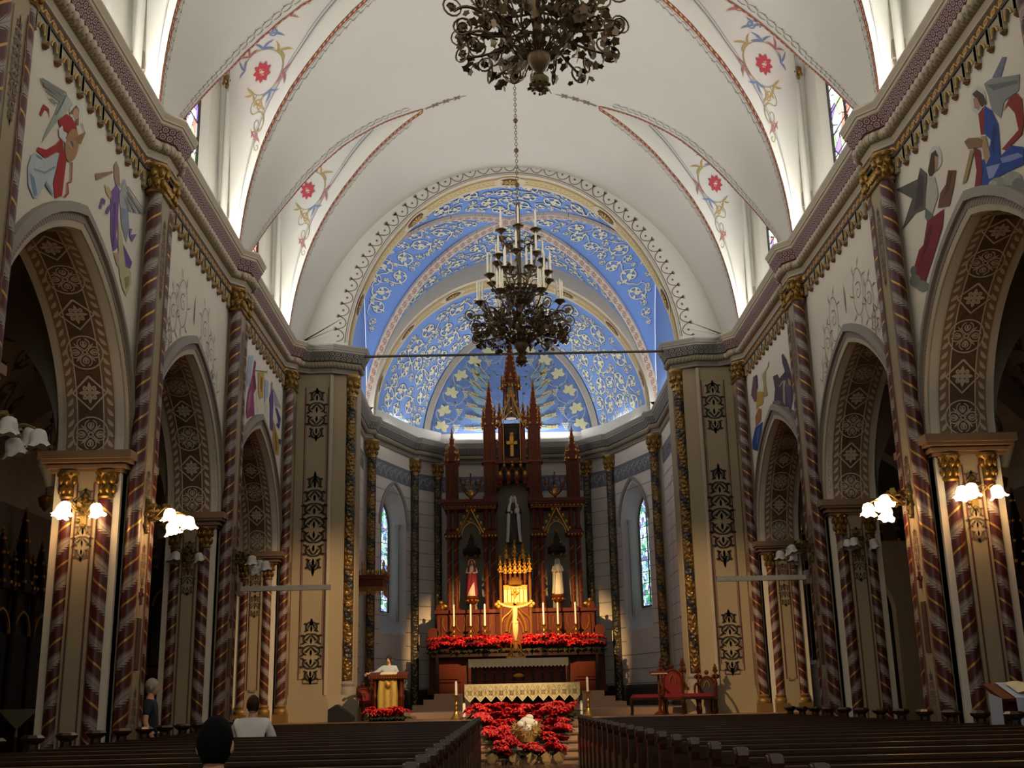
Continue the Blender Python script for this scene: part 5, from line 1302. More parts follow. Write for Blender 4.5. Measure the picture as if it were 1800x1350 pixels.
q = MB(); cloth(q,-1.46,1.46,-.56,.56,.825,.36,11,.1,.14); o = q.build('altar_cloth',uvpat('lace','#cfc092','#e4d8b4',3,'check'),None,(0,30.5,1.0)); o.data.materials[0] = mat('lace_cloth','#d8c896',.85,0,.16,22,.3,60); tag(o,'cream lace cloth with zigzag hem over the front altar','tablecloth')
st = []
for k in range(11):
    x = -1.46+2.92*(k+.5)/11; st += [even([(x-.12,.62),(x,.8),(x+.12,.62),(x,.44),(x-.12,.62)],.007),even(arc(x,.62,.05,0,2*pi,10),.008)]; st += [leaf(x,.62,a,.1,.012,0) for a in (.8,2.3,3.9,5.4)]
    if k < 10: xx = -1.46+2.92*(k+1)/11; st += [leaf(xx,.7,-pi/2,.16,.016,0),even(arc(xx,.74,.035,0,2*pi,8),.006)]
paint(st,lambda u,v: (u,-.592,v)).build('lace_pattern',mat('lace_thread','#a88f58',.9,0,.1,20),o)['kind'] = 'stuff'
for s in (-1,1):
    q = MB(); q.lathe([(.06,0),(.06,.05)],10); q.lathe([(.04,.05),(.038,.36),(.01,.39)],10,(0,0,0),1); tag(q.build('pillar_candle',[BRASS,WHITEC],None,(s*1.47,29.75,1.0),smooth=True),'thick white candle on the floor at the %s end of the front altar'%('left' if s < 0 else 'right'),'candle')

# ---------------------------------------------------------------- poinsettias
REDS = [mat('bract_red','#c01820',.55,0,.2,14),mat('bract_scarlet','#d8262a',.55,0,.2,14)]; LEAFG = mat('leaf_green','#24361c',.6,0,.25,12); DRYL = mat('dry_leaf','#a98f5a',.7,0,.2,8)
def plant(seed,nh=6,spread=.17):
    r = random.Random(seed); q = MB(); g = MB(); y = MB()
    for k in range(nh):
        a = 2*pi*k/nh+r.uniform(-.3,.3); d = spread*(0 if k == 0 else r.uniform(.6,1.1)); c = Vector((d*cos(a),d*sin(a),.28+r.uniform(-.04,.06)-d*.35)); up = Vector((cos(a)*d*2.2,sin(a)*d*2.2,1)).normalized()
        e1 = up.cross(Vector((.3,.9,.1))).normalized(); e2 = up.cross(e1)
        for lay,(n,L,w,t) in enumerate(((6,.15,.05,.15),(5,.10,.036,.55))):
            for j in range(n):
                b = 2*pi*j/n+lay*.5+r.uniform(-.15,.15); dr = e1*cos(b)+e2*sin(b); sd = e1*-sin(b)+e2*cos(b)
                p0 = c; p1 = c+dr*L*.55+up*(L*.18+t*.05)+sd*w; p2 = c+dr*L+up*(-.02+t*.06); p3 = c+dr*L*.55+up*(L*.18+t*.05)-sd*w
                q.add([p0,p1,p2,p3],[(0,1,2,3)],r.randint(0,1))
        y.ball(tuple(c+up*.03),.016,0,5,3)
    for k in range(9):
        a = 2*pi*k/9; c = Vector((.1*cos(a),.1*sin(a),.12)); dr = Vector((cos(a),sin(a),-.25)); sd = Vector((-sin(a),cos(a),0))
        g.add([c,c+dr*.1+sd*.06,c+dr*.2-Vector((0,0,.03)),c+dr*.1-sd*.06],[(0,1,2,3)],0)
    g.lathe([(.05,0),(.07,.1),(.09,.13)],8,(0,0,0),1); return q,g,y
PLANTS = []
for sd in range(4):
    q,g,y = plant(40+sd,7 if sd%2 else 6); PLANTS.append((q,g,y))
PMESH = []
def put_plant(k,loc,rz,label,group,sc=1.0,tilt=(0,0)):
    k %= len(PLANTS); t = thing('poinsettia',label,'flower',loc,rz,group); t.rotation_euler = (tilt[0],tilt[1],rz); t.scale = (sc,sc,sc)
    while len(PMESH) <= k: PMESH.append(None)
    if PMESH[k] is None:
        a = PLANTS[k][0].build('bracts',REDS,t); b = PLANTS[k][1].build('leaves',[LEAFG,mat('pot_brown','#4a2c1c')],t); c = PLANTS[k][2].build('flower_centre',mat('centre_yellow','#c9a83a'),t); PMESH[k] = (a.data,b.data,c.data)
    else:
        for nm,me in zip(('bracts','leaves','flower_centre'),PMESH[k]): link(nm,me,t)
    return t
PORD = ['first','second','third','fourth','fifth','sixth','seventh','eighth','ninth','tenth','eleventh','twelfth','thirteenth','fourteenth','fifteenth']
r = random.Random(3)
for row,(y,z) in enumerate(((39.98,3.14),(39.75,2.95))):
    for k in range(15):
        x = -2.8+5.6*k/14+r.uniform(-.06,.06)
        if abs(x) < .25 and row == 0: continue
        put_plant(r.randint(0,3),(x,y+r.uniform(-.04,.04),z+r.uniform(-.03,.03)),r.uniform(0,6),'red poinsettia in the %s row of the high altar bank, %s from the left'%('upper' if row == 0 else 'lower',PORD[k if not (row == 0 and x > 0) else k-1]),'poinsettias on the high altar',1.25)
q = MB(); q.box(-2.9,2.9,39.6,40.0,2.86,2.96); q.box(-2.9,2.9,39.88,40.02,2.96,3.14)
for x in (-2.7,0,2.7): q.box(x-.05,x+.05,39.6,40.0,1.66,2.86)
tag(q.build('flower_shelf',WOODD),'dark stepped shelf carrying flowers in front of the high altar','shelf')
# the heap on the altar steps: plants stand on the treads
def stepz(y): return 0 if y < 27 else min(1.0,.1667*(int((y-27)/.3)+1)) if y < 28.5 else 1.0
k = 0
for row in range(8):
    y0 = 27.02+.26*row; hw = .5+.1*row; n = int(2*hw/.27)+1
    for c in range(n):
        x = .03-hw+2*hw*c/(n-1)+r.uniform(-.05,.05); y = y0+r.uniform(-.05,.05)
        if abs(x-.06) < .3 and 27.2 < y < 27.95: continue
        put_plant(k,(x,y,stepz(y)),r.uniform(0,6),'red poinsettia heaped on the steps, %s row up, %s from the left'%(PORD[row],PORD[c]),'poinsettias on the altar steps',.95+.15*r.random(),(.35,0)); k += 1
for k,x in enumerate((-.75,-.25,.12,.45,.75)):
    q = MB(); q.add([(0,0,0),(.1,-.03,.1),(.13,-.05,.22),(0,-.02,.3),(-.13,-.05,.22),(-.1,-.03,.1)],[(0,1,2,3,4,5)]); q.add([(0,.02,0),(.1,0,.1),(.13,-.02,.22),(0,.01,.3),(-.13,-.02,.22),(-.1,0,.1)],[(5,4,3,2,1,0)])
    o = q.build('dried_leaf',DRYL,None,(x,26.88,.0+(0.0)),r.uniform(-.5,.5)); tag(o,'pale dry leaf below the poinsettia heap, %s from the left'%PORD[k],'leaf','dry leaves below the poinsettias')
t = thing('straw_nest','straw nest with a white cloth bundle amid the poinsettia heap','nest',(.06,27.62,.5))
q = MB(); 
for k in range(170):
    a = r.uniform(0,2*pi); c = Vector((.26*cos(a),.16*sin(a),.28+r.uniform(-.1,.12))); d = Vector((r.uniform(-1,1),r.uniform(-1,1),r.uniform(-.6,1))).normalized()*.14; q.tube([c-d,c+d],.008,3,0,False)
q.lathe([(.14,0),(.25,.2),(.28,.34)],12,(0,0,0),0,Matrix.Diagonal((1.1,.75,1,1))); q.build('straw',mat('straw','#b99a58',.8,0,.2,20),t)['kind'] = 'stuff'
q = MB()
for (x,y,z,rr) in ((0,-.05,.42,.17),(-.12,-.08,.38,.12),(.12,-.08,.4,.12),(0,-.12,.3,.13),(.05,-.06,.54,.09)): q.ball((x,y,z),rr,0,10,7,(1.1,.8,.8))
q.build('white_cloth',mat('white_cloth','#f0ead8',.8,0,.04,9),t,smooth=True)

# ---------------------------------------------------------------- lectern with a reader
t = thing('lectern','carved wooden lectern with hanging gold banner and flowers at its foot','lectern',(-3.3,29.2,1.0))
q = MB(); M_ = Matrix.Translation((0,0,1.08)) @ Matrix.Rotation(.18,4,'X'); q.box(-.48,.48,-.3,.3,-.04,.04,0,M_)
for k in range(16): q.ball(tuple(M_ @ Vector((-.45+.06*k,-.31,0))),.024,1,5,3)
q.build('desk',[WOODR,GILT],t)
for x in (-.32,.32):
    for y in (-.2,.2): q = MB(); q.box(-.05,.05,-.05,.05,0,.1); q.lathe([(.04,.1),(.035,.5),(.06,.54),(.06,.6),(.035,.64),(.035,.98),(.06,1.03)],8); q.build('post',WOODR,t,(x,y,0),smooth=True)
q = MB(); q.box(-.38,.38,-.26,.26,.0,.1); q.box(-.3,.3,.05,.2,.1,1.0); q.build('base',WOODR,t)
q = MB(); N = 12; 
top = [(-.22+.44*i/N,-.24-.015*sin(i*1.6),1.0) for i in range(N+1)]; mid = [(-.25+.5*i/N,-.27-.03*sin(i*1.6),.6) for i in range(N+1)]; bot = [(-.24+.48*i/N,-.27-.03*sin(i*1.6),.26-.1*(1-abs(i/N-.5)*2)) for i in range(N+1)]
q.grid([top,mid,bot],0); q.ball((0,-.28,.84),.07,1,8,5,(1,.3,1.2)); q.build('banner',[mat('banner_gold','#b59a4c',.6,.3,.25,16),GILT],t,smooth=True)
q = MB(); q.box(-.2,.2,-.16,.16,0,.015,0,Matrix.Translation((0,0,1.13)) @ Matrix.Rotation(.18,4,'X')); tag(q.build('open_book',mat('page','#d8c8a0',.8),None,(-3.3,29.2,1.0)),'open book lying on the lectern desk','book')
for k in range(6): put_plant(k,(-3.3-.38+.15*k,28.78+.05*(k%2),1.0),k*1.1,'red poinsettia at the foot of the lectern, %s from the left'%PORD[k],'poinsettias at the lectern',.95)
# ---------------------------------------------------------------- chandeliers
def ring_loop(mb,c,u,v,R,r,n=14,mi=0): mb.tube([tuple(c+u*R*cos(2*pi*k/n)+v*R*sin(2*pi*k/n)) for k in range(n+1)],r,4,mi,False)
def vineleaf(mb,c,u,v,s,mi=0):
    pts = []
    for k in range(10):
        a = 2*pi*k/10; q = s*(1.0 if k%2 == 0 else .7); pts.append(tuple(c+u*q*cos(a)+v*q*sin(a)))
    mb.add([tuple(c)]+pts,[(0,1+k,1+(k+1)%10) for k in range(10)],mi)
def chandelier(label, loc, chain_top):
    t = thing('chandelier',label,'chandelier',loc); r = random.Random(12)
    q = MB(); q.lathe([(.005,0),(.05,.04),(.11,.1),(.13,.2),(.07,.26),(.05,.3),(.09,.36),(.15,.45),(.16,.55),(.08,.62),(.06,.75),(.1,.85),(.05,.95),(.05,4.0)],12)
    for k in range(8): q.ball((.12*cos(k*pi/4),.12*sin(k*pi/4),.12),.03,0,5,3); q.ball((.1*cos(k*pi/4),.1*sin(k*pi/4),.03),.022,0,5,3)
    q.build('stem_and_finial',BRONZE,t,smooth=True)
    # pierced basket bowls
    def bowl(z0,R,h,name):
        q = MB()
        for k in range(16):
            a = 2*pi*k/16; q.tube([(R*sin(b)*cos(a+.25*b),R*sin(b)*sin(a+.25*b),z0+h*(1-cos(b))) for b in [pi/2*j/7 for j in range(8)]],.012,4,0,False)
            q.tube([(R*sin(b)*cos(a-.25*b),R*sin(b)*sin(a-.25*b),z0+h*(1-cos(b))) for b in [pi/2*j/7 for j in range(8)]],.012,4,0,False)
            for j in range(2,8):
                b = pi/2*j/7; c = Vector((R*sin(b)*cos(a+.1*j),R*sin(b)*sin(a+.1*j),z0+h*(1-cos(b)))); n = Vector((c.x,c.y,-.3)).normalized(); u = n.cross(Vector((0,0,1))).normalized(); vineleaf(q,c+n*.02,u,n.cross(u),.06)
        for j in (3,5,7):
            b = pi/2*j/7; ring_loop(q,Vector((0,0,z0+h*(1-cos(b)))),Vector((1,0,0)),Vector((0,1,0)),R*sin(b),.016,28)
        q.build(name,BRONZE,t)
    bowl(.52,.56,.75,'lower_basket'); bowl(1.45,.36,.42,'upper_basket')
    # wreath of curled vine branches: each branch a part
    br = MB()
    out = Vector((1,0,0)); up = Vector((0,0,1))
    br.tube(bez((.4,0,.95),(.7,0,1.0),(.9,0,1.35),(1.15,0,1.1),12),.022,5); br.tube(bez((.45,0,.8),(.8,.05,.7),(1.0,.1,.75),(1.12,.12,.72),10),.018,5)
    for (x,y,z,R) in ((1.17,.0,1.16,.13),(1.06,.16,.78,.12),(.86,-.14,.72,.1),(.98,-.16,1.0,.11),(.72,.14,1.15,.09)):
        c = Vector((x,y,z)); w = Vector((0.25,1,0)).normalized() if y > 0 else Vector((-.25,1,0)).normalized(); u = Vector((w.y,-w.x,0)); ring_loop(br,c,u,up,R,.014,12); br.tube([tuple(c+u*R*.6*(1-q/8)*cos(q*.9)+up*R*.6*(1-q/8)*sin(q*.9)) for q in range(8)],.01,4,0,False); vineleaf(br,c+Vector((0,-.01,0)),u,up,R*.62)
    for k in range(36):
        c = Vector((r.uniform(.4,1.1),r.uniform(-.25,.25),r.uniform(.6,1.2))); u = Vector((r.uniform(-1,1),r.uniform(-1,1),r.uniform(-.6,.6))).normalized(); v = u.cross(Vector((r.uniform(-1,1),1,.4))).normalized(); vineleaf(br,c,u,v,r.uniform(.05,.085))
    me = None
    for k in range(10):
        if me is None: o = br.build('vine_branch',BRONZE,t); me = o.data
        else: o = link('vine_branch',me,t)
        o.rotation_euler = (0,0,2*pi*k/10+.2)
    # candle arms by tier: (radius, height of cup, number of arms, candles per cup, phase)
    armm = {}
    for ti,(R,z,n,nc,ph) in enumerate(((.92,1.56,6,3,.0),(.72,2.15,8,2,.3),(.56,2.6,7,1,.1),(.47,3.25,6,1,.5))):
        arm = MB(); arm.tube(bez((.05,0,z-.35),(R*.5,0,z-.5),(R*.9,0,z-.35),(R,0,z-.08),10),.018,5)
        ring_loop(arm,Vector((R*.55,0,z-.22)),Vector((1,0,0)),up,.1,.012,12); ring_loop(arm,Vector((R*.8,0,z-.25)),Vector((1,0,0)),up,.06,.01,10)
        for k in range(5): vineleaf(arm,Vector((R*(.4+.12*k),r.uniform(-.05,.05),z-.3+r.uniform(-.1,.12))),Vector((1,0,.2)).normalized(),Vector((0,.5,1)).normalized(),.055)
        arm.lathe([(.02,z-.1),(.06,z-.06),(.11,z),(.12,z+.02),(.03,z+.02)],9,(R,0,0))
        for k in range(6): vineleaf(arm,Vector((R+.1*cos(k*1.05),.1*sin(k*1.05),z-.02)),Vector((cos(k*1.05),sin(k*1.05),.4)).normalized(),Vector((-sin(k*1.05),cos(k*1.05),0)),.06)
        cd = MB()
        for j in range(nc):
            a = 2*pi*j/nc+.6; rr = .0 if nc == 1 else .07; cd.lathe([(.026,z+.02),(.024,z+.46),(.012,z+.5),(.002,z+.54)],7,(R+rr*cos(a),rr*sin(a),0))
        ma = mc = None
        for k in range(n):
            if ma is None: o = arm.build('candle_arm',BRONZE,t); ma = o.data; c = cd.build('candles' if nc > 1 else 'candle',WHITEC,o,smooth=True); mc = c.data
            else: o = link('candle_arm',ma,t); link('candles' if nc > 1 else 'candle',mc,o)
            o.rotation_euler = (0,0,2*pi*k/n+ph)
    # chain, balls and the canopy at the ceiling
    top = chain_top-loc[2]
    q = MB(); z = 4.0; k = 0
    while z < top:
        u,v = (Vector((1,0,0)),up) if k%2 else (Vector((0,1,0)),up)
        ring_loop(q,Vector((0,0,z)),u,v*1.5,.03,.008,8); z += .075; k += 1
    q.build('chain',BRONZE,t)['kind'] = 'stuff'
    for zz in (4.5,5.4,6.2):
        if zz < top-.4: q = MB(); q.ball((0,0,zz),.06,0,10,7); q.build('chain_ball',BRONZE,t,smooth=True)
    q = MB(); q.lathe([(.03,top-.5),(.06,top-.42),(.12,top-.2),(.3,top),(.32,top+.02)],12)
    for k in range(14):
        a = 2*pi*k/14; q.tube([(.08*cos(a),.08*sin(a),top-.45),(.22*cos(a),.22*sin(a),top-.35),(.34*cos(a),.34*sin(a),top-.1),(.36*cos(a),.36*sin(a),top)],.012,4); vineleaf(q,Vector((.3*cos(a),.3*sin(a),top-.2)),Vector((-sin(a),cos(a),0)),up,.07)
    q.build('ceiling_canopy',BRONZE,t); return t
chandelier('bronze vine chandelier with tiers of white candles before the blue vault',(.08,25.0,8.75),16.45)
chandelier('nearer bronze chandelier cut off by the top of the photo',(.17,13.6,9.2),16.45)
# ---------------------------------------------------------------- pews
ROWS = [5.158+1.022*k for k in range(21)]
def pew_proto(x0,x1,inner):
    """x0..x1 along the row, inner = aisle side (+1 when the aisle is at x1)"""
    P = {}
    b = MB(); b.box(x0,x1,-.02,.02,.30,.93); b.box(x0,x1,-.045,.05,.93,1.0); b.box(x0,x1,-.06,.03,1.0,1.03); b.box(x0,x1,-.035,-.02,.42,.47); b.box(x0,x1,-.035,-.02,.80,.85); P['backrest'] = b
    n = 5
    b = MB(); b.box(x0,x1,.03,.45,.42,.46); b.box(x0,x1,.40,.47,.38,.44); P['seat'] = b
    prof = [(-.05,0),(.46,0),(.46,.40),(.44,.50),(.49,.56),(.50,.62),(.44,.66),(.34,.65),(.2,.68),(.11,.76),(.08,.9),(.12,.98),(.12,1.05),(.06,1.10),(-.02,1.10),(-.08,1.05),(-.075,.98),(-.05,.92)]
    e = MB(); xi = x1 if inner > 0 else x0
    M_ = Matrix.Translation((xi,0,0)) @ Matrix(((0,0,1,0),(1,0,0,0),(0,1,0,0),(0,0,0,1)))
    e.prism(prof,-.035,.035,0,M_); e.lathe([(.055,-.05),(.055,.05)],10,(0,0,0),0,Matrix.Translation((xi,.02,1.04)) @ Matrix.Rotation(pi/2,4,'Y')); P['aisle_end'] = e
    e = MB(); xo = x0 if inner > 0 else x1; e.box(xo-.03,xo+.03,-.05,.46,0,.62); e.box(xo-.06,xo+.06,-.07,.05,0,1.0); e.lathe([(.1,1.0),(.07,1.03),(.07,1.08),(.13,1.12),(.14,1.15),(.1,1.18)],8,(xo,-.01,0)); P['outer_post'] = e
    k = MB(); k.box(x0+.1,x1-.1,.62,.8,.14,.2); k.box(x0+.1,x0+.16,.64,.78,0,.14); k.box(x1-.16,x1-.1,.64,.78,0,.14); P['kneeler'] = k
    return P
ORD = ['first','second','third','fourth','fifth','sixth','seventh','eighth','ninth','tenth','eleventh','twelfth','thirteenth','fourteenth','fifteenth','sixteenth','seventeenth','eighteenth','nineteenth','twentieth','twenty-first']
for (x0,x1,inner,sd) in ((-5.7,-1.02,1,'left'),(1.16,5.7,-1,'right')):
    P = pew_proto(x0,x1,inner); xc = (x0+x1)/2; meshes = None
    for k,y in enumerate(reversed(ROWS)):
        t = thing('pew','dark wooden pew in the %s block, %s row counting back from the altar steps'%(sd,ORD[k]),'pew',(xc,y,0),0,'dark pews of the %s block'%sd)
        if meshes is None:
            meshes = {}
            for nm,mb in P.items():
                mb.v = [(x-xc,yy,z) for x,yy,z in mb.v]; meshes[nm] = mb.build(nm,WOOD,t).data
        else:
            for nm,me in meshes.items(): link(nm,me,t)

# ---------------------------------------------------------------- people
def skin(name, joints, edges, mats, parent, root=0, sub=2):
    me = bpy.data.meshes.new(name+'_cage'); names = list(joints); ix = {n:i for i,n in enumerate(names)}
    me.from_pydata([joints[n][0] for n in names],[(ix[a],ix[b]) for a,b in edges],[]); o = bpy.data.objects.new(name+'_cage',me); COL.objects.link(o)
    m = o.modifiers.new('skin','SKIN'); m.use_smooth_shade = True
    sv = me.skin_vertices[0].data
    for n,i in ix.items():
        r = joints[n][1]; sv[i].radius = (r,r) if not hasattr(r,'__len__') else r; sv[i].use_root = (i == root)
    s = o.modifiers.new('sub','SUBSURF'); s.levels = sub; s.render_levels = sub
    dg = bpy.context.evaluated_depsgraph_get(); nm = bpy.data.meshes.new_from_object(o.evaluated_get(dg)); nm.name = name
    bpy.data.objects.remove(o)
    nm.materials.clear(); nm.materials.append(mats); 
    for p in nm.polygons: p.use_smooth = True
    return link(name,nm,parent)
def head(mb, c, s=1.0, yaw=0.0, pitch=0.0, mi=0, eye=1, lip=2):
    """head facing -y, with brow, nose, lips, eyes and ears; c = centre of the skull"""
    R = Matrix.Translation(Vector(c)) @ Matrix.Rotation(yaw,4,'Z') @ Matrix.Rotation(pitch,4,'X') @ Matrix.Scale(s,4); rows = []; n = 24; m = 18
    for i in range(m+1):
        th = pi*i/m; row = []
        for k in range(n):
            a = 2*pi*k/n; x = .074*sin(th)*cos(a); y = .094*sin(th)*sin(a); z = .12*cos(th)
            if z < 0: f = 1+.75*z/.12*.42; x *= f; y = y*(1+.2*z/.12) - (.012*(-z/.12) if y < 0 else 0)
            fr = max(0,-y/.094); 
            if fr > .3:
                g = math.exp(-((x/.013)**2)); nz = math.exp(-(((z+.018)/.022)**2)); y -= .024*g*nz*fr
                y -= .006*math.exp(-(((z-.032)/.012)**2))*fr*math.exp(-((x/.05)**2)); y += .010*math.exp(-(((abs(x)-.031)/.015)**2)-((z-.012)/.012)**2)
                y -= .007*math.exp(-((x/.022)**2)-((z+.062)/.010)**2); y -= .008*math.exp(-((x/.02)**2)-((z+.1)/.014)**2)
            row.append(tuple(R @ Vector((x,y,z))))
        rows.append(row)
    mb.grid(rows,mi,True)
    for e in (-1,1):
        p = R @ Vector((e*.031,-.076,.012)); mb.ball(tuple(p),.011*s,eye,7,5)
        p = R @ Vector((e*.076,.008,-.005)); mb.ball(tuple(p),.03*s,mi,7,5,(.35,.6,1.05))
    mb.tube([tuple(R @ Vector((x,-.088-.006*(1-abs(x)/.02),-.062))) for x in (-.022,-.011,0,.011,.022)],.004*s,4,lip)
def hand(mb, wrist, direction, up, s=1.0, curl=.5, mi=0, side=1):
    """palm with five bent fingers; direction = from wrist to knuckles, up = back of the hand"""
    d = Vector(direction).normalized(); u = Vector(up); u = (u-d*u.dot(d)).normalized(); w = d.cross(u)*side; W = Vector(wrist)
    mb.tube([W,W+d*.03*s,W+d*.065*s,W+d*.09*s],[.024*s,.032*s,.036*s,.03*s],8,mi)
    for k,(off,L) in enumerate(((-.03,.062),(-.01,.075),(.01,.07),(.029,.055))):
        p = W+d*.085*s+w*off*s; pts = [p]; ang = 0
        for j,seg in enumerate((.42,.32,.26)):
            ang += curl*.75; p = p+(d*cos(ang)-u*sin(ang))*L*seg*s; pts.append(p)
        mb.tube(pts,[.0095*s,.009*s,.008*s,.0065*s],6,mi)
    p = W+d*.03*s-w*.032*s; q = p+(d*.6-w*.7-u*.3).normalized()*.034*s; mb.tube([p,q,q+(d*.85-w*.2-u*.4).normalized()*.03*s],[.012*s,.0105*s,.008*s],6,mi)
EYE = mat('eye_dark','#2a1c16',.3); LIP = mat('lip','#9a5348',.5)
def person(label, loc, rz, J, sleeve, shirt, trouser, hair, hairlen=0, facing=(0,0), hands=(), scale=1.0, skin_c=SKIN, collar=None, bald=False):
    """J: joint name -> (x,y,z); the figure faces -y before rotation"""
    t = thing('person',label,'person',loc,rz); t.scale = (scale,)*3
    E = [('pelvis','belly'),('belly','chest'),('chest','neck'),('neck','skull')]
    rad = {'pelvis':.12,'belly':.115,'chest':.125,'neck':.05,'skull':.06}
    for s in 'LR':
        E += [('chest','shoulder'+s),('shoulder'+s,'elbow'+s),('elbow'+s,'wrist'+s),('pelvis','hip'+s),('hip'+s,'knee'+s),('knee'+s,'ankle'+s),('ankle'+s,'toe'+s)]
        rad.update({'shoulder'+s:.062,'elbow'+s:.043,'wrist'+s:.027,'hip'+s:.088,'knee'+s:.062,'ankle'+s:.04,'toe'+s:.035})
    J = dict(J); jt = {k:(J[k],rad[k]) for k in rad}
    o = skin('body',jt,E,skin_c,t)
    me = o.data; me.materials.append(EYE); me.materials.append(LIP)
    hb = MB(); hc = Vector(J['skull'])+Vector((0,-.01,.06)); head(hb,hc,1.0,facing[0],facing[1])
    for (s,d,u,c) in hands: hand(hb,J['wrist'+s],d,u,1.0,c,0,1 if s == 'L' else -1)
    bm = bmesh.new(); bm.from_mesh(me); tmp = bpy.data.meshes.new('tmp'); tmp.from_pydata(hb.v,[],hb.f); tmp.polygons.foreach_set('material_index',hb.m); tmp.polygons.foreach_set('use_smooth',[True]*len(hb.f)); bm.from_mesh(tmp); bm.to_mesh(me); bm.free(); bpy.data.meshes.remove(tmp)
    # shirt and trousers grown over the same skeleton
    ts = {'pelvis':(J['pelvis'],.15),'belly':(J['belly'],.145),'chest':(J['chest'],.155),'neck':(tuple(Vector(J['neck'])-Vector((0,0,.05))),.07)}; te = [('pelvis','belly'),('belly','chest'),('chest','neck')]
    for s in 'LR':
        sh = Vector(J['shoulder'+s]); el = Vector(J['elbow'+s]); wr = Vector(J['wrist'+s]); ts['shoulder'+s] = (tuple(sh),.082); te.append(('chest','shoulder'+s))
        if sleeve == 'long': ts['elbow'+s] = (tuple(el),.06); ts['wrist'+s] = (tuple(el.lerp(wr,.88)),.043); te += [('shoulder'+s,'elbow'+s),('elbow'+s,'wrist'+s)]
        else: ts['cuff'+s] = (tuple(sh.lerp(el,.72)),.066); te.append(('shoulder'+s,'cuff'+s))
    skin('shirt',ts,te,shirt,t)
    tr = {'pelvis':(J['pelvis'],.145)}; e2 = []
    for s in 'LR':
        tr['hip'+s] = (J['hip'+s],.11); tr['knee'+s] = (J['knee'+s],.085); tr['hem'+s] = (tuple(Vector(J['knee'+s]).lerp(Vector(J['ankle'+s]),.95)),.07); e2 += [('pelvis','hip'+s),('hip'+s,'knee'+s),('knee'+s,'hem'+s)]
    skin('trousers',tr,e2,trouser,t)
    # hair cap
    q = MB(); R = Matrix.Translation(hc) @ Matrix.Rotation(facing[0],4,'Z') @ Matrix.Rotation(facing[1],4,'X'); rows = []
    for i in range(12):
        th = (pi*.70 if not bald else pi*.3)*i/11; row = []
        for k in range(24):
            a = 2*pi*k/24; fr = max(0,-sin(a)); th2 = th*(1-.42*fr**1.5) if not hairlen else th*(1-.45*fr**2)
            rr = 1.09+.015*sin(5*a+i)+.01*sin(13*a+2*i); zz = .123*rr*cos(th2); kx = 1+min(0,zz)/.12*.45; row.append(tuple(R @ Vector((.076*rr*sin(th2)*cos(a)*kx, .098*rr*sin(th2)*sin(a)*(1+min(0,zz)/.12*.3)+.006, zz))))
        rows.append(row)
    q.grid(rows,0,True)
    if hairlen: q.ball(tuple(R @ Vector((0,.12,.0))),.045,0,8,6,(1,1,1.2))
    q.build('hair',hair,t,smooth=True)
    if collar: q = MB(); c = Vector(J['neck']); q.lathe([(.085,-.04),(.075,.015),(.07,.02)],16,tuple(c)); q.build('collar',collar,t,smooth=True)
    return t
def stand(arms):
    J = {'pelvis':(0,0,.93),'belly':(0,0,1.1),'chest':(0,.01,1.32),'neck':(0,.01,1.5),'skull':(0,0,1.58)}
    for s,e in (('L',-1),('R',1)): J.update({'shoulder'+s:(e*.18,.01,1.42),'hip'+s:(e*.09,0,.88),'knee'+s:(e*.1,-.01,.48),'ankle'+s:(e*.1,.03,.08),'toe'+s:(e*.11,-.12,.035)})
    J.update(arms); return J
def sit(arms,seat=.46):
    J = {'pelvis':(0,0,seat+.12),'belly':(0,0,seat+.3),'chest':(0,.0,seat+.5),'neck':(0,0,seat+.68),'skull':(0,-.01,seat+.755)}
    for s,e in (('L',-1),('R',1)): J.update({'shoulder'+s:(e*.18,0,seat+.6),'hip'+s:(e*.09,-.02,seat+.1),'knee'+s:(e*.11,-.42,seat+.06),'ankle'+s:(e*.11,-.42,.08),'toe'+s:(e*.11,-.55,.035)})
    J.update(arms); return J
HAIRD = mat('hair_dark','#0c0908',.85,0,.3,60,.4,160); HAIRB = mat('hair_brown','#3a2418',.5,0,.25,60,.4,160); HAIRG = mat('hair_grey','#8d8a86',.6,0,.2,60,.4,160)
for _m in (HAIRD,HAIRB): _m.node_tree.nodes['Principled BSDF'].inputs['Specular IOR Level'].default_value = .12
NAVY = mat('navy_cloth','#1c2230',.85,0,.1,12); DARKC = mat('dark_cloth','#1a1817',.9,0,.1,12)
# reader behind the lectern, right hand on its corner
person('reader in pale grey top leaning one hand on the lectern, brown hair tied back',(-3.35,29.75,1.0),0,
  stand({'elbowL':(-.38,-.1,1.27),'wristL':(-.56,-.3,1.27),'elbowR':(.27,-.02,1.16),'wristR':(.14,-.2,1.12)}),'long',mat('pale_blouse','#a9b3ba',.8,0,.06,9),DARKC,HAIRB,1,(-.25,.06),
  (('L',(-.5,-.8,-.1),(0,0,1),.9),('R',(-.8,-.5,-.1),(0,0,1),.5)),.90)
# man walking in the left arcade, seen in profile
person('man in navy t-shirt walking behind the lit left pier, seen in profile',(-6.02,18.72,0),pi/2+.12,
  stand({'elbowL':(-.27,.02,1.14),'wristL':(-.25,-.12,.9),'elbowR':(.27,.02,1.14),'wristR':(.22,-.16,.92),'kneeL':(-.1,-.12,.5),'ankleL':(-.1,-.08,.08),'toeL':(-.1,-.24,.035),'ankleR':(.1,.16,.1),'toeR':(.1,.02,.035)}),'short',NAVY,DARKC,HAIRG,0,(0,0),
  (('L',(0,-.3,-1),(-1,0,0),.5),('R',(0,-.3,-1),(1,0,0),.5)),1.07)
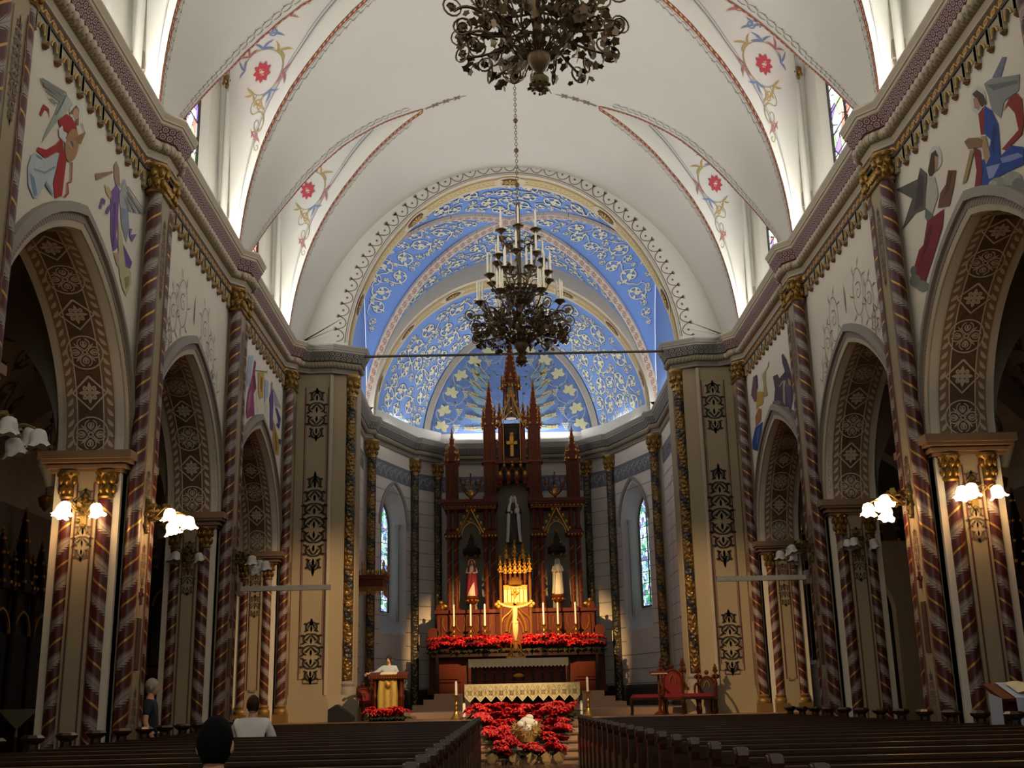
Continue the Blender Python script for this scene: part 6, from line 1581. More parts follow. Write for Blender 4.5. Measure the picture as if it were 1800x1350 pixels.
# worshipper in a white shirt, from behind
person('seated worshipper in white shirt seen from behind in the left pews',(-3.98,ROWS[11]+.27,0),pi,
  sit({'elbowL':(-.25,-.1,.84),'wristL':(-.12,-.3,.72),'elbowR':(.26,-.08,.84),'wristR':(.12,-.3,.72)}),'long',mat('white_shirt','#f2f0ea',.85,0,.05,9),DARKC,HAIRB,0,(.1,.25),
  (('L',(.4,-.9,0),(0,0,1),.6),('R',(-.4,-.9,0),(0,0,1),.6)),1.13)
# man in the foreground pew, from behind
person('dark-haired man seated in the foreground, only the back of his head showing',(-1.77,ROWS[0]+.27,0),pi,
  sit({'elbowL':(-.25,-.1,.84),'wristL':(-.12,-.3,.72),'elbowR':(.26,-.08,.84),'wristR':(.12,-.3,.72)}),'long',mat('striped_shirt','#3a4356',.85,0,.1,30),DARKC,HAIRD,0,(0,.1),
  (('L',(.4,-.9,0),(0,0,1),.6),('R',(-.4,-.9,0),(0,0,1),.6)),1.0,SKIN,mat('blue_collar','#7f8fb5',.8,0,.35,80))
MURALS = {
 'lute': (-1, [
  ('#cdd3cb',[(14.44,9.5),(14.42,9.41),(14.35,9.32),(14.24,9.24),(14.12,9.19),(14.03,9.2),(13.98,9.25),(14.0,9.34),(14.07,9.44),(14.17,9.52),(14.29,9.56),(14.39,9.56)]),
  ('#98a29a',[(13.83,9.43),(14.08,9.4),(13.75,9.03),(13.52,8.78),(13.21,8.37),(13.31,8.6),(13.51,8.94),(13.65,9.22)]),
  ('#5d6662',[(13.83,9.42),(13.86,9.39),(13.57,8.96),(13.53,8.95)]),
  ('#b0b6ae',[(13.84,9.4),(14.06,9.4),(13.78,9.06),(13.61,8.95)]),
  ('#a32a2c',[(13.07,8.71),(13.16,8.9),(13.33,8.93),(13.39,8.8),(13.31,8.88),(13.21,8.85),(13.13,8.71)]),
  ('#7d6038',[(13.98,9.21),(14.09,9.35),(14.19,9.46),(14.3,9.45),(14.33,9.22),(14.25,9.19),(14.17,9.3)]),
  ('#bb937a',[(14.31,9.39),(14.3,9.34),(14.27,9.29),(14.22,9.26),(14.17,9.24),(14.13,9.25),(14.1,9.28),(14.11,9.32),(14.14,9.37),(14.19,9.41),(14.24,9.43),(14.28,9.42)]),
  ('#a32a2c',[(13.64,8.93),(13.89,9.16),(14.08,9.21),(14.25,9.17),(14.32,9.09),(14.04,8.95),(13.85,8.9),(13.72,8.88)]),
  ('#a32a2c',[(13.81,8.76),(13.63,8.57),(13.36,8.36),(13.11,8.27),(13.09,8.21),(13.36,8.24),(13.76,8.55),(13.75,8.31),(13.66,8.02),(13.77,7.87),(13.98,8.0),(14.02,8.53),(13.9,8.66)]),
  ('#b7c3c8',[(12.95,8.07),(13.05,8.16),(13.36,8.23),(13.77,8.52),(13.7,8.23),(13.65,8.03),(13.72,7.88),(13.45,7.97),(13.25,7.64),(13.12,7.58),(12.94,7.67),(12.88,7.89)]),
  ('#6f82a6',[(13.05,8.15),(13.28,8.2),(13.25,8.16),(13.11,8.13)]),
  ('#7f90b0',[(12.94,7.84),(13.09,7.84),(13.22,7.67),(13.14,7.6),(13.04,7.69)]),
  ('#8796b0',[(13.04,7.95),(13.37,8.06),(13.69,8.3),(13.67,8.25),(13.38,8.03),(13.07,7.93)]),
  ('#8a97a8',[(13.45,7.97),(13.71,7.9),(13.63,7.87),(13.43,7.9)]),
  ('#c9cfd0',[(13.67,8.82),(13.78,8.93),(13.87,8.81),(14.17,8.81),(14.1,8.76),(13.72,8.73)]),
  ('#a8825f',[(14.38,8.93),(14.35,8.81),(14.28,8.69),(14.18,8.6),(14.09,8.55),(14.0,8.56),(13.95,8.63),(13.93,8.73),(13.96,8.85),(14.03,8.97),(14.12,9.06),(14.22,9.11),(14.31,9.1),(14.37,9.04)]),
  ('#94704f',[(14.18,8.95),(14.54,9.23),(14.45,9.31),(14.4,9.3),(14.58,9.24),(14.45,9.0),(14.25,8.95)]),
  ('#6b5a50',[(14.2,8.86),(14.2,8.83),(14.17,8.8),(14.13,8.77),(14.09,8.75),(14.06,8.76),(14.04,8.78),(14.05,8.81),(14.07,8.84),(14.11,8.87),(14.15,8.89),(14.18,8.88)]),
  ('#b8917a',[(13.98,8.78),(14.06,8.84),(14.18,8.8),(14.12,8.76)]),
  ('#a32a2c',[(14.18,8.59),(14.22,8.61),(14.25,8.33),(14.13,8.25),(14.19,8.14),(14.06,8.0),(14.04,8.03),(14.14,8.12),(14.09,8.25),(14.21,8.32)]),
 ],[('#7f857f',[(13.79,9.41),(13.0,9.17)]),('#7f857f',[(13.75,9.35),(13.02,9.14)]),('#7f857f',[(13.7,9.28),(13.08,9.13)]),('#7f857f',[(13.65,9.22),(13.19,9.11)]),('#7f857f',[(13.57,9.12),(13.3,9.06)]),]),
 'trumpet': (-1, [
  ('#a5a6a8',[(16.3,9.37),(16.61,9.2),(17.37,9.25),(16.97,9.08),(16.55,8.94),(16.21,8.84),(16.12,9.01),(16.23,9.2)]),
  ('#8b93a6',[(16.21,8.84),(16.55,8.95),(16.66,8.71),(16.59,8.42),(16.31,8.59)]),
  ('#9a7a70',[(15.08,8.86),(15.76,9.23),(15.77,9.2),(15.14,8.78)]),
  ('#a5836f',[(15.8,9.34),(15.89,9.46),(16.03,9.4),(16.12,9.18),(15.95,9.08),(15.83,9.19)]),
  ('#b9ad7c',[(15.48,8.88),(15.66,8.92),(15.79,8.87),(15.92,8.85),(15.69,8.76),(15.56,8.79)]),
  ('#7d5a9a',[(15.78,8.91),(15.97,9.11),(16.13,9.08),(16.12,8.8),(16.14,8.59),(16.11,8.33),(16.25,8.21),(16.04,8.05),(15.89,8.24),(15.78,8.75)]),
  ('#5f437f',[(15.89,8.77),(15.98,8.81),(16.06,8.13),(15.98,8.11)]),
  ('#bdb58f',[(16.13,8.62),(16.3,8.52),(16.58,8.11),(16.88,8.04),(16.93,7.88),(16.74,7.59),(16.52,7.67),(16.37,7.83),(16.24,8.2)]),
  ('#b59a84',[(16.06,8.04),(16.26,8.12),(16.35,7.93),(16.23,7.9)]),
  ('#8f8a66',[(16.58,7.83),(16.82,7.96),(16.82,7.8),(16.69,7.68)]),
  ('#6a4a92',[(16.42,8.33),(16.9,8.21),(16.82,8.07),(16.62,8.03),(16.51,8.17)]),
  ('#7d5a9a',[(15.33,8.45),(15.41,8.64),(15.55,8.66),(15.53,8.55),(15.46,8.62),(15.4,8.44)]),
  ('#7d5a9a',[(15.59,8.46),(15.64,8.58),(15.8,8.73),(15.79,8.65),(15.68,8.49)]),
  ('#7a68a0',[(16.66,8.69),(16.79,8.73),(16.73,8.61),(17.01,8.74),(16.83,8.53),(16.69,8.57)]),
 ],[('#77797c',[(16.4,9.28),(17.34,9.25)]),('#77797c',[(16.44,9.2),(17.12,9.15)]),('#77797c',[(16.43,9.12),(16.86,9.04)]),('#77797c',[(16.16,9.29),(16.09,9.11)]),('#77797c',[(16.37,9.07),(16.61,8.93)]),]),
 'magenta': (-1, [
  ('#a7b3c2',[(25.24,9.21),(25.77,9.37),(25.6,8.98),(25.5,8.57),(25.15,8.43)]),
  ('#8d3f6a',[(25.88,9.29),(26.07,9.28),(25.97,9.03),(26.2,8.68),(25.93,8.48),(26.13,7.98),(25.8,7.91),(25.38,7.74),(25.21,7.84),(25.32,8.32),(25.72,8.87)]),
  ('#a9698c',[(25.37,8.29),(25.69,8.54),(25.63,8.12),(25.36,7.87)]),
  ('#5c2644',[(25.76,8.89),(25.99,8.91),(26.13,8.66),(25.86,8.59)]),
  ('#b39c50',[(26.29,9.1),(27.0,9.3),(27.01,8.67),(26.59,8.51),(26.4,8.65)]),
  ('#93562f',[(26.59,9.08),(26.83,9.13),(26.8,8.76),(26.61,8.79)]),
  ('#a3b3c6',[(27.13,9.17),(27.54,9.22),(27.55,8.85),(27.14,8.55)]),
 ],[('#7d7462',[(25.83,9.02),(27.24,9.39)]),('#7d7462',[(27.23,9.46),(27.26,9.31)]),('#7d7462',[(26.1,8.57),(26.37,8.12)]),('#7d7462',[(27.34,8.56),(27.22,8.34)]),]),
 'violet': (-1, [
  ('#9a9ea4',[(28.24,9.23),(29.31,8.97),(28.47,8.85)]),
  ('#5b4a86',[(27.89,9.32),(28.13,9.2),(28.26,8.93),(28.23,8.48),(28.32,8.12),(27.94,8.1),(27.82,8.68),(27.69,8.82),(27.89,9.05)]),
  ('#b08a78',[(27.88,9.32),(28.07,9.34),(28.09,9.15),(27.94,9.11)]),
  ('#4a4276',[(28.48,8.8),(28.76,8.83),(29.27,8.69),(29.12,8.38),(28.66,8.38),(28.98,8.53),(28.72,8.69)]),
  ('#b08f3a',[(28.32,8.43),(28.69,8.25),(29.2,8.04),(29.13,7.68),(28.68,7.62),(28.3,7.94)]),
  ('#7a5a20',[(28.47,8.2),(28.7,8.15),(28.94,7.76),(28.72,7.71)]),
  ('#4a4276',[(29.05,8.11),(29.45,8.16),(29.36,8.0),(29.01,7.99)]),
 ],[]),
 'blue': (1, [
  ('#c6c5bf',[(13.81,9.1),(13.87,9.02),(13.98,9.0),(14.1,9.04),(14.2,9.12),(14.27,9.24),(14.27,9.35),(14.2,9.43),(14.1,9.45),(13.98,9.41),(13.87,9.32),(13.81,9.21)]),
  ('#6f7686',[(13.2,9.38),(13.09,9.32),(13.31,9.16),(13.56,9.28)]),
  ('#8b8c8c',[(13.8,9.34),(13.61,9.3),(12.83,8.91),(12.91,8.73),(13.32,8.81),(13.48,8.65),(13.69,8.88),(13.73,9.12)]),
  ('#6c6d70',[(13.73,9.28),(12.9,8.87),(12.91,8.83),(13.56,9.1)]),
  ('#4f4034',[(14.18,9.4),(14.03,9.38),(13.85,9.2),(13.8,9.05),(13.95,9.07),(14.09,9.28)]),
  ('#a9866f',[(14.17,9.33),(14.06,9.28),(13.98,9.1),(14.06,9.09),(14.17,9.18)]),
  ('#8c3330',[(13.41,8.7),(13.17,8.77),(12.97,8.73),(12.86,8.58),(12.91,8.26),(13.0,8.16),(13.47,8.18),(13.57,8.25),(13.06,8.26),(13.09,8.51),(13.24,8.71)]),
  ('#8c3036',[(14.08,9.04),(13.89,9.05),(13.92,8.67),(14.09,8.73)]),
  ('#2f4a96',[(13.87,9.05),(13.69,8.88),(13.57,8.61),(13.63,8.18),(13.31,8.17),(13.0,7.99),(13.07,7.78),(13.41,7.87),(13.81,7.96),(14.15,7.98),(14.28,8.05),(14.23,8.4),(13.97,8.35),(13.83,8.52),(13.99,8.7)]),
  ('#7f8cc0',[(13.64,8.16),(13.16,7.99),(13.03,7.88),(13.37,7.98),(13.61,8.07)]),
  ('#223770',[(13.69,8.68),(13.61,8.58),(13.82,8.28),(13.82,8.48)]),
  ('#8d97c4',[(14.07,8.24),(13.66,8.09),(13.91,8.01),(14.04,8.05)]),
  ('#a88f6c',[(14.1,8.71),(13.96,8.65),(13.9,8.32),(14.06,8.27),(14.1,8.42)]),
  ('#8a6a50',[(14.62,8.9),(14.47,8.88),(14.15,8.72),(14.03,8.62),(14.14,8.57),(14.52,8.74)]),
  ('#a08a5c',[(14.47,8.69),(14.35,8.63),(14.71,8.34),(14.87,8.36)]),
  ('#7e2f33',[(14.36,8.68),(14.18,8.55),(14.18,8.25),(14.3,8.05),(14.49,8.14),(14.36,8.33)]),
  ('#8d8f88',[(13.46,7.7),(13.51,7.67),(13.63,7.68),(13.77,7.74),(13.92,7.82),(14.01,7.9),(14.04,7.97),(13.98,8.0),(13.86,7.98),(13.71,7.92),(13.58,7.84),(13.48,7.76)]),
  ('#9a9c94',[(13.15,7.62),(13.19,7.59),(13.3,7.6),(13.42,7.64),(13.55,7.72),(13.63,7.8),(13.65,7.86),(13.6,7.89),(13.49,7.88),(13.36,7.84),(13.24,7.76),(13.16,7.68)]),
  ('#7b7d78',[(13.09,7.47),(13.14,7.42),(13.22,7.41),(13.31,7.43),(13.4,7.49),(13.45,7.57),(13.45,7.64),(13.41,7.7),(13.32,7.71),(13.23,7.68),(13.14,7.62),(13.1,7.55)]),
  ('#a5a69d',[(13.81,7.86),(13.84,7.85),(13.89,7.85),(13.96,7.87),(14.02,7.91),(14.06,7.95),(14.07,7.98),(14.04,8.0),(13.99,8.0),(13.92,7.97),(13.86,7.93),(13.82,7.89)]),
  ('#6d706c',[(13.35,7.54),(13.39,7.5),(13.47,7.5),(13.57,7.53),(13.66,7.59),(13.72,7.65),(13.73,7.71),(13.69,7.74),(13.61,7.74),(13.51,7.71),(13.42,7.65),(13.36,7.59)]),
 ],[]),
 'redl': (1, [
  ('#c2c1ba',[(15.43,9.05),(15.49,8.98),(15.6,8.96),(15.73,8.99),(15.84,9.07),(15.91,9.19),(15.91,9.29),(15.85,9.37),(15.74,9.39),(15.61,9.35),(15.5,9.27),(15.44,9.16)]),
  ('#5a5550',[(16.27,9.31),(16.05,9.1),(16.27,8.61),(16.67,8.72),(17.32,8.71),(16.74,9.0),(17.37,9.45),(16.43,9.19)]),
  ('#443f3c',[(16.33,9.26),(16.18,9.1),(16.35,8.71),(16.73,8.78)]),
  ('#4a3528',[(15.79,9.31),(15.62,9.28),(15.55,9.15),(15.6,9.06),(15.77,8.99),(15.96,8.98),(16.0,9.12)]),
  ('#a5816c',[(15.67,9.21),(15.55,9.13),(15.64,8.96),(15.74,8.99)]),
  ('#b3b1a4',[(16.01,9.05),(15.77,8.91),(15.73,8.6),(16.07,8.4),(16.3,8.53),(16.15,8.85)]),
  ('#5d7060',[(16.26,8.63),(16.06,8.45),(15.99,8.37),(16.23,8.35),(16.33,8.5)]),
  ('#6f4a34',[(15.27,8.78),(15.01,8.65),(15.17,8.45),(15.4,8.27),(15.81,8.42),(15.65,8.59),(15.42,8.62)]),
  ('#54382a',[(15.24,8.74),(15.13,8.68),(15.36,8.48),(15.54,8.48)]),
  ('#7a2430',[(16.26,8.4),(15.59,8.31),(15.73,8.08),(16.2,7.79),(16.67,7.53),(16.97,7.67),(16.96,7.95),(16.71,8.11),(16.51,8.12)]),
  ('#5a1822',[(16.22,8.29),(16.04,8.27),(16.36,8.0),(16.69,7.93)]),
  ('#6d7268',[(16.78,7.62),(16.82,7.58),(16.92,7.57),(17.04,7.6),(17.15,7.66),(17.22,7.73),(17.24,7.79),(17.19,7.84),(17.09,7.84),(16.97,7.81),(16.86,7.75),(16.79,7.68)]),
  ('#7a7d76',[(16.51,7.44),(16.56,7.41),(16.65,7.41),(16.77,7.44),(16.89,7.49),(16.97,7.56),(16.99,7.61),(16.94,7.64),(16.84,7.64),(16.72,7.61),(16.61,7.55),(16.53,7.49)]),
  ('#646862',[(16.9,7.83),(16.93,7.8),(16.99,7.79),(17.05,7.8),(17.12,7.84),(17.15,7.88),(17.16,7.93),(17.13,7.96),(17.07,7.97),(17.0,7.96),(16.94,7.92),(16.9,7.88)]),
 ],[]),
 'yellow': (1, [
  ('#6a4a56',[(28.66,9.42),(28.32,9.36),(28.43,8.71),(28.74,8.76),(29.08,9.04)]),
  ('#3d2c4a',[(28.39,9.39),(28.22,9.35),(28.24,9.02),(28.42,9.02)]),
  ('#a89466',[(27.68,9.19),(27.07,9.23),(26.88,9.35),(26.91,9.2),(27.28,9.18),(27.39,8.87),(27.26,8.55),(27.7,8.61),(27.63,8.92)]),
  ('#b09340',[(28.37,8.94),(27.69,8.76),(27.79,8.5),(28.03,8.49),(28.41,8.56),(28.63,8.52)]),
  ('#9a6a3a',[(28.8,8.38),(28.33,8.5),(28.05,8.39),(28.21,8.14),(28.82,8.12)]),
  ('#24407f',[(28.88,8.11),(28.01,8.06),(28.24,7.87),(28.81,7.47),(29.37,7.64),(29.38,7.83)]),
  ('#3f5fa0',[(28.66,8.01),(28.36,8.0),(28.74,7.65),(28.94,7.67)]),
 ],[('#6d6450',[(29.06,9.05),(29.57,8.4)]),]),
 'purple': (1, [
  ('#5e625c',[(26.79,8.28),(25.65,7.86),(24.88,7.55),(24.9,7.28),(25.76,7.77),(26.9,8.23)]),
  ('#4a3a4c',[(26.59,8.84),(26.16,8.78),(26.0,8.63),(25.45,8.64),(25.61,8.89),(25.63,9.08),(25.5,9.09),(25.21,8.85),(25.04,8.6),(24.88,8.32),(25.0,7.82),(25.23,7.67),(25.74,7.85),(26.71,8.26),(26.51,8.5)]),
  ('#5a4f66',[(25.46,8.38),(25.04,8.2),(25.2,7.75),(25.46,7.92)]),
  ('#a59a8a',[(25.69,8.49),(25.43,8.42),(25.59,8.29),(25.68,7.89),(25.84,8.02)]),
  ('#b5894a',[(25.24,8.42),(25.01,8.29),(25.05,8.17),(25.22,8.25)]),
  ('#9a8c74',[(26.11,8.47),(25.75,8.5),(25.68,8.46),(26.02,8.42)]),
  ('#7f7f8c',[(25.32,7.72),(25.37,7.71),(25.47,7.72),(25.61,7.75),(25.74,7.79),(25.84,7.83),(25.87,7.86),(25.82,7.87),(25.71,7.86),(25.58,7.83),(25.44,7.79),(25.35,7.75)]),
  ('#70706c',[(26.08,8.06),(26.13,8.04),(26.25,8.06),(26.41,8.09),(26.57,8.14),(26.69,8.19),(26.72,8.22),(26.67,8.23),(26.54,8.22),(26.38,8.19),(26.22,8.14),(26.11,8.09)]),
 ],[]),
}
# ---------------------------------------------------------------- wall sconces
SHADE_ON = emis('lit_shade','#ffdba6',3.2); SHADE_OFF = mat('frosted_shade','#c3beb8',.35,0,.06,20)
LEAFB = mat('sconce_leaves','#6d5a2c',.5,.5,.35,30)
_sh = MB(); 
_rows = []
for _r0,_z,_w in ((.03,.0,0),(.07,-.02,0),(.088,-.07,0),(.088,-.13,.006),(.11,-.18,.014),(.13,-.19,.018)):
    _rows.append([((_r0+_w*sin(6*a))*cos(a),(_r0+_w*sin(6*a))*sin(a),_z+_w*.8*cos(6*a)) for a in [2*pi*k/24 for k in range(24)]])
_sh.grid(_rows,0,True)
SH = {}
def sconce(label, loc, rz, kind, lit):
    """local +x points away from the wall"""
    t = thing('sconce',label,'lamp',loc,rz); r = random.Random(5)
    q = MB(); q.box(0,.03,-.05,.05,-.22,.2); q.ball((.02,0,.22),.05,0,6,4); q.ball((.02,0,-.24),.04,0,6,4)
    for k in range(4): q.ball((.03,(.08 if k%2 else -.08),-.16+.09*k),.04,0,6,4)
    q.build('wall_plate',LEAFB,t,smooth=True)
    tips = ((.42,-.2,.02),(.5,.2,.0),(.66,-.04,-.08),(.38,.0,-.16)) if kind == 'cluster' else ((.2,-.24,.0),(.24,.24,.0),(.34,-.16,.02))
    q = MB()
    for x,y,z in tips: q.tube(bez((.02,0,-.05),(x*.4,y*.3,-.12),(x*.8,y,z+.22),(x,y,z+.03)),.014,6)
    for k in range(34 if kind == 'cluster' else 14):
        x = r.uniform(.05,.42 if kind == 'cluster' else .2); c = Vector((x,r.uniform(-.11,.11),r.uniform(-.08,.16))); u = Vector((r.uniform(-1,1),r.uniform(-1,1),r.uniform(-1,1))).normalized(); v = u.cross(Vector((.3,r.uniform(-1,1),1))).normalized(); vineleaf(q,c,u,v,.055)
    q.build('leafy_arms',LEAFB,t)
    for x,y,z in tips:
        if lit not in SH: o = _sh.build('glass_shade',SHADE_ON if lit else SHADE_OFF,t,(x,y,z+.06),smooth=True); SH[lit] = o.data
        else: o = link('glass_shade',SH[lit],t,(x,y,z+.06))
        o.rotation_euler = (r.uniform(-.25,.25),r.uniform(-.25,.25),0)
    return t
for sx,sd in ((-1,'left'),(1,'right')):
    rz = 0 if sx < 0 else pi
    for i,P in enumerate(PIERS):
        lit = (i == 1); d = ('lit' if lit else 'unlit'); wh = ('the %s edge pier','the nearest full %s pier','the farther %s pier')[i]%sd
        if not (i == 0 and sx > 0): sconce('%s glass flower lamp cluster facing the nave on %s'%(d,wh),(sx*5.935,P-.02,4.3),rz,'cluster',lit)
        if i: sconce('%s glass flower lamps on the front panel of %s'%(d,wh),(sx*6.7,P-.56,4.32),-pi/2,'pair',lit)
        if lit:
            point_light('sconce_light',(sx*5.42,P-.02,4.12),8,(1,.62,.27),.1); point_light('sconce_light',(sx*6.7,P-.86,4.16),2.6,(1,.62,.27),.1)
    # unlit lamps on the aisle pier backs
    sconce('unlit glass flower lamps hanging in the dim %s side aisle'%sd,(sx*11.1,22.3,4.6),pi if sx > 0 else 0,'cluster',False)
# white bars cantilevered from the farther piers
for sx,sd in ((-1,'left'),(1,'right')):
    t = thing('bracket_bar','long white bar reaching out from the farther %s pier'%sd,'bar',(sx*5.93,24.1,3.78))
    q = MB(); q.box(0,-sx*1.9,-.06,.06,-.05,.05); q.build('bar',mat('white_bar','#cfc8b8',.6),t); q = MB(); q.box(sx*.02,-sx*.05,-.12,.12,-.14,.14); q.build('wall_bracket',GREYT,t)
# spotlights standing on the cornice
for sx,sd in ((-1,'left'),(1,'right')):
    for P,wh in ((18.3,'nearer'),(24.2,'farther')):
        t = thing('spotlight','dark spotlight on the %s cornice, %s of the two'%(sd,wh),'spotlight',(sx*5.9,P,10.87))
        q = MB(); q.box(-.06,.06,-.06,.06,0,.03); q.tube([(0,0,.03),(0,0,.2)],.02,6); q.build('stand',DARKG,t)
        q = MB(); M_ = Matrix.Translation((0,0,.27)) @ Matrix.Rotation(-sx*.35,4,'Z') @ Matrix.Rotation(-pi/2-.35,4,'X'); q.lathe([(.06,-.15),(.085,-.12),(.085,.12),(.1,.15),(.095,.15),(.08,.1)],12,(0,0,0),0,M_); q.build('lamp_can',mat('lamp_can','#3c4650',.5,.3),t,smooth=True)
# ---------------------------------------------------------------- murals on the nave walls
ML = {'lute':'painted angel in red and white playing a lute above the first left arch','trumpet':'painted angel in violet blowing a trumpet beside the first left arch','magenta':'painted magenta angel with a yellow banner above the far left arch','violet':'painted violet and gold angel right of the far left arch',
 'blue':'painted angel in blue robe with red scarf above the first right arch','redl':'painted angel in red skirt with a harp left of the first right arch','yellow':'painted angel in yellow and blue left of the far right arch','purple':'painted dark purple angel on a cloud above the far right arch'}
for key,(sx,polys,lines) in MURALS.items():
    q = MB(); mats = []; ci = {}
    for k,(c,p) in enumerate(polys):
        if c not in ci: ci[c] = len(mats); mats.append(mat('mural_'+c[1:],c,.85,0,.16,14))
        x = sx*(WX-.010-.0006*k); n = len(p)
        fillpoly(p,lambda a,b,x=x: (x,a,b),q,ci[c])
    for c,p in lines:
        if c not in ci: ci[c] = len(mats); mats.append(mat('mural_'+c[1:],c,.85,0,.1,14))
        paint([even(p,.014)],lambda a,b: (sx*(WX-.03),a,b),q,ci[c])
    tag(q.build('angel_mural',mats),ML[key],'mural')
for sx,sd in ((-1,'left'),(1,'right')):
    yc = 20.6; q = MB(); st = []
    for e in (-1,1):
        for (dy,z,rx,rz_) in ((.8,8.55,.28,.45),(1.35,8.2,.22,.36),(1.7,7.6,.2,.32)):
            st.append(even([(yc+e*dy+rx*cos(a),z+rz_*sin(a)) for a in [2*pi*k/22 for k in range(23)]],.008)); st.append(taper(sp(yc+e*dy,z,rx*.7,1,1.3),.010,.006))
            for k in range(7): st.append(leaf(yc+e*dy+rx*1.05*cos(k*.9),z+rz_*1.05*sin(k*.9),k*.9,.2,.014,.5))
        for k in range(12): st.append(taper(sp(yc+e*(1.5+.06*k),7.9-.22*k,.1+.03*(k%3),k,1.3,1 if k%2 else -1),.008,.005))
    st += [leaf(yc,8.4,pi/2,.6,.03,0)]
    paint(st,lambda a,b: (sx*(WX-.012),a,b),q); tag(q.build('scroll_mural',mat('sketch_line','#8d8375',.85)),'thin line scroll drawing above the middle %s arch'%sd,'mural')
# ---------------------------------------------------------------- sanctuary furniture
REDV = mat('red_velvet','#7d1420',.7,0,.15,14)
def bench(label,loc,w,rz=0):
    t = thing('bench',label,'bench',loc,rz); q = MB(); rows = []
    q.box(-w/2,w/2,-.2,.2,.36,.42,0); q.build('seat_frame',WOODD,t); q = MB(); q.box(-w/2+.02,w/2-.02,-.19,.19,.42,.47); q.box(-w/2+.06,w/2-.06,-.15,.15,.47,.5); q.build('cushion',REDV,t)
    for x in (-w/2+.06,w/2-.06):
        for y in (-.15,.15): q = MB(); s = 1 if x > 0 else -1; q.tube(bez((x,y,.38),(x+s*.12,y,.3),(x-s*.02,y,.15),(x+s*.06,y,0)),[.03]*5+[.022]*6,6); q.build('leg',WOODD,t,smooth=True)
    return t
bench('low red cushioned bench left of the red throne',(3.15,29.6,1.0),.9); bench('low red cushioned stool right of the red throne',(4.3,29.2,1.0),.75)
def throne(label,loc,back,rz=0,hh=1.15,w=.62):
    t = thing('throne_chair',label,'chair',loc,rz)
    q = MB(); q.box(-w/2,w/2,-.3,.25,.34,.42); q.build('seat_frame',WOODR,t); q = MB(); q.box(-w/2+.04,w/2-.04,-.28,.2,.42,.5); q.build('cushion',back,t)
    q = MB(); pts = parch(w/2-.1,.72*hh,hh-.08,8); q.prism([(-w/2+.1,.5)]+[(x,z) for x,z in pts]+[(w/2-.1,.5)],-.03,.03,0,Matrix.Translation((0,.22,0)) @ Matrix.Rotation(pi/2,4,'X')); q.build('back_panel',back,t)
    q = MB(); q.tube([(-w/2+.06,.22,.42)]+[(x*1.12,.22,z*1.03) for x,z in pts]+[(w/2-.06,.22,.42)],.04,6); q.ball((0,.22,hh+.05),.06,0,6,4)
    q.tube([(x*.62,.17,z*.96) for x,z in parch(w*.22,.7*hh,hh-.12,6)],.016,5,1)
    for s in (-1,1): pyramid(q,s*(w/2-.03),.22,hh-.12,.09,.28,0,4,2,0); q.tube([(s*(w/2-.03),.22,.4),(s*(w/2-.03),.22,hh-.1)],.03,6)
    q.build('back_frame',[WOODR,GILT],t)
    for s in (-1,1): q = MB(); q.tube(bez((s*w/2,.2,.72),(s*w/2,0,.74),(s*w/2,-.2,.72),(s*w/2,-.28,.6)),.03,6); q.tube([(s*w/2,-.26,.62),(s*w/2,-.26,.4)],.025,6); q.build('armrest',WOODR,t,smooth=True)
    for x in (-w/2+.05,w/2-.05):
        for y in (-.26,.2): q = MB(); q.lathe([(.03,0),(.045,.1),(.03,.2),(.04,.34)],8); q.build('leg',WOODR,t,(x,y,0),smooth=True)
    return t
throne('tall red velvet throne chair with pointed carved back on the right',(3.95,30.7,1.0),REDV,0,1.15,.62)
throne('dark carved chair half hidden beside the right chancel pier',(4.6,29.6,1.0),mat('dark_leather','#2a1a16',.5),-.3,.95,.5)
t = thing('book_stand','slender wooden book stand in front of the red throne','stand',(3.38,29.3,1.0))
q = MB(); q.lathe([(.16,0),(.14,.04),(.04,.1),(.03,.5),(.045,.55),(.03,.6),(.03,.98)],10); q.build('post',WOODR,t,smooth=True); q = MB(); q.box(-.2,.2,-.16,.16,-.015,.015,0,Matrix.Translation((0,0,1.0)) @ Matrix.Rotation(.25,4,'X')); q.build('top',WOODR,t); q = MB(); q.box(-.2,.2,-.02,.02,0,.03,0,Matrix.Translation((0,-.16,.97))); q.build('ledge',mat('pale_wood','#c29a62',.5),t)
t = thing('canopy','carved wooden canopy with gilded cresting and fringe over the left seat','canopy',(-4.5,34.2,4.55))
q = MB(); q.box(-.6,.58,-.62,.62,.12,.42); q.box(-.62,.62,-.66,.66,.36,.48); q.build('roof',WOODR,t)
q = MB()
for k in range(9): q.ball((.62,-.6+.15*k,.55),.05,0,6,4,(1,1,1.6)); q.ball((-.55+.14*k,-.64,.55),.05,0,6,4,(1,1,1.6))
for x,y in ((.6,-.62),(.0,-.64),(-.55,-.64),(.6,.6)): q.lathe([(.04,.5),(.06,.6),(.02,.7),(.05,.8),(.01,.9)],8,(x,y,0))
q.build('cresting',GILT,t,smooth=True)
q = MB()
for k in range(32):
    x = -.58+1.18*k/31; q.tube([(x,-.64,.14),(x,-.64,-.06-.05*abs(sin(k*.6)))],.012,4); y = -.62+1.24*k/31; q.tube([(.6,y,.14),(.6,y,-.06-.05*abs(sin(k*.6)))],.012,4)
q.build('fringe',mat('fringe_gold','#a8763a',.5,.2,.2,20),t)['kind'] = 'stuff'
throne('red seat under the carved canopy by the left sanctuary wall',(-4.6,34.2,1.16),REDV,pi/2,1.3,.7)
q = MB(); q.box(-5.08,-5.02,33.6,34.8,1.0,4.6); tag(q.build('red_hanging',REDV),'dark red cloth hanging on the wall below the canopy','cloth')
throne('wooden chair with red seat behind the left lectern',(-4.05,30.9,1.0),REDV,.6,.85,.55)
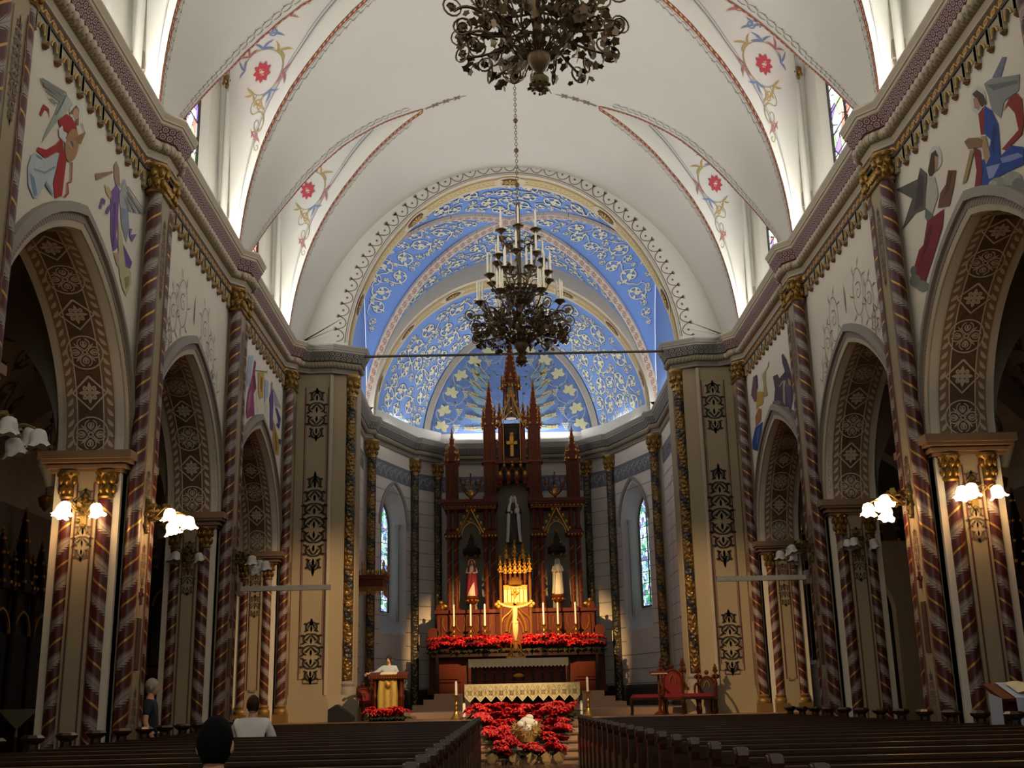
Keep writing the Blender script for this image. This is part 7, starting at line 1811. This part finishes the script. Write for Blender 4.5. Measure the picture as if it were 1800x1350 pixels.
q = MB(); q.prism([(-.3,0),(.3,0),(.3,.12),(-.1,.42),(-.3,.3)],-.28,.28,0,Matrix.Rotation(pi/2,4,'X')); tag(q.build('stage_monitor',mat('speaker_black','#121212',.6),None,(-4.45,29.2,1.0)),'black wedge loudspeaker on the floor by the left chancel pier','speaker')
for sx,sd in ((-1,'left'),(1,'right')):
    t = thing('sanctuary_lamp','brass candle bracket with red glass on the %s sanctuary wall'%sd,'lamp',(sx*4.8,33.2,3.55))
    q = MB(); q.tube([(sx*.3,0,.1),(sx*.1,0,-.08),(0,0,.0)],.02,6); q.lathe([(.01,-.12),(.05,-.08),(.1,.0),(.12,.04),(.03,.05)],12)
    for k in range(4): a = k*pi/2+.4; q.tube([(0,0,-.05),(.14*cos(a),.14*sin(a),-.08),(.2*cos(a),.2*sin(a),.04)],.014,5); q.lathe([(.01,.02),(.05,.06),(.05,.08)],8,(.2*cos(a),.2*sin(a),0))
    q.ball((sx*.3,0,.1),.06,0,8,5); q.build('bracket',BRASS,t,smooth=True)
    q = MB(); q.lathe([(.04,.05),(.055,.12),(.055,.26)],12); q.build('red_glass',mat('red_glass','#5a0d12',.15),t,smooth=True)
# ---------------------------------------------------------------- side aisles furniture
def side_altar(label,loc,w,rz=0):
    t = thing('side_altar',label,'altar',loc,rz); q = MB(); q.box(-w/2,w/2,-.5,.5,0,1.15); q.box(-w/2-.08,w/2+.08,-.56,.5,1.15,1.25); q.build('altar_base',WOODD,t)
    q = MB(); q.box(-w/2,w/2,.3,.5,1.25,3.9)
    q.build('back_wall',WOODD,t)
    for k in range(3):
        x = (k-1)*w/3; q = MB(); q.box(x-w*.13,x+w*.13,.24,.3,1.5,3.0,0); q.tube([(x+u,.22,3.0+z) for u,z in parch(w*.13,0,.5,6)],.04,5,1); q.build('niche',[mat('niche_dark','#15100c',.8),GILT],t)
        q = MB(); pyramid(q,x,.35,3.9,.4,1.2+(.6 if k == 1 else 0),0,4,4); q.build('spire',[WOODD,GILT],t)
    for k in range(4):
        q = MB(); col(q,-w/2+.08+(w-.16)*k/3,.2,1.25,3.9,.07); q.build('column',[WOODD,GILT],t,smooth=True)
        q = MB(); pyramid(q,-w/2+.08+(w-.16)*k/3,.3,3.9,.2,.8,0,4,3); q.build('pinnacle',[WOODD,GILT],t)
    return t
for sx,sd in ((-1,'left'),(1,'right')):
    side_altar('dark gothic side altar at the end of the %s aisle'%sd,(sx*9.2,30.3,1.0),3.3)
    side_altar('dark carved altarpiece along the %s aisle wall'%sd,(sx*10.6,25.2,0),3.2,-sx*pi/2)
    side_altar('second dark carved altarpiece on the %s aisle wall, nearer'%sd,(sx*10.6,19.2,0),3.2,-sx*pi/2)
    t = thing('hanging_lamp','thin chain lamp with balls hanging in the %s side aisle'%sd,'lamp',(sx*8.7,20.6,5.2))
    q = MB(); q.tube([(0,0,0),(0,0,2.95)],.012,5); q.build('chain',DARKG,t)
    for z in (0.5,1.4,2.3): q = MB(); q.ball((0,0,z),.05,0,8,6); q.build('chain_ball',DARKG,t,smooth=True)
    q = MB(); q.lathe([(.01,-.3),(.1,-.2),(.14,-.05),(.05,0)],12); q.build('lamp_bowl',BRASS,t,smooth=True)
q = MB(); q.lathe([(.02,0),(.04,.02),(.04,.06),(.01,.08)],8); o = tag(q.build('votive_light',emis('votive_red','#ff2a1a',3.0),None,(-9.9,26.0,5.1)),'tiny glowing red votive light in the left aisle','light')
q = MB(); q.box(-.02,.02,-.02,.02,-.6,0); q.build('votive_holder',BRASS,o)
# confessional-like pale arched wall piece seen through the second right arch
q = MB(); pts = parch(.55,3.3,4.3,8); q.prism([(-.75,0),(-.75,5.0),(2.0,5.0),(2.0,0),(.55,0)]+[(x,z) for x,z in reversed(pts)]+[(-.55,0)],-.15,.15,0,Matrix.Translation((8.5,28.2,0)) @ Matrix.Rotation(pi/2,4,'X')); tag(q.build('arched_frame',mat('pale_frame','#b09a7c',.7)),'pale arched doorway frame seen through the middle right arch','doorway')
q = MB(); q.box(8.2,8.55,27.3,27.6,0,1.6); tag(q.build('plinth',mat('plinth_brown','#7a5a3c',.6)),'square brown plinth standing beyond the middle right arch','plinth')
t = thing('side_table','small dark stand with hanging linen cloth in the left aisle','table',(-8.6,20.3,0))
q = MB(); q.box(-.4,.4,-.3,.3,1.4,1.46); q.build('top',WOODD,t); q = MB(); q.lathe([(.25,0),(.2,.05),(.06,.15),(.06,1.4)],10); q.build('post',WOODD,t,smooth=True)
q = MB(); q.add([(-.35,-.31,1.47),(.35,-.31,1.47),(0,-.33,1.14)],[(0,1,2)]); q.add([(-.35,-.3,1.47),(.35,-.3,1.47),(.35,.3,1.47),(-.35,.3,1.47)],[(0,1,2,3)]); q.tube([(0,-.33,1.15),(0,-.33,1.02)],[.012,.03],6); q.build('linen',mat('dark_linen','#7d7660',.85,0,.1,14),t)  # linen in a darker tone than the altar cloths
candlestick('tall thin candle on a brass stand in the left aisle',(-8.55,20.95,1.25),.35,.8,.03)
q = MB(); q.box(-.3,.3,-.3,.3,0,1.25); tag(q.build('candle_plinth',WOODD,None,(-8.55,20.95,0)),'dark plinth under the tall thin candle in the left aisle','plinth')
q = MB(); q.box(-.035,.035,-.03,.03,0,3.3); q.box(-.035,.035,-.034,.034,1.45,2.05,1); tag(q.build('upright_strip',[mat('grey_strip','#7d7a78',.6),mat('white_strip','#e8ecf4',.5)],None,(-8.45,25.6,0)),'narrow grey and white upright strip in the left aisle beyond the walking man','post')  # plain grey upright box, white over its middle stretch
# lectern with a white cloth and an open book, right foreground
t = thing('reading_desk','sloping wooden desk draped with white cloth by the right edge','lectern',(6.16,15.0,0))
M_ = Matrix.Translation((0,0,1.42)) @ Matrix.Rotation(.32,4,'X')
q = MB(); q.box(-.42,.42,-.3,.3,-.04,.0,0,M_); q.box(-.3,.3,-.15,.2,-1.4,-.05,0,Matrix.Translation((0,0,1.4))); q.build('desk',WOODR,t)
q = MB(); q.add([tuple(M_ @ Vector((x,y,.012))) for x,y in ((-.26,-.31),(.42,-.31),(.42,.3),(-.26,.3))],[(0,1,2,3)])
N = 14; a_ = M_ @ Vector((0,-.31,.012))
q.grid([[(-.26+.68*i/N,a_.y-.005,a_.z) for i in range(N+1)],[(-.26+.68*i/N,a_.y-.03-.02*sin(i*1.3),a_.z-.5) for i in range(N+1)],[(-.27+.7*i/N,a_.y-.04-.03*sin(i*1.3),a_.z-1.0) for i in range(N+1)]],0)
q.grid([[(-.43,-.28,1.33),(-.43,.1,1.4)],[(-.45,-.28,.4),(-.45,.1,.4)]],0); q.build('white_cloth',mat('cool_white','#aeb6c6',.85,0,.05,6),t,smooth=True)
q = MB()
for s in (-1,1): q.grid([[tuple(M_ @ Vector((s*.26*i/6,y,.03+.03*sin(pi*min(1,i/6*.8+.1))))) for i in range(7)] for y in (-.2,.2)],0)
tag(q.build('open_book',mat('page_white','#d9cfae',.8),None,(6.24,15.0,.0),smooth=True),'large open book on the white draped desk at right','book')
